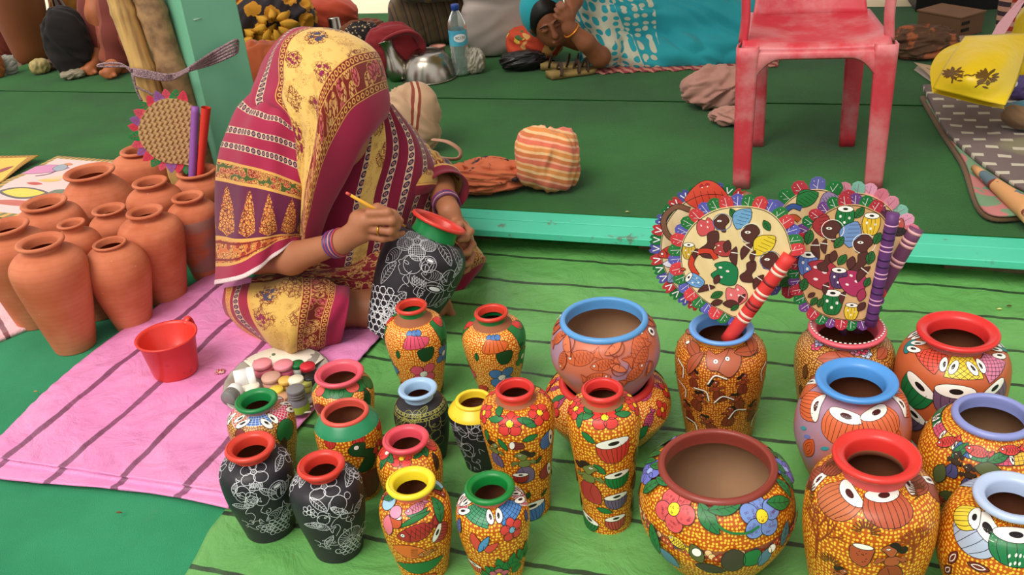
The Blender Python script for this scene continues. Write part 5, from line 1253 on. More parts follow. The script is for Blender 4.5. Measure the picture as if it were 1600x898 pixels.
# right hand closed round the brush
YH = 2.085
pk = A_(572, 356, YH)
bd.cap(wr_, A_(572, 345, YH - .002), .025, .024, .018); bd.cap(wr_, A_(566, 366, YH), .024, .022, .016); bd.cap(A_(560, 342, YH + .012), A_(585, 345, YH + .012), .022, .017, .012)
for kn, pip, dip, tip, r in (((577, 333, YH - .012), (606, 332, YH - .022), (618, 341, YH - .012), (622, 349, YH - .002), .0105), ((582, 345, YH - .016), (612, 345, YH - .028), (620, 353, YH - .014), (616, 360, YH - .002), .0108), ((582, 358, YH - .014), (610, 361, YH - .024), (618, 366, YH - .01), (612, 369, YH + .0), .0102), ((577, 369, YH - .008), (598, 373, YH - .014), (612, 371, YH - .006), (630, 364, YH + .008), .009)):
    bd.chain([A_(*kn), A_(*pip), A_(*dip), A_(*tip)], [r * 1.05, r, r * .92, r * .75], .005)
bd.chain([A_(556, 340, YH + .02), A_(590, 325, YH + .03), A_(614, 334, YH + .02), A_(626, 345, YH + .008)], [.014, .012, .0105, .0085], .006)
# left arm (camera right) and hand behind the vase
lsh, lel, lwr = A_(628, 222, 2.56), A_(686, 292, 2.51), A_(702, 330, 2.36)
bd.chain([lsh, A_(650, 258, 2.57), lel], [.05, .046, .040], .03); bd.chain([lel, lwr], [.042, .027], .02)
bd.cap(lwr, A_(718, 362, 2.335), .026, .024, .015)
for a, b, c, d, r in (((722, 352, 2.33), (735, 362, 2.28), (728, 372, 2.235), (716, 375, 2.215), .0102), ((726, 366, 2.33), (738, 382, 2.275), (731, 394, 2.235), (720, 397, 2.215), .0104), ((724, 378, 2.335), (738, 398, 2.285), (734, 410, 2.245), (726, 414, 2.225), .0100), ((718, 384, 2.34), (730, 408, 2.30), (730, 420, 2.26), (725, 425, 2.245), .009), ((712, 348, 2.335), (718, 352, 2.29), (714, 360, 2.255), (708, 364, 2.245), .0112)):
    bd.chain([A_(*a), A_(*b), A_(*c), A_(*d)], [r * 1.1, r, r * .92, r * .75], .006)
# legs: right knee at camera left, shin and foot crossing to the right
rk, ra_ = A_(430, 488, 2.22), A_(655, 492, 2.24)
bd.cap(hipc + [-.09, -.02, .0], rk, .085, .068, .04); bd.chain([rk, A_(520, 480, 2.225), A_(585, 482, 2.225), ra_], [.056, .050, .046, .034], .03)
lk = A_(712, 392, 2.57)
bd.cap(hipc + [.1, 0, .0], lk, .085, .05, .04); bd.chain([lk, A_(640, 440, 2.46), A_(560, 470, 2.42)], [.05, .05, .04], .03)
# right foot, toes towards the right of the vase
ft = A_(674, 482, 2.255)
bd.chain([ra_, ft, A_(690, 474, 2.27)], [.034, .032, .026], .02)
for x, y, r in ((706, 490, .0115), (703, 482, .0095), (702, 476, .0088), (699, 470, .0082), (695, 465, .0078)): bd.cap(A_(690, 476, 2.262), A_(x, y, 2.255), .016, r, .006)
V, Fc = bd.mesh(); mk('body', V, Fc, m_skin, lady_)
# cloth
hood = [
 [(600, 195, 2.50), (606, 175, 2.50), (606, 140, 2.52), (590, 85, 2.54), (545, 55, 2.58), (500, 45, 2.60), (480, 46, 2.62), (470, 60, 2.68)],
 [(602, 185, 2.42), (608, 166, 2.40), (603, 138, 2.40), (584, 80, 2.42), (535, 50, 2.46), (485, 43, 2.50), (465, 44, 2.52), (450, 55, 2.62)],
 [(585, 205, 2.36), (590, 187, 2.31), (575, 152, 2.29), (553, 86, 2.33), (505, 56, 2.40), (464, 50, 2.44), (446, 53, 2.48), (432, 70, 2.60)],
 [(565, 230, 2.34), (568, 214, 2.27), (548, 172, 2.245), (526, 104, 2.28), (482, 76, 2.35), (447, 66, 2.40), (425, 78, 2.46), (415, 92, 2.58)],
 [(548, 255, 2.33), (550, 250, 2.26), (525, 210, 2.22), (507, 130, 2.25), (466, 103, 2.31), (441, 92, 2.37), (412, 108, 2.44), (405, 118, 2.56)],
 [(530, 285, 2.33), (532, 288, 2.25), (505, 250, 2.20), (497, 158, 2.23), (460, 135, 2.29), (439, 124, 2.34), (400, 140, 2.42), (395, 145, 2.52)],
 [(512, 325, 2.32), (513, 328, 2.24), (490, 297, 2.19), (493, 195, 2.22), (462, 170, 2.27), (433, 155, 2.32), (402, 168, 2.38), (396, 168, 2.48)],
 [(498, 362, 2.31), (500, 360, 2.23), (481, 340, 2.18), (485, 245, 2.21), (470, 215, 2.25), (458, 192, 2.28), (448, 188, 2.32), (446, 190, 2.40)],
 [(490, 388, 2.30), (490, 385, 2.22), (475, 372, 2.18), (478, 300, 2.21), (471, 290, 2.23), (466, 280, 2.26), (463, 270, 2.30), (462, 270, 2.36)],
 [(483, 412, 2.28), (484, 410, 2.21), (474, 400, 2.19), (473, 370, 2.21), (470, 365, 2.22), (467, 360, 2.25), (465, 350, 2.28), (464, 350, 2.33)]]
def wr_hood(U, V_): return .004 * np.sin(U * 3.1 + np.sin(V_ * 1.3) * 1.2) * np.clip(V_ / 4, 0, 1) + .005 * np.sin(U * 7 + V_ * .4) * np.clip((V_ - 4.5) / 2, 0, 1) * np.clip((U - 2.6) * 2, 0, 1)
patch('saree_veil', hood, clothm('saree_veil_print', f_hood), lady_, 14, wr=wr_hood)
shawl = [
 [(420, 120, 2.62), (412, 112, 2.52), (418, 130, 2.45), (428, 150, 2.38), (440, 165, 2.34), (465, 183, 2.31), (485, 195, 2.33)],
 [(400, 150, 2.60), (393, 143, 2.50), (400, 155, 2.40), (418, 165, 2.34), (438, 178, 2.31), (468, 200, 2.28), (488, 210, 2.31)],
 [(375, 175, 2.60), (368, 168, 2.47), (385, 178, 2.36), (410, 188, 2.30), (438, 195, 2.28), (470, 212, 2.27), (490, 222, 2.30)],
 [(358, 208, 2.58), (353, 203, 2.44), (378, 206, 2.33), (408, 213, 2.27), (438, 220, 2.26), (471, 233, 2.26), (490, 240, 2.29)],
 [(352, 232, 2.57), (347, 226, 2.42), (375, 231, 2.30), (406, 239, 2.25), (438, 248, 2.24), (471, 262, 2.25), (490, 270, 2.28)],
 [(349, 254, 2.56), (344, 250, 2.41), (374, 257, 2.28), (406, 265, 2.23), (438, 275, 2.22), (471, 289, 2.24), (490, 296, 2.27)],
 [(347, 286, 2.55), (342, 282, 2.39), (373, 289, 2.26), (406, 295, 2.21), (438, 303, 2.20), (471, 313, 2.23), (488, 318, 2.26)],
 [(345, 328, 2.53), (340, 325, 2.37), (372, 330, 2.23), (405, 334, 2.18), (437, 336, 2.18), (468, 340, 2.21), (485, 342, 2.25)],
 [(344, 372, 2.51), (339, 368, 2.35), (370, 373, 2.20), (403, 371, 2.16), (436, 366, 2.17), (462, 366, 2.20), (480, 366, 2.24)],
 [(342, 418, 2.48), (338, 416, 2.33), (368, 414, 2.18), (400, 398, 2.145), (432, 378, 2.155), (458, 371, 2.19), (476, 370, 2.24)],
 [(340, 447, 2.46), (337, 444, 2.32), (364, 440, 2.17), (396, 427, 2.13), (428, 403, 2.145), (455, 380, 2.18), (474, 374, 2.24)]]
def wr_shawl(U, V_): return .004 * np.sin(V_ * 1.1 + U * 1.7) + .003 * np.sin(U * 5.0 + V_ * .5)
patch('saree_shawl', shawl, clothm('saree_shawl_print', f_shawl), lady_, 12, wr=wr_shawl)
# back of the saree closing the figure from behind
back = [
 [(478, 50, 2.66), (500, 48, 2.70), (540, 60, 2.70), (580, 90, 2.66), (604, 140, 2.56)],
 [(430, 110, 2.66), (470, 110, 2.76), (530, 120, 2.76), (590, 140, 2.70), (612, 166, 2.58)],
 [(372, 180, 2.62), (430, 190, 2.78), (520, 200, 2.80), (610, 205, 2.74), (650, 215, 2.62)],
 [(349, 260, 2.58), (430, 270, 2.78), (520, 280, 2.82), (620, 280, 2.76), (690, 275, 2.62)],
 [(342, 350, 2.54), (430, 340, 2.74), (520, 340, 2.80), (620, 340, 2.76), (700, 330, 2.62)],
 [(340, 440, 2.48), (420, 400, 2.70), (520, 390, 2.78), (620, 390, 2.74), (700, 390, 2.60)]]
patch('saree_back', back, clothm('saree_back_print', lambda u, v: beads(v - 2.5, u, 5.0, .1, beads(v - 3.5, u, 5.0, .1, MG))), lady_, 8)
chest = [
 [(500, 190, 2.42), (560, 182, 2.42), (596, 168, 2.47), (612, 163, 2.52), (612, 168, 2.64)],
 [(490, 258, 2.35), (550, 252, 2.36), (608, 235, 2.40), (652, 218, 2.47), (664, 224, 2.64)],
 [(482, 330, 2.30), (540, 322, 2.31), (598, 300, 2.36), (665, 270, 2.42), (700, 276, 2.60)],
 [(480, 385, 2.29), (540, 375, 2.29), (596, 355, 2.34), (650, 335, 2.40), (690, 325, 2.52)],
 [(478, 425, 2.30), (540, 415, 2.28), (592, 405, 2.33), (640, 395, 2.40), (680, 380, 2.50)]]
patch('saree_front', chest, clothm('saree_front_print', f_chest), lady_, 14, wr=lambda U, V_: .005 * np.sin(U * 5 + V_ * .8) * np.clip(V_ - .4, 0, 1))
sl = cat([A_(628, 232, 2.57), A_(655, 256, 2.56), A_(681, 279, 2.53), A_(697, 302, 2.455)], 10)
V, Fc, uv = tube(sl, np.linspace(.050, .064, len(sl)) + .003 * np.sin(np.arange(len(sl)) * 1.1), 26, cap=False)
o = mk('blouse_sleeve', V, Fc, clothm('blouse_sleeve_print', f_sleeve), lady_, uv=uv); solidify(o, .003, 0)
# a wide fold of saree over the sleeve
fold_ = [
 [(560, 240, 2.40), (600, 225, 2.42), (640, 222, 2.47), (660, 232, 2.56)],
 [(540, 300, 2.36), (600, 270, 2.39), (655, 258, 2.43), (694, 262, 2.58)],
 [(532, 330, 2.35), (600, 300, 2.37), (665, 285, 2.41), (706, 290, 2.55)],
 [(530, 345, 2.34), (600, 318, 2.37), (660, 302, 2.41), (708, 304, 2.55)]]
patch('sleeve_fold', fold_, clothm('sleeve_fold_print', lambda u, v: mixc(v > 2.0, treefield(u, v, 1.8, 1.4, S(190, 146, 76)), mixc(absn(v - 2.08) < .06, S(126, 32, 50), GO))), lady_, 12, wr=lambda U, V_: .004 * np.sin(U * 6 + V_))
lap = [
 [(352, 452, 2.38), (358, 448, 2.30), (395, 443, 2.24), (430, 437, 2.22), (470, 432, 2.22), (505, 436, 2.22), (530, 445, 2.20), (547, 450, 2.20)],
 [(350, 475, 2.36), (355, 472, 2.27), (390, 468, 2.17), (430, 462, 2.13), (470, 460, 2.12), (503, 462, 2.14), (528, 465, 2.13), (546, 468, 2.13)],
 [(360, 500, 2.34), (364, 496, 2.25), (395, 497, 2.14), (430, 493, 2.08), (465, 490, 2.07), (495, 490, 2.10), (522, 490, 2.105), (543, 490, 2.11)],
 [(385, 525, 2.30), (390, 519, 2.22), (410, 522, 2.12), (435, 522, 2.06), (462, 520, 2.05), (490, 518, 2.08), (515, 515, 2.10), (538, 512, 2.11)],
 [(420, 545, 2.25), (422, 541, 2.18), (432, 545, 2.12), (445, 548, 2.08), (462, 548, 2.07), (488, 545, 2.09), (512, 541, 2.12), (530, 535, 2.14)],
 [(440, 545, 2.25), (440, 545, 2.20), (448, 550, 2.16), (455, 550, 2.15), (465, 550, 2.15), (485, 548, 2.16), (505, 544, 2.18), (525, 538, 2.22)]]
patch('saree_lap', lap, clothm('saree_lap_print', f_lap), lady_, 14, wr=lambda U, V_: .003 * np.sin(U * 4 + V_ * 1.5))
belly = [
 [(470, 400, 2.33), (545, 392, 2.33), (590, 380, 2.34), (640, 370, 2.38), (690, 345, 2.44)],
 [(400, 430, 2.27), (520, 424, 2.26), (570, 420, 2.28), (620, 415, 2.30), (680, 405, 2.40)],
 [(400, 445, 2.27), (510, 440, 2.25), (565, 448, 2.25), (610, 455, 2.27), (670, 450, 2.37)],
 [(430, 455, 2.34), (510, 460, 2.33), (565, 468, 2.32), (610, 480, 2.32), (660, 480, 2.37)]]
patch('saree_waist', belly, clothm('saree_waist_print', f_belly), lady_, 12, wr=lambda U, V_: .006 * np.sin(V_ * 5 + U * 1.4))
knee = [
 [(655, 325, 2.50), (690, 325, 2.44), (715, 332, 2.44), (728, 345, 2.49), (730, 350, 2.62)],
 [(660, 360, 2.45), (700, 360, 2.40), (728, 362, 2.40), (741, 375, 2.46), (742, 380, 2.62)],
 [(665, 395, 2.43), (705, 397, 2.38), (735, 395, 2.38), (752, 398, 2.43), (752, 400, 2.58)],
 [(670, 425, 2.43), (705, 430, 2.38), (730, 422, 2.38), (757, 408, 2.42), (756, 410, 2.54)],
 [(668, 455, 2.42), (695, 468, 2.39), (712, 463, 2.39), (720, 455, 2.41), (720, 452, 2.50)],
 [(660, 468, 2.45), (690, 476, 2.43), (705, 470, 2.42), (712, 462, 2.45), (712, 460, 2.50)]]
patch('saree_knee', knee, clothm('saree_knee_print', f_knee), lady_, 12, wr=lambda U, V_: .003 * np.sin(V_ * 4 + U * 2))
# hair under the veil
hf = Field(headc - .16, headc + .16, .006); hf.ell(headc - fd * .02 + hu * .012, (.078, .092, .104), HX, .01); hf.ell(headc - fd * .10 - hu * .01, (.05, .05, .05), HX, .03)
V, Fc = hf.mesh(); mk('hair', V, Fc, mat('black_hair', S(18, 14, 14), .45), lady_)
# bangles and ring
def ringmesh(c, n, R0, r, seg=40, sec=8):
    n = n / np.linalg.norm(n); a = np.cross(n, [0, 0, 1.0]); a /= np.linalg.norm(a); b = np.cross(n, a); t = np.linspace(0, 2 * PI, seg, endpoint=False); V = []
    for q in t:
        e = math.cos(q) * a + math.sin(q) * b
        for s_ in np.linspace(0, 2 * PI, sec, endpoint=False): V.append(c + e * (R0 + r * math.cos(s_)) + n * r * math.sin(s_))
    Fc = [(i * sec + j, ((i + 1) % seg) * sec + j, ((i + 1) % seg) * sec + (j + 1) % sec, i * sec + (j + 1) % sec) for i in range(seg) for j in range(sec)]
    return np.array(V), Fc
bn = wr_ - A_(455, 403, 2.19)
for k, c in enumerate(((170, 60, 76), (60, 48, 110), (190, 120, 110), (56, 46, 120), (150, 50, 70), (64, 50, 116))):
    V, Fc = ringmesh(wr_ - bn / np.linalg.norm(bn) * (-.004 + .0052 * k), bn + np.array([0, 0, .02]) * (k - 2.5) / 2.5, .0335, .0026)
    mk('bangle', V, Fc, PM(c, .3, coat=.4), lady_)
bn2 = lwr - lel
for k, c in enumerate(((150, 50, 80), (70, 50, 110), (180, 120, 120), (90, 40, 90))):
    V, Fc = ringmesh(lel + bn2 * (.62 + .055 * k), bn2, .036, .0026); mk('bangle', V, Fc, PM(c, .3, coat=.4), lady_)
V, Fc = ringmesh(A_(592, 359, YH - .018), A_(610, 361, YH - .024) - A_(582, 358, YH - .014), .0112, .0022, 24); mk('finger_ring', V, Fc, mat('gold', S(226, 170, 60), .25, metal=1.0), lady_)

# ---- brush in her hand
b0, b1 = A_(541, 301, YH - .02), A_(641, 358, YH + .035)
L_ = [b0 + (b1 - b0) * t for t in (0, .06, .5, .74, .80, .92, 1.0)]
br_root = thing('paintbrush', b1, 'thin yellow paintbrush with red end in the seated woman\'s hand', 'paintbrush')
V, Fc, uv = tube(L_[1:4], [.0036, .0046, .0036], 12); mk('handle', V, Fc, PM((222, 160, 50), .4), br_root)
V, Fc, uv = tube(L_[:2], [.0034, .0037], 12); mk('end_tip', V, Fc, PM((206, 80, 70), .4), br_root)
V, Fc, uv = tube(L_[3:6], [.0038, .0036, .0028], 12); mk('ferrule', V, Fc, PM((190, 120, 40), .35), br_root)
V, Fc, uv = tube([L_[5], (L_[5] + L_[6]) / 2, L_[6]], [.0028, .0034, .0008], 10); mk('bristles', V, Fc, PM((60, 34, 28), .8), br_root)

# ---- black vase she is painting, leaning to the right
vb = G(612, 520, .034); vm_ = at(688, 342, vb[1] + .075); axd = vm_ - vb; VH = float(np.linalg.norm(axd)); axd /= VH
q_ = Vector((0, 0, 1)).rotation_difference(Vector(axd)).to_matrix(); RM = np.array(q_)
def d_held(D):
    w = W_
    for x, y, z, fn, a in ((652, 378, 74, 0, -10), (693, 395, 60, 1, -50), (712, 400, 60, 1, -70), (640, 420, 60, 2, -10), (680, 430, 56, 4, 10), (618, 395, 60, 4, 60), (607, 425, 60, 1, 70), (640, 455, 60, 3, 20), (672, 460, 60, 6, 0), (700, 440, 54, 2, 30), (596, 470, 60, 5, 20), (590, 500, 60, 5, 10), (612, 495, 50, 5, 0), (625, 470, 50, 1, 80), (655, 440, 30, 7, 0), (690, 470, 40, 4, 50), (716, 420, 44, 1, 60), (640, 500, 50, 4, 30), (668, 412, 34, 6, 0), (620, 372, 40, 1, 40)):
        D.go(x, y, z * .8, a); (lambda: la_flower(D, w, .0010, True), lambda: la_leaf(D, w), lambda: la_face(D, w), lambda: la_body(D, w), lambda: la_fish(D, w), lambda: la_scales(D, w, .0016), lambda: la_drum(D, w), lambda: la_comb(D, w))[fn]()
vase('large leaning black vase with green neck and red lip, held by the painting woman', (688, 342), 94, 136, P=vb, H=VH, rn=.80, lip=(206, 58, 46), neck=GRN, nk=.16, pb=[(0, .60), (.012, .63), (.2, .78), (.45, .95), (.64, 1.0), (.76, .95), (.84, .74), (.855, .60)], body=BK, deco=d_held, lt=.008, R=RM, group=PG)
# ------------------------------------------------------------ things round the pots
def turned(name, prof, seg, P, matl, parent=None, R=None):
    s_ = Turned.__new__(Turned); s_.P = np.asarray(P, float); f = -s_.P[:2] / np.linalg.norm(s_.P[:2])
    s_.f = np.array([f[0], f[1], 0]); s_.rt = np.array([-f[1], f[0], 0]); s_.R = R
    V, Fc, uv = Turned.lathe(s_, prof, seg); return mk(name, V, Fc, matl, parent, uv=uv, org=None if parent else P)
def rotto(ax):
    ax = np.asarray(ax, float); ax = ax / np.linalg.norm(ax); return np.array(Vector((0, 0, 1)).rotation_difference(Vector(ax)).to_matrix())
# red mug
mp = G(276, 580, .02); mp[2] = .022; s0 = ppm(mp); mr, mbr = 44 / s0, 33 / s0; mh = .105
m_mug = mat('worn_red_plastic', lambda: mixc(sstep(ntex(coords('Object'), 30.0, 4.0), .66, .7) * .5, S(214, 52, 40), S(150, 30, 30)), .35, coat=.2)
mug = thing('mug', mp, 'red plastic mug standing on the pink sheet', 'mug')
turned('body', [(.0005, 0), (mbr, 0), (mbr + .002, .004), (mr - .002, mh - .006), (mr + .004, mh - .004), (mr + .0045, mh), (mr - .001, mh), (mr - .005, mh - .006), (mbr - .002, .006), (.0005, .004)], 64, mp, m_mug, mug)
hd = at(284, 512, mp[1] + .05) - mp; hd[2] = 0; hd /= np.linalg.norm(hd)
V, Fc, uv = tube(cat([mp + hd * (mr - .004) + [0, 0, mh - .008], mp + hd * (mr + .014) + [0, 0, mh + .002], mp + hd * (mr + .020) + [0, 0, mh - .03], mp + hd * (mr - .006) + [0, 0, mh - .05]], 6), .009, 12, flat=.5); mk('handle', V, Fc, m_mug, mug)
# scrap of wrapper
wp = G(344, 581, .022); V = [wp + np.array([x * .012, y * .009, abs(nz((x, y, 2), 2)) * .014]) for y in np.linspace(-1, 1, 7) for x in np.linspace(-1, 1, 9)]
o = mk('wrapper_scrap', V, grid_faces(7, 9), mat('red_foil', lambda: mixc(ntex(coords('Object'), 90.0, 3.0) > .5, S(196, 60, 60), S(220, 170, 160)), .3, metal=.3)); solidify(o, .0006); tag(o, 'scrap of red and silver wrapper lying on the pink sheet', 'wrapper')
# ---- paint tray
tp = G(436, 602, .024); tp[2] = .0235; ts = ppm(tp); ta, tb = 88 / ts, 0
tx = G(520, 585, .024) - G(350, 618, .024); ta = np.linalg.norm(tx) / 2; tx /= 2 * ta; ty = np.array([-tx[1], tx[0], 0])
tb = abs((G(430, 550, .024) - G(445, 655, .024)) @ ty) / 2
m_tray = mat('tarnished_tray', lambda: mixc(ntex(coords('Object'), 26.0, 5.0), S(150, 140, 128), S(226, 220, 208)), .35, metal=.4)
m_paper = mat('paint_spotted_paper', lambda: mixc(vor(coords('Object'), 22.0)[0] < .12, mixc(ntex(coords('Object'), 20.0, 3.0) > .62, S(226, 214, 196), S(150, 140, 130)), S(90, 110, 80)), .7)
tray = thing('tray', tp, 'oval metal tray crowded with small paint jars beside the woman\'s knee', 'tray')
def oval(rs, seg=72):
    a = np.linspace(0, 2 * PI, seg, endpoint=False); V = []
    for k, (r, z) in enumerate(rs): V += [tp + tx * (ta * r * math.cos(q)) + ty * (tb * r * math.sin(q)) + np.array([0, 0, z + (.0012 * math.sin(q * 22) if .9 < r else 0)]) for q in a]
    Fc = grid_faces(len(rs), seg, True).tolist(); Fc.append(tuple(range(seg))); return V, Fc
V, Fc = oval([(.74, .001), (.80, .003), (.88, .012), (.97, .018), (1.0, .017), (.97, .015), (.88, .008), (.8, 0), (.74, -.001)]); Fc.append(tuple(8 * 72 + k for k in range(71, -1, -1))); mk('tray_body', V, Fc, m_tray, tray)
V = []; 
for rr in (.5, 1.0):
    for q in np.linspace(.35, 2.3, 20): V.append(tp + tx * (ta * .94 * rr * math.cos(q)) + ty * (tb * .97 * rr * math.sin(q)) + np.array([0, 0, .004 + .019 * max(0, rr - .6) * 2.2]))
o = mk('paper_sheet', V, grid_faces(2, 20), m_paper); solidify(o, .0008); tag(o, 'paint-spotted paper lining the back of the paint tray', 'paper')
JG = 'paint jars in the tray'
def jar(label, x, y, r, h, cb, cl, lie=None, zb=.006, neckj=False, lab=None):
    rr = r / ts; P = G(x, y, tp[2] + zb + h) - np.array([0, 0, h]); R = None
    if lie is not None: R = rotto(lie); P = G(x, y, tp[2] + zb + rr); P = P - R @ np.array([0, 0, h / 2])
    j = thing('paint_jar', P, label, 'jar', JG)
    lh = h * .38
    if neckj:
        turned('jar_body', [(.0005, 0), (rr * 1.05, 0), (rr * 1.08, .003), (rr * 1.08, h * .5), (rr * .8, h * .6), (rr * .8, h * .64)], 32, P, PM(cb, .3), j, R)
        turned('lid', [(rr * .84, h * .64), (rr * .95, h * .66), (rr * .95, h * .72), (rr * .88, h * .74), (rr * .96, h * .76), (rr * .96, h * .82), (rr * .88, h * .84), (rr * .95, h * .86), (rr * .95, h * .98), (rr * .88, h), (.0005, h)], 32, P, PM(cl, .35), j, R)
        if lab: turned('paper_label', [(rr * 1.09, h * .06), (rr * 1.095, h * .08), (rr * 1.095, h * .34), (rr * 1.09, h * .36)], 32, P, PM(lab, .6), j, R)
    else:
        turned('jar_body', [(.0005, 0), (rr * .94, 0), (rr * .98, .002), (rr * .98, h - lh - .002), (rr * .88, h - lh)], 32, P, PM(cb, .3), j, R)
        turned('lid', [(rr * .9, h - lh), (rr * 1.0, h - lh + .001), (rr * 1.0, h - .002), (rr * .95, h), (.0005, h)], 32, P, PM(cl, .35), j, R)
jar('pink-lidded paint jar at the back left of the tray', 409, 566, 15.5, .032, (214, 110, 128), (228, 140, 150))
jar('pink-lidded paint jar at the back middle of the tray', 442, 568, 15.5, .032, (206, 92, 122), (224, 136, 148))
jar('paint jar with beige lid in the middle of the tray', 423, 587, 15, .030, (196, 140, 124), (204, 158, 140))
jar('white paint jar lying on its side in the tray', 383, 590, 15, .048, (236, 234, 234), (244, 242, 240), lie=tx * 1.0 + ty * .1, zb=.012)
jar('paint jar with flat cream lid near the green-lipped vase', 391, 602, 14, .022, (220, 212, 190), (234, 226, 206))
jar('grey and white paint jar lying at the left rim of the tray', 363, 616, 12.5, .042, (120, 120, 116), (222, 220, 216), lie=tx * .5 + ty * .9, zb=.01)
jar('small paint jar with yellow-orange lid', 445, 592, 10.5, .032, (214, 164, 90), (226, 178, 90))
jar('small paint jar with cream-white lid', 462, 591, 12, .034, (150, 150, 90), (232, 224, 200))
jar('small paint jar with lemon-yellow lid', 431, 607, 11, .026, (214, 190, 60), (226, 200, 76))
jar('small paint jar with tan lid in front of the yellow one', 443, 617, 10, .020, (190, 140, 100), (200, 150, 116))
jar('grey screw-top paint jar with lime label at the tray front', 461, 606, 14, .062, (116, 114, 122), (120, 118, 120), neckj=True, lab=(160, 190, 60))
jar('paint jar with dark green lid at the back of the tray', 464, 567, 11, .026, (190, 190, 180), (24, 110, 56))
jar('paint jar with bright red lid at the back right of the tray', 480, 570, 12, .030, (30, 28, 30), (200, 44, 56))
jar('paint jar with black lid beside the red one', 484, 588, 10, .030, (28, 26, 28), (34, 32, 34))
jar('paint jar with olive lid', 477, 595, 10, .026, (120, 120, 50), (150, 150, 70))
for x0, y0, x1, y1, lb in ((452, 640, 488, 634, 'upper white spatula stick at the front of the tray'), (450, 647, 486, 643, 'lower white spatula stick at the front of the tray')):
    a, b = G(x0, y0, tp[2] + .009), G(x1, y1, tp[2] + .012); V, Fc, uv = tube([a, (a + b) / 2, b], [.0018, .0024, .003], 10, flat=.5); tag(mk('spatula', V, Fc, PM((226, 220, 210), .4)), lb, 'spatula')

# ------------------------------------------------------------ post, bamboo and rope
m_post = mat('sea_green_painted_wood', lambda: mixc(ntex(coords('Object'), 5.0, 4.0), S(104, 172, 138), S(124, 190, 156)), .6, bump=lambda: ntex(coords('Object'), 60.0, 3.0), bs=.15)
pp = at(343, 150, 3.14); pp[2] = ZP
to = -pp / np.linalg.norm(pp); c_, s_ = math.cos(.42), math.sin(.42); pn = np.array([c_ * to[0] - s_ * to[1], s_ * to[0] + c_ * to[1], 0]); px_ = np.array([-pn[1], pn[0], 0])
post = thing('wooden_post', pp, 'sea-green painted square wooden post behind the woman', 'post')
V, Fc = box(pp + [0, 0, 1.15], .185, .16, 2.3, np.array([px_, pn, [0, 0, 1]]), .004); mk('post_board', V, Fc, m_post, post, smooth=False)
for x, z, w_ in ((.04, .66, .05), (-.05, .60, .025), (.02, .25, .04)):
    V, Fc = box(pp + px_ * x + pn * .081 + [0, 0, z], w_, .002, .003, np.array([px_, pn, [0, 0, 1]])); mk('staple', V, Fc, PM((170, 200, 180)), post)
V, Fc, uv = tube([pp + px_ * .05 + pn * .078 + [0, 0, .75], pp + px_ * .05 + pn * .083 + [0, 0, .75]], .009, 14); mk('nail_head', V, Fc, PM((96, 150, 120)), post)
m_bam = mat('weathered_bamboo', lambda: mixc(sstep(ntex(vec(xyz(coords('Object'))[0] * 60.0, xyz(coords('Object'))[1] * 60.0, xyz(coords('Object'))[2] * 5.0), 1.0, 4.0), .35, .75), S(206, 164, 98), S(150, 112, 66)), .5, bump=lambda: ntex(coords('Object'), 40.0, 3.0), bs=.2)
m_bam2 = mat('grey_bamboo', lambda: mixc(sstep(ntex(coords('Object'), 30.0, 5.0), .3, .75), S(170, 132, 92), S(118, 88, 62)), .6, bump=lambda: ntex(coords('Object'), 50.0, 3.0), bs=.3)
for lb, a, b, r, m_, nodes in (('pale bamboo pole tied at the left of the green post', at(187, 0, 3.06), at(241, 155, 3.06), .037, m_bam, (.48, .82, .2)), ('thicker grey-brown bamboo pole between the pale one and the green post', at(232, 0, 3.07), at(283, 150, 3.07), .044, m_bam2, (.4, .75))):
    d = (b - a); lo = a + d * (a[2] - ZP - .006) / -d[2]; hi = a - d * 1.6; n = 60; ts_ = np.linspace(0, 1, n); L_ = [lo + (hi - lo) * t for t in ts_]
    rad = r * (1 + .02 * np.sin(ts_ * 40)); 
    for q in np.arange(.08, 1, .155): rad = rad + r * .11 * np.exp(-((ts_ - q) / .008) ** 2)
    bp = thing('bamboo_pole', lo, lb, 'pole', 'bamboo poles tied to the post'); V, Fc, uv = tube(L_, rad, 28); mk('culm', V, Fc, m_bam if m_ is m_bam else m_bam2, bp, uv=uv)
m_rope = mat('twisted_grey_cord', lambda: mixc(sinn(ntex(coords('Object'), 90.0, 1.0) * 40.0) > 0.0, S(104, 80, 88), S(164, 134, 138)), .8)
rope = thing('rope', at(235, 118, 3.01), 'mauve-grey cord lashing the two bamboo poles to the post', 'rope')
for k in range(5):
    dy = -6 + 3.0 * k; L_ = cat([at(205, 110 + dy * .3, 3.04), at(212, 113 + dy * .8, 3.005), at(235, 117 + dy * .8, 3.0), at(258, 121 + dy * .7, 3.0), at(276, 118 + dy * .5, 3.005), at(296, 108 + dy * .4, 2.89), at(330, 92 + dy * 1.4, 3.02), at(366, 74 + dy * 1.8, 3.03), at(372, 71 + dy, 3.08)], 5)
    V, Fc, uv = tube(L_, .0042, 8); mk('strand', V, Fc, m_rope, rope, uv=uv)
for L_ in ([(206, 113, 3.01), (190, 100, 3.01), (165, 99, 3.01), (152, 103, 3.01), (170, 104, 3.01), (196, 104, 3.01), (206, 110, 3.01)], [(206, 113, 3.01), (212, 134, 3.01), (230, 143, 3.01), (240, 148, 3.01)], [(208, 115, 3.01), (213, 140, 3.01), (222, 158, 3.01)]):
    V, Fc, uv = tube(cat([at(*q) for q in L_], 6), .0036, 8); mk('loose_end', V, Fc, m_rope, rope)

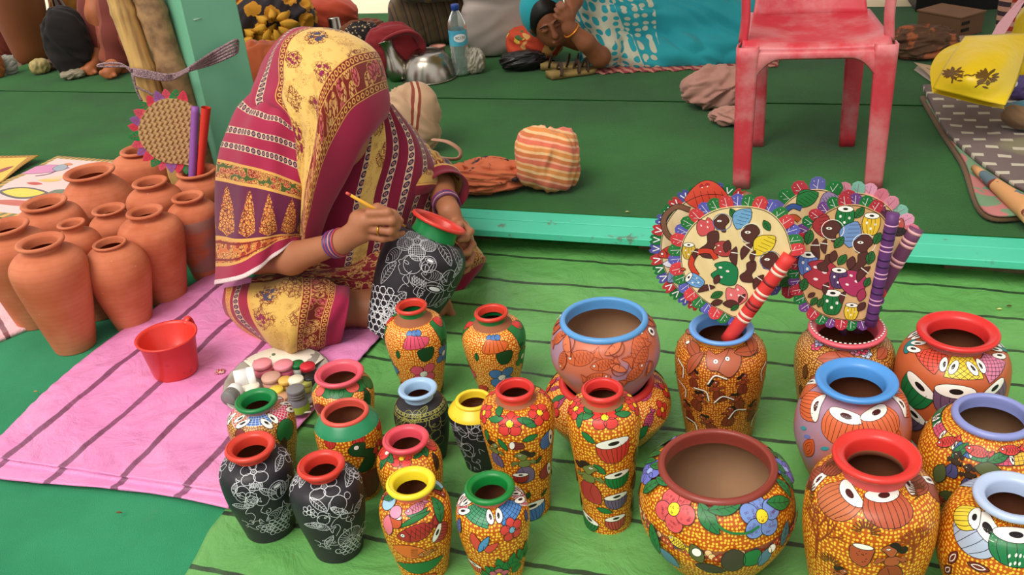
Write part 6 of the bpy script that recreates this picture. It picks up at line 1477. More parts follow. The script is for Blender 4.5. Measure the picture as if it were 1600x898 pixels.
# ------------------------------------------------------------ cloth bundles
def bundle(name, label, catg, x, y, w_, h_, matl, seed, depth=.8, amp=.16, fr=2.2, z=ZP + .006, group=None, boxy=2.4, nu=96, nv=56, parent=None, ridge=1.0):
    P = G(x, y, z); sc = ppm(P); rx, hz = w_ / 2 / sc, h_ / sc / .93; ry = rx * depth if depth else .1
    f = P[:2] / np.linalg.norm(P[:2]); fw = np.array([f[0], f[1], 0]); rt = np.array([f[1], -f[0], 0]); Cn = P + fw * ry * .75 + np.array([0, 0, hz / 2]); V = []; uv = []
    for j in range(nv):
        ph = -PI / 2 + PI * j / (nv - 1)
        for i in range(nu):
            th = 2 * PI * i / nu; d = np.array([math.cos(ph) * math.cos(th), math.cos(ph) * math.sin(th), math.sin(ph)])
            q = d / (abs(d) ** boxy).sum() ** (1 / boxy)
            ca, sa = math.cos(seed * 1.3), math.sin(seed * 1.3); dd = np.array([(ca * d[0] + sa * d[2]) * .45, d[1] * .9, (-sa * d[0] + ca * d[2]) * 1.5])
            wv = Vector(dd * fr * .75 + seed * 3.7); wv = wv + Vector((noise.noise(wv * .9) * .8,) * 3); k1 = 1.1 - 2.6 * math.sqrt(noise.noise(wv) ** 2 + .012); k2 = 1 - 2.4 * math.sqrt(noise.noise(wv * 1.9 + Vector((5, 1, 2))) ** 2 + .02); k3 = noise.noise(wv * 4.0)
            q = q * (1 + amp * (ridge * .62 * k1 + .34 * k2 + .10 * k3))
            zl = max(-1.0 + .02 * (1 + k3), q[2]); V.append(Cn + rt * q[0] * rx + fw * q[1] * ry + np.array([0, 0, zl * hz / 2])); uv.append((q[0] * rx * 6 + k1 * .05, q[1] * ry * 6 + q[2] * hz * 3))
    V = np.array(V); V[:, 2] = np.maximum(V[:, 2], z)
    o = mk(name, V, grid_faces(nv, nu, True).tolist() + [tuple(range(nu - 1, -1, -1)), tuple((nv - 1) * nu + k for k in range(nu))], matl, parent, uv=uv, org=None if parent else P)
    if parent is None: tag(o, label, catg, group)
    return o
def stripes(name, cols, k, ax=(1, 0, 0), warp=.12, rough=.85):
    def f():
        x, y, z = xyz(coords('Object')); n = ntex(coords('Object'), 5.0, 3.0); t = frac((x * ax[0] + y * ax[1] + z * ax[2]) * k + (n - .5) * warp * k); c = cols[0]
        for q, cc in cols[1:]: c = mixc(t > q, c, cc)
        return c
    return mat(name, f, rough, bump=clothbump(), bs=.2, sheen=.1)
def plainc(name, c1, c2, sc=10.0): return mat(name, lambda: mixc(ntex(coords('Object'), sc, 4.0), c1, c2), .85, bump=clothbump(), bs=.25, sheen=.1)
ORST = stripes('orange_pink_striped_cotton', [S(206, 130, 70), (.2, S(222, 170, 120)), (.32, S(206, 104, 80)), (.55, S(226, 160, 130)), (.66, S(196, 110, 64)), (.86, S(224, 178, 130))], 15.0, (.3, .3, 1), .05)
RUST = plainc('rust_orange_cotton', S(150, 66, 34), S(182, 88, 46)); RED2 = plainc('dark_red_cotton', S(120, 26, 34), S(150, 36, 44)); PKT = plainc('dusty_pink_towel', S(166, 118, 106), S(190, 142, 128))
bundle('cloth_bundle', 'peach and orange striped cloth wrapped into a square bundle on the platform', 'cloth', 859, 302, 92, 84, ORST, 1.0, .9, .15, 1.9, boxy=3.6)
bundle('crumpled_cloth', 'crumpled orange and black cloth left of the striped bundle', 'cloth', 766, 304, 116, 42, mat('orange_black_cloth', lambda: mixc(sstep(ntex(coords('Object'), 13.0, 3.0, .5, 1.0), .56, .6), S(190, 100, 66), S(60, 46, 50)), .85), 2.0, .55, .42, 2.6, boxy=2.0)
bundle('towel', 'dusty pink towel crumpled behind the left chair leg', 'towel', 1118, 172, 92, 54, PKT, 3.0, .7, .3, 2.4)
bundle('towel', 'small dusty pink cloth hanging flat beside the left chair leg', 'towel', 1148, 198, 72, 24, PKT, 4.0, .5, .3, 2.4)
bundle('crumpled_cloth', 'brown flowered cloth crumpled right of the chair', 'cloth', 1437, 94, 88, 40, mat('brown_flower_cloth', lambda: mixc(sstep(ntex(coords('Object'), 16.0, 4.0), .5, .6), S(96, 68, 50), S(170, 96, 62)), .85), 5.0, .7, .42, 2.6)
# behind the woman
bundle('cloth_bundle', 'rust-brown cloth heap right of the green post', 'cloth', 425, 196, 110, 110, RUST, 6.0, .8, .2, 1.6)
bundle('cloth_bundle', 'rust cloth folded at the top beside the green post', 'cloth', 372, 96, 80, 100, RUST, 7.0, .7, .22, 1.8)
m_sun = mat('yellow_flower_print', lambda: mixc((vor(coords('Object'), 9.0, .8)[0] + ntex(coords('Object'), 22.0, 2.0) * .35) < .62, S(44, 36, 40), mixc(ntex(coords('Object'), 20.0, 2.0), S(206, 150, 40), S(170, 106, 24))), .85)
sf_ = bundle('flower_cloth', 'dark cloth with large yellow flowers piled behind the woman', 'cloth', 436, 96, 120, 90, m_sun, 8.0, .8, .3, 2.2)
for k in range(16):
    a = 2 * PI * k / 8 + .2; cxp, cyp = ((432, 62) if k < 8 else (412, 82)); Cc = at(cxp, cyp - 18, sf_.location[1] - .05)
    e = CR * math.cos(a) + CU * math.sin(a) * .8; nn = np.cross(CR, CU); V = []
    for t in np.linspace(0, 1, 6):
        for q in (-1, 0, 1): V.append(Cc + e * (.035 + .085 * t) + np.cross(nn, e) * q * .026 * math.sin(PI * (.12 + .86 * t)) + nn * (.05 + .03 * (1 - abs(q)) - .05 * t))
    o = mk('petal', np.array(V) , grid_faces(6, 3), PM((206, 150, 44), .8), sf_); solidify(o, .002)
bundle('cloth_bundle', 'red-orange cloth heap behind the woman\'s head', 'cloth', 510, 66, 104, 56, plainc('red_orange_cotton', S(150, 50, 30), S(186, 70, 40)), 9.0, .8, .2, 1.8)
bundle('cloth_bundle', 'dark brown cloth strip sloping beside the bright opening', 'cloth', 574, 80, 70, 40, plainc('brown_cotton', S(96, 52, 30), S(120, 66, 38)), 10.0, .6, .25, 2.0)
m_dotc = mat('black_cloth_white_flecks', lambda: mixc(vor(coords('Object'), 55.0, .8)[0] < .3, S(34, 28, 28), S(176, 150, 120)), .85)
bundle('cloth_bundle', 'black cloth with cream flecks between the steel cup and the red bag', 'cloth', 572, 92, 54, 48, m_dotc, 11.0, .8, .2, 2.0)
rb = bundle('cloth_bag', 'dark red cloth bag with a handle left of the steel bowl', 'bag', 620, 122, 84, 74, RED2, 12.0, .5, .14, 1.7)
V, Fc, uv = tube(cat([at(590, 78, 4.36), at(610, 58, 4.30), at(640, 50, 4.30), at(657, 66, 4.34), at(658, 94, 4.36)], 6), .028, 14, flat=.4); mk('handle', V, Fc, RED2, rb)
m_steel = mat('brushed_steel', lambda: mixc(ntex(coords('Object'), 12.0, 3.0), S(150, 142, 132), S(190, 182, 172)), .26, metal=1.0)
P = G(527, 66, ZP + .006)
cup = thing('steel_tumbler', P, 'upturned steel tumbler behind the woman\'s head', 'tumbler'); turned('tumbler_body', [(.042, 0), (.043, .003), (.040, .006), (.033, .128), (.031, .133), (.0005, .134)], 36, P, m_steel, cup); turned('rolled_rim', [(.041, 0), (.0445, .001), (.0445, .004), (.041, .005)], 36, P, m_steel, cup)
P = G(672, 121, ZP + .006); s0 = ppm(P); rr = 42.5 / s0
bw_ = thing('steel_bowl', P, 'large steel bowl turned upside down on the green carpet', 'bowl')
turned('bowl_body', [(rr * .98, .001), (rr * .97, .01), (rr * .93, .04), (rr * .82, .08), (rr * .62, .112), (rr * .45, .124), (rr * .42, .121), (rr * .3, .123), (.0005, .124)], 56, P, m_steel, bw_); turned('rim', [(rr * .96, 0), (rr * 1.03, .001), (rr * 1.03, .005), (rr * .97, .006)], 56, P, m_steel, bw_)
P = G(628, 122, ZP + .01); R = rotto(np.array([-.30, .1, 1.0]))
fk = thing('steel_flask', P, 'steel flask with flared neck leaning on the red bag', 'flask'); turned('flask_body', [(.0005, 0), (.05, 0), (.056, .02), (.054, .06), (.036, .10), (.028, .14), (.034, .175), (.038, .18), (.034, .178), (.026, .14), (.0005, .12)], 36, P, m_steel, fk, R); turned('rim', [(.035, .176), (.040, .178), (.040, .182), (.035, .183)], 36, P, m_steel, fk, R)
P = G(686, 92, ZP + .006)
cp_ = thing('plastic_cup', P, 'small pink cup behind the steel bowl', 'cup'); mpk = PM((196, 136, 118), .5); turned('cup_body', [(.0005, 0), (.026, 0), (.036, .06), (.038, .062), (.034, .06), (.024, .004), (.0005, .004)], 32, P, mpk, cp_); turned('rim', [(.036, .058), (.039, .06), (.039, .064), (.035, .064)], 32, P, mpk, cp_)
# water bottle
P = G(722, 116, ZP + .006); s0 = ppm(P); br_r = 14.5 / s0; bh = .315
bo = thing('water_bottle', P, 'clear plastic water bottle with blue cap and pale blue label', 'bottle')
m_pet = mat('clear_plastic', S(225, 235, 232), .08, trans=.85, spec=.5, ior=1.2); m_wat = mat('water', S(190, 215, 205), .05, trans=.8, ior=1.2)
pf = [(.0005, .004), (br_r * .8, 0), (br_r, .012)]
for k in range(5): pf += [(br_r, .02 + .022 * k), (br_r * .93, .03 + .022 * k), (br_r, .038 + .022 * k)]
pf += [(br_r * .96, .135), (br_r * .96, .205), (br_r, .212), (br_r * .92, .24), (br_r * .6, .268), (br_r * .36, .285), (br_r * .34, .30)]
turned('bottle_body', pf, 48, P, m_pet, bo); turned('water', [(.0005, .006), (br_r * .9, .006), (br_r * .9, .125), (br_r * .9, .16), (.0005, .16)], 36, P, m_wat, bo)
cp0 = turned('cap', [(br_r * .36, .286), (br_r * .44, .288), (br_r * .44, .308), (br_r * .40, .312), (.0005, .312)], 28, P, PM((40, 70, 150), .4), bo)
lbm = turned('paper_label', [(br_r * .965, .136), (br_r * .975, .138), (br_r * .975, .202), (br_r * .965, .204)], 48, P, mat('label_blue', lambda: mixc(sstep(ntex(coords('Object'), 14.0, 2.0), .4, .6), S(70, 160, 196), S(96, 190, 214)), .45), bo)
ff = -P[:2] / np.linalg.norm(P[:2]); ff = np.array([ff[0], ff[1], 0]); rr_ = np.array([-ff[1], ff[0], 0])
def onb(x, y, off): a = x / br_r + .22; return P + (ff * math.cos(a) + rr_ * math.sin(a)) * (br_r * .977 + off) + np.array([0, 0, .172 + y])
E_ = circ(0, 0, .031, .018, 30); V = [onb(0, 0, .0006)] + [onb(x * q, y * q, .0006) for q in (.25, .5, .75, 1.0) for x, y in E_]; mk('label_oval', V, [(0, 1 + k, 1 + (k + 1) % 30) for k in range(30)] + [(1 + r * 30 + k, 31 + r * 30 + k, 31 + r * 30 + (k + 1) % 30, 1 + r * 30 + (k + 1) % 30) for r in range(3) for k in range(30)], PM((240, 240, 240), .5), lbm)
tc = bpy.data.curves.new('label_text', 'FONT'); tc.body = '9C17d'; tc.size = .0165; tc.align_x = 'CENTER'; tc.align_y = 'CENTER'; tc.offset = 0.0
to_ = bpy.data.objects.new('label_text', tc); COL.objects.link(to_); dg = bpy.context.evaluated_depsgraph_get(); tm = to_.evaluated_get(dg).to_mesh()
tv_ = [(v.co.x, v.co.y) for v in tm.vertices]; tf = [tuple(p.vertices) for p in tm.polygons]; bpy.data.objects.remove(to_)
mk('label_text', [onb(x, y, .0016) for x, y in tv_], tf, PM((24, 30, 60), .5), lbm, smooth=False)
bundle('plastic_wrap', 'ball of crumpled clear plastic beside the water bottle', 'plastic', 742, 116, 32, 34, mat('crumpled_polythene', lambda: mixc(ntex(coords('Object'), 30.0, 3.0), S(130, 116, 92), S(196, 190, 178)), .25, spec=.6), 13.0, .8, .26, 3.0)
bag = bundle('cloth_bag', 'beige cloth bag with brown border stripe behind the woman\'s shoulder', 'bag', 652, 244, 82, 98, stripes('beige_border_cotton', [S(186, 152, 120), (.80, S(130, 60, 44)), (.84, S(200, 168, 136)), (.88, S(130, 60, 44)), (.92, S(186, 152, 120))], 3.4, (1.0, .4, -.3), .04), 14.0, .7, .20, 1.6)
V, Fc, uv = tube(cat([at(676, 218, 3.1), at(700, 222, 3.05), at(719, 236, 3.04), at(714, 248, 3.03), at(684, 246, 3.04), at(668, 240, 3.08)], 6), .010, 12, flat=.4); mk('strap', V, Fc, PM((176, 132, 108), .85), bag)
roll = bundle('bedding_roll', 'dark striped rolled bedding beside the white sack', 'bedding', 682, 72, 134, 76, stripes('dark_ticking', [S(84, 66, 44), (.3, S(46, 42, 44)), (.38, S(104, 78, 52)), (.62, S(58, 52, 52)), (.7, S(92, 74, 50))], 15.0, (1.0, .25, .15), .02), 15.0, .6, .08, 1.3, boxy=3.4)
bundle('bedding_roll', 'brown and dark striped bedding stacked on the rolled bedding', 'bedding', 682, 6, 136, 66, stripes('brown_ticking', [S(96, 70, 46), (.4, S(60, 50, 48)), (.5, S(120, 84, 52)), (.8, S(80, 62, 46))], 9.0, (1.0, .1, .2), .05), 16.0, .6, .14, 1.5, z=ZP + .24)
bundle('sack', 'greyish white plastic sack leaning beside the water bottle', 'sack', 788, 88, 112, 118, mat('woven_white_sack', lambda: mixc(ntex(coords('Object'), 6.0, 4.0), S(150, 136, 130), S(186, 172, 164)), .6, bump=lambda: ntex(coords('Object'), 20.0, 4.0), bs=.3), 17.0, .6, .12, 1.4, boxy=3.4)
# ------------------------------------------------------------ the sleeping woman
so_ = G(960, 108, ZP); so_[2] = ZP + .01
sl_ = thing('person', so_, 'woman in a turquoise polka-dot saree asleep on her side on the platform', 'person')
sb = Field(at(800, 60, 4.1) - [.05, .15, .25], at(980, 40, 4.5) + [.1, .1, .36], .0055)
hc = at(854, 31, 4.22)
fd2 = np.array([.20, -.93, -.30]); fd2 /= np.linalg.norm(fd2); hu2 = -.42 * CR + .9 * CU; hu2 -= fd2 * (hu2 @ fd2); hu2 /= np.linalg.norm(hu2); hs2 = np.cross(fd2, hu2); HX2 = np.array([hs2, fd2, hu2])
sb.ell(hc, (.075, .092, .108), HX2, .02); sb.ell(hc + fd2 * .035 - hu2 * .055, (.055, .06, .058), HX2, .02)
sb.ell(hc + fd2 * .100 - hu2 * .022, (.015, .020, .018), HX2, .008); sb.cap(hc + fd2 * .088 + hu2 * .025, hc + fd2 * .112 - hu2 * .02, .008, .012, .008)
for q in (-1, 1):
    sb.ell(hc + hs2 * q * .031 + fd2 * .088 + hu2 * .012, (.017, .008, .009), HX2, .004); sb.cap(hc + hs2 * q * .016 + fd2 * .091 + hu2 * .032, hc + hs2 * q * .044 + fd2 * .085 + hu2 * .033, .006, .005, .006); sb.ell(hc + hs2 * q * .078, (.01, .02, .03), HX2, .006)
sb.ell(hc + fd2 * .096 - hu2 * .056, (.024, .010, .007), HX2, .004); sb.ell(hc + fd2 * .094 - hu2 * .069, (.020, .010, .007), HX2, .004)
sb.cap(hc - hu2 * .05, at(905, 60, 4.30), .05, .055, .03)
se, sw_ = at(937, 89, 4.10), at(890, 44, 4.06)
sb.chain([at(948, 80, 4.24), se, at(915, 66, 4.06), sw_], [.042, .043, .038, .029], .02); sb.cap(sw_, at(885, 25, 4.06), .028, .027, .02)
for a, b, c in (((889, 24, 4.05), (882, 10, 4.05), (875, 4, 4.08)), ((885, 22, 4.05), (876, 13, 4.05), (871, 8, 4.08)), ((881, 25, 4.05), (873, 19, 4.055), (868, 15, 4.085)), ((879, 30, 4.05), (872, 27, 4.06), (867, 24, 4.085)), ((892, 30, 4.05), (894, 14, 4.06), (890, 4, 4.08))): sb.chain([at(*a), at(*b), at(*c)], [.0125, .0115, .0092], .006)
sb.chain([at(950, 8, 4.38), at(930, -20, 4.33), at(905, -45, 4.25)], [.055, .055, .05], .03); sb.chain([at(905, -45, 4.25), at(897, 0, 4.12), at(890, 22, 4.07)], [.05, .036, .026], .02)
V, Fc = sb.mesh(); mk('body', V, Fc, skinmat('tan_skin', S(128, 74, 48), S(150, 92, 62)), sl_)
V, Fc = ringmesh(sw_ + (se - sw_) * .06, se - sw_, .037, .004, 32); mk('bangle', V, Fc, mat('orange_gold', S(230, 140, 50), .3, metal=.6), sl_)
hf = Field(hc - .2, hc + .2, .008); hf.ell(hc - fd2 * .006 + hu2 * .014, (.082, .094, .113), HX2, .01); hf.ell(hc + fd2 * .09 - hu2 * .036, (.068, .085, .106), HX2, .015, cut=True); V, Fc = hf.mesh(); mk('hair', V, Fc, MATS['black_hair'], sl_)
hf = Field(hc - .22, hc + .22, .007); hf.ell(hc - fd2 * .035 + hu2 * .018, (.100, .100, .128), HX2, .01); hf.ell(hc + fd2 * .11 - hu2 * .035, (.096, .175, .138), HX2, .01, cut=True); V, Fc = hf.mesh(); m_tq = plainc('turquoise_cotton', S(24, 140, 156), S(44, 172, 184))
for q in (-1, 1):
    Vb, Fb, _ = tube(cat([hc + hs2 * q * .014 + fd2 * .0985 + hu2 * .037, hc + hs2 * q * .030 + fd2 * .0945 + hu2 * .0385, hc + hs2 * q * .048 + fd2 * .086 + hu2 * .031], 4), .0024, 8); mk('eyebrow', Vb, Fb, MATS['black_hair'], sl_)
mk('headscarf', V, Fc, m_tq, sl_)
sc_ = Field(at(880, 100, 4.0) - [.1, .1, .15], at(1200, 20, 4.75) + [.15, .15, .45], .010)
sc_.ell(at(935, 30, 4.36), (.13, .15, .16), k=.05); sc_.ell(at(985, 25, 4.37), (.19, .17, .20), k=.06); sc_.ell(at(1040, 40, 4.37), (.18, .17, .18), k=.06); sc_.ell(at(1098, 30, 4.36), (.22, .20, .22), k=.07)
sc_.cap(at(1098, 40, 4.34), at(1168, 42, 4.20), .17, .13, .06); sc_.cap(at(1168, 42, 4.20), at(1120, 75, 4.52), .11, .09, .06); sc_.cap(at(935, 40, 4.30), at(948, 82, 4.18), .085, .066, .04)
sc_.cap(at(925, 98, 4.28), at(1155, 92, 4.12), .065, .075, .05); sc_.cap(at(1000, 90, 4.18), at(1160, 80, 4.14), .07, .09, .05)
V, Fc = sc_.mesh()
nn = np.array([noise.noise((v[0] * 5.5 + v[2] * 4, v[1] * 3, v[2] * 12)) * .024 + (abs(noise.noise((v[0] * 7, v[1] * 4, v[2] * 20 + v[0] * 9))) - .25) * .034 for v in V]); cen = np.array([0, 4.4, .25])
V = V + np.column_stack([nn * .1, -nn, nn * .9]); V[:, 2] = np.maximum(V[:, 2], ZP + .008)
X1 = float(at(1028, 60, 4.2)[0] - so_[0]); X0 = float(at(925, 60, 4.2)[0] - so_[0]); X2 = float(at(985, 60, 4.2)[0] - so_[0])
def f_dot():
    x, y, z = xyz(coords('Object')); d, cc = vor(vec(x + z * .15, z * 1.35 - y * .6), 24.0, .35, two=True); n = ntex(coords('Object'), 4.0, 2.0)
    tq = mixc(n, S(22, 136, 152), S(42, 168, 180)); cr = mixc(n, S(206, 206, 186), S(184, 184, 164))
    a = mixc(sstep(d, .34, .30), tq, cr); b = mixc(sstep(d, .34, .30), cr, tq)
    t = x + z * .5 + (n - .5) * .12; c = mixc(inr(t, X0 + .06, X2 + .06), a, b)
    return mixc((x + z * .05 + (n - .5) * .03) > X1, c, tq)
mk('saree', V, Fc, mat('polka_dot_saree', f_dot, .8, bump=clothbump(), bs=.15, sheen=.15), sl_)
# mat under her, pillow, sandals
m_mat2 = mat('woven_pink_mat', lambda: mixc(frac(xyz(coords('Object'))[0] * 26.0 + xyz(coords('Object'))[1] * 10.0) > .5, S(150, 66, 76), S(190, 130, 110)), .85, bump=lambda: ntex(coords('Object'), 120.0, 2.0))
V = []; c4 = [G(900, 116, ZP + .008), G(1215, 103, ZP + .008)]; ub_ = np.array([.34, .94, 0])
for j in range(10):
    for i in range(60): p = c4[0] + (c4[1] - c4[0]) * i / 59 + ub_ * .07 * j; V.append(p + np.array([0, -.010 * math.sin(i * .9), .004 * math.sin(i * 2.1) * (j == 0) + .003]))
o = mk('floor_mat', V, grid_faces(10, 60), m_mat2); solidify(o, .006); tag(o, 'pinkish red woven mat under the sleeping woman', 'mat')
m_pil = mat('orange_printed_pillow', lambda: mixc(ntex(coords('Object'), 11.0, 2.0) > .56, mixc(ntex(coords('Object'), 8.0, 1.0) > .5, S(190, 66, 38), S(214, 160, 90)), mixc(ntex(coords('Object'), 5.0, 1.0) > .5, S(214, 170, 60), S(70, 96, 50))), .8)
bundle('pillow', 'orange printed cloth pillow under the sleeping woman\'s head', 'pillow', 838, 100, 84, 52, m_pil, 21.0, .8, .14, 1.7)
bundle('handbag', 'black glossy bag beside the orange pillow', 'bag', 818, 112, 66, 26, PM((28, 24, 26), .25), 22.0, .6, .2, 1.8)
def sandal(label, x, y, ang):
    P = G(x, y, ZP + .008); c, s = math.cos(ang), math.sin(ang); u = np.array([c, s, 0]); v = np.array([-s, c, 0]); t_ = thing('sandal', P, label, 'sandal', 'sandals by the sleeping woman')
    L = [(-.11, .026), (-.06, .03), (0, .032), (.06, .04), (.10, .034), (.12, .0)]; pr = cat([(a, b) for a, b in L], 4); pr = np.concatenate([pr, (pr * [1, -1])[::-1][1:-1]]); n = len(pr); V = []
    for z in (0, .018): V += [P + u * a + v * b + np.array([0, 0, z + (.012 if a < -.04 else 0) * (z > 0)]) for a, b in pr]
    mk('sole', V, [tuple(range(n - 1, -1, -1)), tuple(range(n, 2 * n))] + [(k, (k + 1) % n, n + (k + 1) % n, n + k) for k in range(n)], PM((150, 124, 70), .7), t_)
    for a in (.02, .06, -.06):
        V, Fc, uv = tube(cat([P + u * a + v * .036 + [0, 0, .012], P + u * (a + .01) + v * .02 + [0, 0, .05], P + u * (a + .01) - v * .02 + [0, 0, .05], P + u * a - v * .036 + [0, 0, .012]], 5), .011, 10, flat=.35); mk('strap', V, Fc, PM((62, 44, 34), .5), t_)
sandal('brown strapped sandal nearest the carpet edge, by the sleeping woman\'s elbow', 893, 117, .25); sandal('brown sandal lying partly behind the nearer one', 880, 106, -.2)

# ------------------------------------------------------------ left background
P = G(54, 92, ZP + .006); s0 = ppm(P)
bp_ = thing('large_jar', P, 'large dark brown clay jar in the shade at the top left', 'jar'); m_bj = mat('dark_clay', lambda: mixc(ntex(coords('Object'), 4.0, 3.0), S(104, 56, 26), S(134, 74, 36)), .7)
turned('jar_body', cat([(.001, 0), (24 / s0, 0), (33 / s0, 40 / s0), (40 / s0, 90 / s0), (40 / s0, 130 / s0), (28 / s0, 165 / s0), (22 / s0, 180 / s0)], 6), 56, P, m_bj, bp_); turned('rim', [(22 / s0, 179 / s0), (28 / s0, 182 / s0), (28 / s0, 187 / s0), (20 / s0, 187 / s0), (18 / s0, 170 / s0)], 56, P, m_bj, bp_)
P = G(120, 62, ZP + .08); R = rotto(np.array([-.22, 0, 1.0])); cb = thing('cola_bottle', P, 'dark soft drink bottle with red label leaning among the bags', 'bottle'); s0 = ppm(P)
turned('bottle_body', [(.0005, 0), (.028, 0), (.034, .02), (.034, .06), (.034, .15), (.03, .2), (.016, .25), (.014, .29)], 32, P, PM((52, 26, 18), .15, spec=.7), cb, R); turned('paper_label', [(.0345, .05), (.035, .052), (.035, .12), (.0345, .122)], 32, P, PM((170, 60, 66), .5), cb, R); turned('cap', [(.015, .285), (.018, .287), (.018, .305), (.0005, .306)], 24, P, PM((190, 40, 40), .4), cb, R)
bundle('cloth_bundle', 'black cloth bag heaped on the carpet at the left', 'cloth', 122, 120, 62, 92, plainc('black_cotton', S(22, 18, 18), S(36, 28, 26)), 31.0, .7, .22, 1.8)
bundle('cloth_bundle', 'ochre cloth bundle behind the black bag', 'cloth', 132, 70, 64, 88, plainc('ochre_cotton', S(130, 82, 26), S(160, 104, 36)), 32.0, .7, .2, 1.6)
bundle('cloth_bundle', 'rust cloth bundle at the left edge', 'cloth', 4, 92, 50, 64, plainc('brick_cotton', S(110, 50, 38), S(136, 62, 46)), 33.0, .7, .2, 1.6)
bundle('cloth_bundle', 'low orange-brown bundle at the left edge nearest the carpet', 'cloth', 0, 122, 22, 42, plainc('tan_cotton', S(140, 76, 34), S(166, 92, 44)), 38.0, .8, .2, 1.6)
bundle('plush_foot', 'small grey and white stuffed foot at the left edge', 'toy', 19, 116, 22, 26, PM((150, 146, 136), .8), 34.0, .8, .2, 2.0)
for lb, x, y, w_, h_, c, sd2 in (('crumpled pale yellow wrapper beside the black bag', 66, 116, 26, 20, (170, 150, 96), 35.0), ('dull brown packet in front of the black bag', 82, 110, 24, 14, (96, 66, 50), 36.0), ('folded grey paper packet lying on the carpet left of the bare foot', 117, 124, 34, 12, (150, 138, 116), 37.0)):
    bundle('wrapper', lb, 'wrapper', x, y, w_, h_, PM(c, .5), sd2, .8, .3, 2.0, nu=40, nv=24)
# seated person of whom only the leg and foot show
fp = G(168, 124, ZP + .006); fo = thing('person', fp, 'person in rust trousers in the shade, only lower legs and bare feet in view', 'person')
Yf = fp[1]
lf = Field(fp - [.35, .2, .02], fp + [.35, .7, .75], .007)
for dx, dY, toe in ((0, 0, True), (-30, .12, False)):
    ank = at(182 + dx, 90 - dY * 30, Yf + .10 + dY); hee = at(190 + dx, 108 - dY * 40, Yf + .12 + dY)
    lf.chain([at(180 + dx, -60, Yf + .3 + dY), at(184 + dx, 20, Yf + .18 + dY), ank], [.075, .065, .042], .03); lf.chain([ank, hee], [.042, .038], .02); lf.chain([ank, at(176 + dx, 106 - dY * 40, Yf + .05 + dY), at(170 + dx, 113 - dY * 40, Yf + .01 + dY)], [.042, .036, .03], .02)
    for x, y, r in ((159, 114, .015), (163, 118, .012), (168, 120, .0115), (174, 120, .011), (180, 118, .010)): lf.cap(at(172 + dx, 111 - dY * 40, Yf + .02 + dY), at(x + dx, y - dY * 40, Yf - .01 + dY), .018, r, .006)
V, Fc = lf.mesh(); V[:, 2] = np.maximum(V[:, 2], ZP + .006); mk('legs', V, Fc, skinmat('ruddy_skin', S(160, 90, 52), S(186, 108, 66)), fo)
m_tr = stripes('rust_trousers', [S(110, 44, 34), (.55, S(176, 90, 70)), (.62, S(206, 130, 110)), (.68, S(140, 66, 44))], 6.0, (1.0, 0, 0), .05)
for dx, dY in ((0, 0), (-30, .14)):
    L_ = cat([at(182 + dx, -70, Yf + .34 + dY), at(183 + dx, 10, Yf + .22 + dY), at(184 + dx, 60, Yf + .14 + dY), at(184 + dx, 96 - dY * 40, Yf + .13 + dY)], 8)
    V, Fc, uv = tube(L_, np.linspace(.10, .082, len(L_)) + .006 * np.sin(np.arange(len(L_)) * .9), 28, cap=False); o = mk('trouser_leg', V, Fc, m_tr, fo, uv=uv); solidify(o, .003, 0)
# painted sheets lying on the platform edge
class PatchSurf:
    def __init__(s, B):
        s.B = B; R_, C_ = B.shape[:2]; s.W = np.linalg.norm(np.diff(B[R_ // 2], axis=0), axis=1).sum(); s.H = np.linalg.norm(np.diff(B[:, C_ // 2], axis=0), axis=1).sum()
        n = np.cross(np.gradient(B, axis=1), np.gradient(B, axis=0)); n /= np.linalg.norm(n, axis=-1)[..., None] + 1e-9
        if n[R_ // 2, C_ // 2] @ (CAM - B[R_ // 2, C_ // 2]) < 0: n = -n
        s.N = n; s.pp = proj(B.reshape(-1, 3)); s.sc = ppm(B[R_ // 2, C_ // 2])
    def ra(s, b): return 1.0
    def anchor(s, x, y):
        R_, C_ = s.B.shape[:2]; i = int(((s.pp - (x, y)) ** 2).sum(1).argmin()); return (i % C_) / (C_ - 1) * s.W, -(i // C_) / (R_ - 1) * s.H, s.sc
    def map(s, a, b, off):
        R_, C_ = s.B.shape[:2]; u = np.clip(a / s.W, 0, 1) * (C_ - 1); v = np.clip(-b / s.H, 0, 1) * (R_ - 1); i = np.minimum(v.astype(int), R_ - 2); j = np.minimum(u.astype(int), C_ - 2); fu, fv = (u - j)[:, None], (v - i)[:, None]
        g = lambda A: (A[i, j] * (1 - fu) + A[i, j + 1] * fu) * (1 - fv) + (A[i + 1, j] * (1 - fu) + A[i + 1, j + 1] * fu) * fv
        return g(s.B) + g(s.N) * (off + 4e-4)[:, None]
def painted(name, label, catg, rows, base, deco, n=10, t=.002):
    """rows: grid of world points, top row first."""
    A = cat(cat(np.array(rows, float), n).transpose(1, 0, 2), n).transpose(1, 0, 2); sfc = PatchSurf(A); D = Deco(sfc, base=1e-4, dl=1e-5, step=.008); deco(D); R_, C_ = A.shape[:2]
    V = A.reshape(-1, 3); Fc = grid_faces(R_, C_).tolist(); uv = np.stack(np.meshgrid(np.linspace(0, 1, C_), np.linspace(0, 1, R_)), -1).reshape(-1, 2)
    o = mk(name, V, Fc, base, uv=uv); solidify(o, t, -1 if sfc.N[0, 0] @ np.cross(A[0, 1] - A[0, 0], A[1, 0] - A[0, 0]) > 0 else 1)
    if D.n: dv, df, dc = D.mesh(); tag(mk('print', dv, df, paint, o, col=dc), kind='stuff')
    return tag(o, label, catg)
def edgem(name, ci, ce, w_=.06, c2=None):
    def f():
        u, v, z = xyz(coords('UV')); d = minn(minn(u, 1.0 - u), minn(v, 1.0 - v)); k = frac((u + v) * 16.0) > .5
        return mixc(d < w_, ci, mixc(k, ce, c2 or GO))
    return mat(name, f, .6)
g = lambda x, y, z=ZP + .012: G(x, y, z)
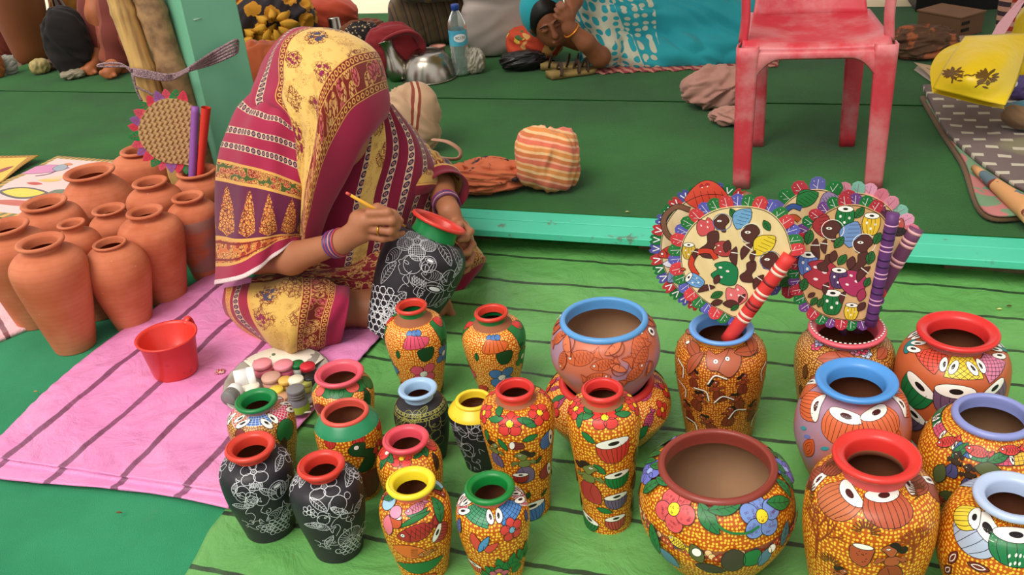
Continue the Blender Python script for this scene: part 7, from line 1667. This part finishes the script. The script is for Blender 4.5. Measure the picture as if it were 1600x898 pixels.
def d_p1(D):
    D.go(62, 268, 120, 28); D.fill(lens(1, .34, .08), S(206, 130, 170), S(90, 50, 90), .003); D.go(76, 272, 60, 30); D.line([(-.4, -.2), (0, -.1), (.2, .1), (.2, .3)], .008, S(90, 56, 100))
    D.go(40, 302, 80, 12); D.fill(lens(1.1, .5), S(96, 90, 96), S(60, 50, 50), .003); D.fill(lens(.95, .4), S(226, 196, 70), S(120, 90, 40), .003); D.go(54, 288, 30, 10); D.fill(lens(1, .5), S(190, 66, 50))
    D.go(78, 284, 44, 20); D.fill(lens(1, .4), S(224, 180, 90)); D.go(92, 276, 50, 30); D.fill(lens(1, .34), S(230, 190, 150)); D.go(92, 262, 30, 10); D.fill(circ(), S(150, 160, 170), S(50, 50, 60), .002); D.go(106, 256, 24, 0); D.fill(lens(1, .5), S(206, 130, 90))
    D.go(24, 318, 80, 6); D.fill(lens(1.2, .2), S(190, 96, 80)); D.go(92, 302, 40, 40); D.fill(lens(1, .5), S(110, 116, 96)); D.go(172, 266, 40, 10); D.fill(lens(1, .5), S(214, 150, 160)); D.go(96, 315, 30); D.fill(circ(), S(220, 170, 210))
painted('painted_scroll', 'painted paper scroll with pink and yellow fish figures behind the terracotta pots', 'painting', [[g(90, 243), g(130, 246), g(170, 249), g(204, 252)], [g(40, 268), g(95, 275), g(150, 278), g(200, 280)], [g(-6, 290), g(60, 300), g(130, 306), g(196, 308)], [g(-40, 335, ZP + .004), g(40, 342, ZP + .002), g(120, 346, ZP), g(190, 346, ZP)]], edgem('scroll_border', S(224, 190, 186), S(120, 120, 80), .05), d_p1)
def d_p2(D): D.go(6, 264, 30, 40); D.fill(lens(1.2, .5), S(150, 40, 50), BLK, .002)
painted('painted_scroll', 'yellow painted sheet with brown patterned border at the left edge', 'painting', [[g(-50, 240, ZP + .03), g(0, 243, ZP + .02), g(61, 242, ZP + .03)], [g(-60, 262, ZP + .02), g(-10, 264), g(36, 258, ZP + .02)], [g(-80, 300), g(-30, 302), g(4, 283, ZP + .015)]], edgem('yellow_border', S(226, 180, 80), S(110, 70, 30), .11, S(200, 150, 60)), d_p2)

# ------------------------------------------------------------ right background
def slab(name, label, catg, pts, z0, t, matl, amp=.004, n=8):
    """flat folded thing: outline through ground points, thickness t."""
    L = cat(np.array([G(x, y, z0)[:2] for x, y in pts + pts[:1]]), n)[:-1]; m = len(L); c = L.mean(0); V = []; K = 6
    for z, rr in ((z0, .985), (z0 + t * .3, 1.0), (z0 + t * .8, 1.0)): V += [(x, y, z) for x, y in c + (L - c) * rr]
    for k in range(K, 0, -1): V += [(x, y, z0 + t + amp * nz((x, y, z0), 6)) for x, y in c + (L - c) * (k / K) * .995]
    V.append((c[0], c[1], z0 + t)); R_ = 3 + K
    Fc = grid_faces(R_, m, True).tolist() + [((R_ - 1) * m + j, (R_ - 1) * m + (j + 1) % m, R_ * m) for j in range(m)] + [tuple(range(m - 1, -1, -1))]
    o = mk(name, V, Fc, matl, org=np.array([c[0], c[1], z0])); return tag(o, label, catg)
def f_dash():
    p = coords('Object'); x, y, z = xyz(p); u = x * .94 - y * .34; v = x * .34 + y * .94; q = frac(v * 15.0); r_ = floor_(v * 15.0); w_ = frac(u * 13.0 + (r_ * .37)); n = ntex(p, 40.0, 3.0)
    c = mixc(ntex(p, 5.0, 3.0), S(98, 84, 84), S(122, 106, 102)); c = mixc(sstep(ntex(p, 2.2, 1.0), .62, .66) * .5, c, S(140, 140, 100))
    return mixc(mth('MULTIPLY', inr(q, .3, .62), inr(w_ + n * .1, .3, .78)), c, S(186, 178, 160))
m_edge = plainc('brown_felt_edge', S(96, 68, 46), S(120, 88, 60)); m_pg = mat('green_pink_rug', lambda: mixc(ntex(coords('Object'), 12.0, 2.0) > .52, S(110, 140, 110), S(176, 112, 110)), .9)
z1 = ZP + .006
slab('folded_rug', 'folded brown-edged rug at the bottom of the stack of mats', 'rug', [(1437, 158), (1470, 214), (1500, 262), (1533, 340), (1610, 345), (1700, 330), (1690, 150), (1560, 140)], z1, .018, m_edge)
slab('folded_rug', 'green and pink patterned rug showing below the grey mat', 'rug', [(1446, 160), (1480, 214), (1510, 262), (1537, 332), (1610, 337), (1700, 320), (1690, 150), (1560, 140)], z1 + .019, .010, m_pg)
slab('blanket', 'grey blanket with rows of white dashes on top of the stacked mats', 'blanket', [(1440, 140), (1460, 178), (1476, 208), (1508, 240), (1545, 268), (1610, 305), (1720, 330), (1710, 150), (1560, 130)], z1 + .030, .016, mat('dashed_grey_blanket', f_dash, .9, bump=clothbump()), .008)
# rolled painted scroll tucked under the blanket
a, b = G(1522, 262, z1 + .045), G(1618, 338, z1 + .045); V, Fc, uv = tube([a + (b - a) * t for t in np.linspace(0, 1, 10)], np.linspace(.010, .032, 10), 24, cap=False)
o = mk('painted_scroll', V, Fc, mat('scroll_paint', lambda: mixc(ntex(coords('Object'), 16.0, 2.0) > .54, S(206, 150, 100), mixc(ntex(coords('Object'), 9.0, 1.0) > .5, S(120, 56, 44), S(90, 110, 120))), .7), uv=uv); solidify(o, .003); tag(o, 'rolled painted scroll sticking out beside the grey blanket', 'painting')
# yellow carrier bag
def d_bag(D):
    c = S(96, 66, 22)
    for x, y, z, a in ((1490, 116, 44, 95), (1540, 124, 50, 65)):
        D.go(x, y, z, a - 75)
        for k in range(30):
            q = rnd.uniform(0, 2 * PI); r = .38 * math.sqrt(rnd.random()); D.fill(lens(.34, .13) @ np.array([[math.cos(q), math.sin(q)], [-math.sin(q), math.cos(q)]]) + [r * math.cos(q), .12 + r * math.sin(q)], c)
        D.line([(0, .1), (-.05, -.3), (-.1, -.6)], .006, c); D.line([(-.05, -.3), (.25, -.1), (.4, .1)], .005, c); D.fill(lens(.3, .12) + [.25, -.4], c)
    D.go(1516, 120, 24, 20); D.line([(-.5, 0), (-.2, .15), (.1, 0), (.4, .2)], .006, c)
zb = z1 + .05
bagrows = [[at(1508, 56, 3.02), at(1545, 54, 3.0), at(1580, 52, 2.98), at(1604, 52, 2.98)], [at(1490, 82, 2.93), at(1530, 84, 2.86), at(1568, 88, 2.84), at(1600, 90, 2.88)], [at(1472, 110, 2.86), at(1512, 118, 2.77), at(1550, 126, 2.75), at(1588, 130, 2.80)], [at(1457, 138, 2.84), at(1495, 148, 2.78), at(1533, 157, 2.74), at(1571, 164, 2.72)]]
m_yb = mat('yellow_polythene', lambda: mixc(ntex(coords('Object'), 5.0, 4.0), S(196, 160, 20), S(226, 196, 40)), .35, bump=lambda: ntex(coords('Object'), 11.0, 4.0), bs=.5, bd=.01)
yb = painted('carrier_bag', 'yellow carrier bag printed with brown flower heads on the grey blanket', 'bag', bagrows, m_yb, d_bag, 10, .003)
back_ = np.array([[p + np.array([.01, .10 if 0 < j < 3 else .02, -.02]) for p in r] for j, r in enumerate(bagrows)]); A = cat(cat(back_, 8).transpose(1, 0, 2), 8).transpose(1, 0, 2); V = A.reshape(-1, 3).copy(); V[:, 2] = np.maximum(V[:, 2], zb); mk('back_panel', V, grid_faces(*A.shape[:2]), m_yb, yb)
bundle('carrier_bag', 'second yellow bag bulging behind the printed one at the right edge', 'bag', 1606, 146, 70, 130, m_yb, 41.0, .6, .12, 1.5, z=zb)
bundle('cloth_bundle', 'purple and white cloth under the yellow bag at the right edge', 'cloth', 1594, 156, 42, 30, mat('purple_white_cloth', lambda: mixc(ntex(coords('Object'), 16.0, 1.0) > .56, S(84, 70, 120), S(200, 196, 190)), .8), 42.0, .8, .2, 2.0, z=zb)
bundle('cushion', 'blue and brown striped cushion at the right edge', 'cushion', 1606, 208, 84, 40, stripes('blue_brown_stripe', [S(60, 110, 130), (.35, S(120, 92, 66)), (.5, S(170, 120, 70)), (.6, S(120, 92, 66))], 7.0, (.8, .5, 0), .02), 43.0, .7, .08, 1.4, z=zb, boxy=2.2)
def f_chk():
    x, y, z = xyz(coords('Object')); a = frac((x + y * .3) * 26.0) > .5; b = frac(z * 26.0) > .5
    return mixc(a, mixc(b, S(176, 56, 44), S(206, 150, 130)), mixc(b, S(206, 150, 130), S(70, 50, 60)))
bundle('cloth_bundle', 'red and white checked cloth standing at the top right corner', 'cloth', 1586, 78, 66, 120, mat('checked_cotton', f_chk, .85), 44.0, .6, .12, 1.5, z=z1 + .02)
V = np.array([at(*q) for q in ((1548, 58, 3.1), (1568, 56, 3.1), (1600, 4, 3.16), (1640, -40, 3.2), (1600, -10, 3.18), (1560, 36, 3.12))]); o = mk('plastic_sheet', V, [(0, 1, 2, 3, 4, 5)], mat('pink_polythene', S(206, 150, 160), .3, spec=.6), smooth=False); solidify(o, .004); tag(o, 'strip of pale pink plastic behind the yellow bag', 'plastic sheet')
# boxes and papers
def obox(name, label, catg, x, y, w_, d_, h_, matl, ang=0.0, z=ZP + .008, bev=.003):
    P = G(x, y, z); c, s = math.cos(ang), math.sin(ang); A = np.array([[c, s, 0], [-s, c, 0], [0, 0, 1]]); V, Fc = box(P + A[1] * d_ / 2 + [0, 0, h_ / 2], w_, d_, h_, A, bev); return tag(mk(name, V, Fc, matl, smooth=False, org=P), label, catg)
bx = obox('cardboard_box', 'brown cardboard box with slots behind the brown cloth', 'box', 1516, 56, .16, .22, .09, mat('cardboard', S(120, 84, 60), .8), .5)
A5 = np.array([[math.cos(.5), math.sin(.5), 0], [-math.sin(.5), math.cos(.5), 0], [0, 0, 1.0]]); P5 = np.array(bx.location)
for k in (0, 1): V, Fc = box(P5 - A5[0] * .045 - A5[1] * .001 + [0, 0, .035 + .03 * k], .05, .004, .013, A5); mk('slot', V, Fc, PM((30, 22, 18)), bx, smooth=False)
V, Fc = box(P5 + A5[1] * .11 + [0, 0, .093], .17, .23, .006, A5); mk('lid', V, Fc, mat('cardboard_lid', S(130, 92, 66), .8), bx, smooth=False)
obox('black_box', 'large black box at the top right', 'box', 1510, 16, .46, .3, .25, mat('black_vinyl', S(20, 17, 17), .5), -.25)
bk_ = obox('book', 'long pale grey book with gilt edge lying behind the yellow bag', 'book', 1488, 76, .22, .10, .03, PM((156, 132, 122), .6), -.3); P6 = np.array(bk_.location); A6 = np.array([[math.cos(-.3), math.sin(-.3), 0], [-math.sin(-.3), math.cos(-.3), 0], [0, 0, 1.0]])
V, Fc = box(P6 - A6[1] * .003 + [0, 0, .011], .2, .008, .012, A6); mk('gilt_edge', V, Fc, mat('gilt', S(226, 190, 120), .3, metal=.8), bk_, smooth=False)
def d_p3(D): [(D.go(1462 + 10 * k, 112 + 4 * k, 40, -40), D.line([(-.5, 0), (.5, 0)], .008, S(110, 50, 40))) for k in range(4)]
painted('painted_card', 'painted card with brown stripes under the yellow bag', 'painting', [[G(1428, 97, z1 + .03), G(1465, 104, z1 + .04), G(1500, 112, z1 + .055)], [G(1446, 112, z1 + .02), G(1474, 122, z1 + .03), G(1500, 128, z1 + .05)], [G(1462, 128, z1 + .02), G(1480, 134, z1 + .03), G(1500, 140, z1 + .05)]], PM((190, 160, 130), .7), d_p3, 6)
slab('paper_sheet', 'plain grey paper sheet below the striped painted card', 'paper', [(1428, 110), (1440, 104), (1490, 120), (1500, 138), (1462, 132)], z1, .004, PM((170, 158, 148), .7), .001)
V, Fc = box(G(1232, 8, ZP + .01), .55, .22, .006, AX, .002); o = mk('folded_sheet', V, Fc, mat('bright_pink_plastic', S(230, 130, 170), .5), smooth=False); tag(o, 'bright pink folded sheet on the carpet seen past the chair back', 'sheet')
# bits of litter on the ground
for lb, x, y, c in (('dry straw bit on the teal carpet left of the pink sheet', 56, 612, (170, 140, 90)), ('brown leaf crumb below the pink sheet', 186, 801, (120, 70, 40)), ('small brown crumb on the green sheet right of the red-lipped tall vase', 1577, 478, (90, 60, 30)), ('pale yellow bit on the green sheet', 1562, 483, (226, 220, 130)), ('straw bit at the carpet edge', 980, 331, (190, 170, 110))):
    P = G(x, y, .012 if y > 340 else ZP + .006); V, Fc, uv = tube([P - ED * .006, P + [0, 0, .002], P + ED * .006 + EN * .002], [.0012, .0022, .0008], 8); tag(mk('litter_bit', V, Fc, PM(c, .8)), lb, 'litter')
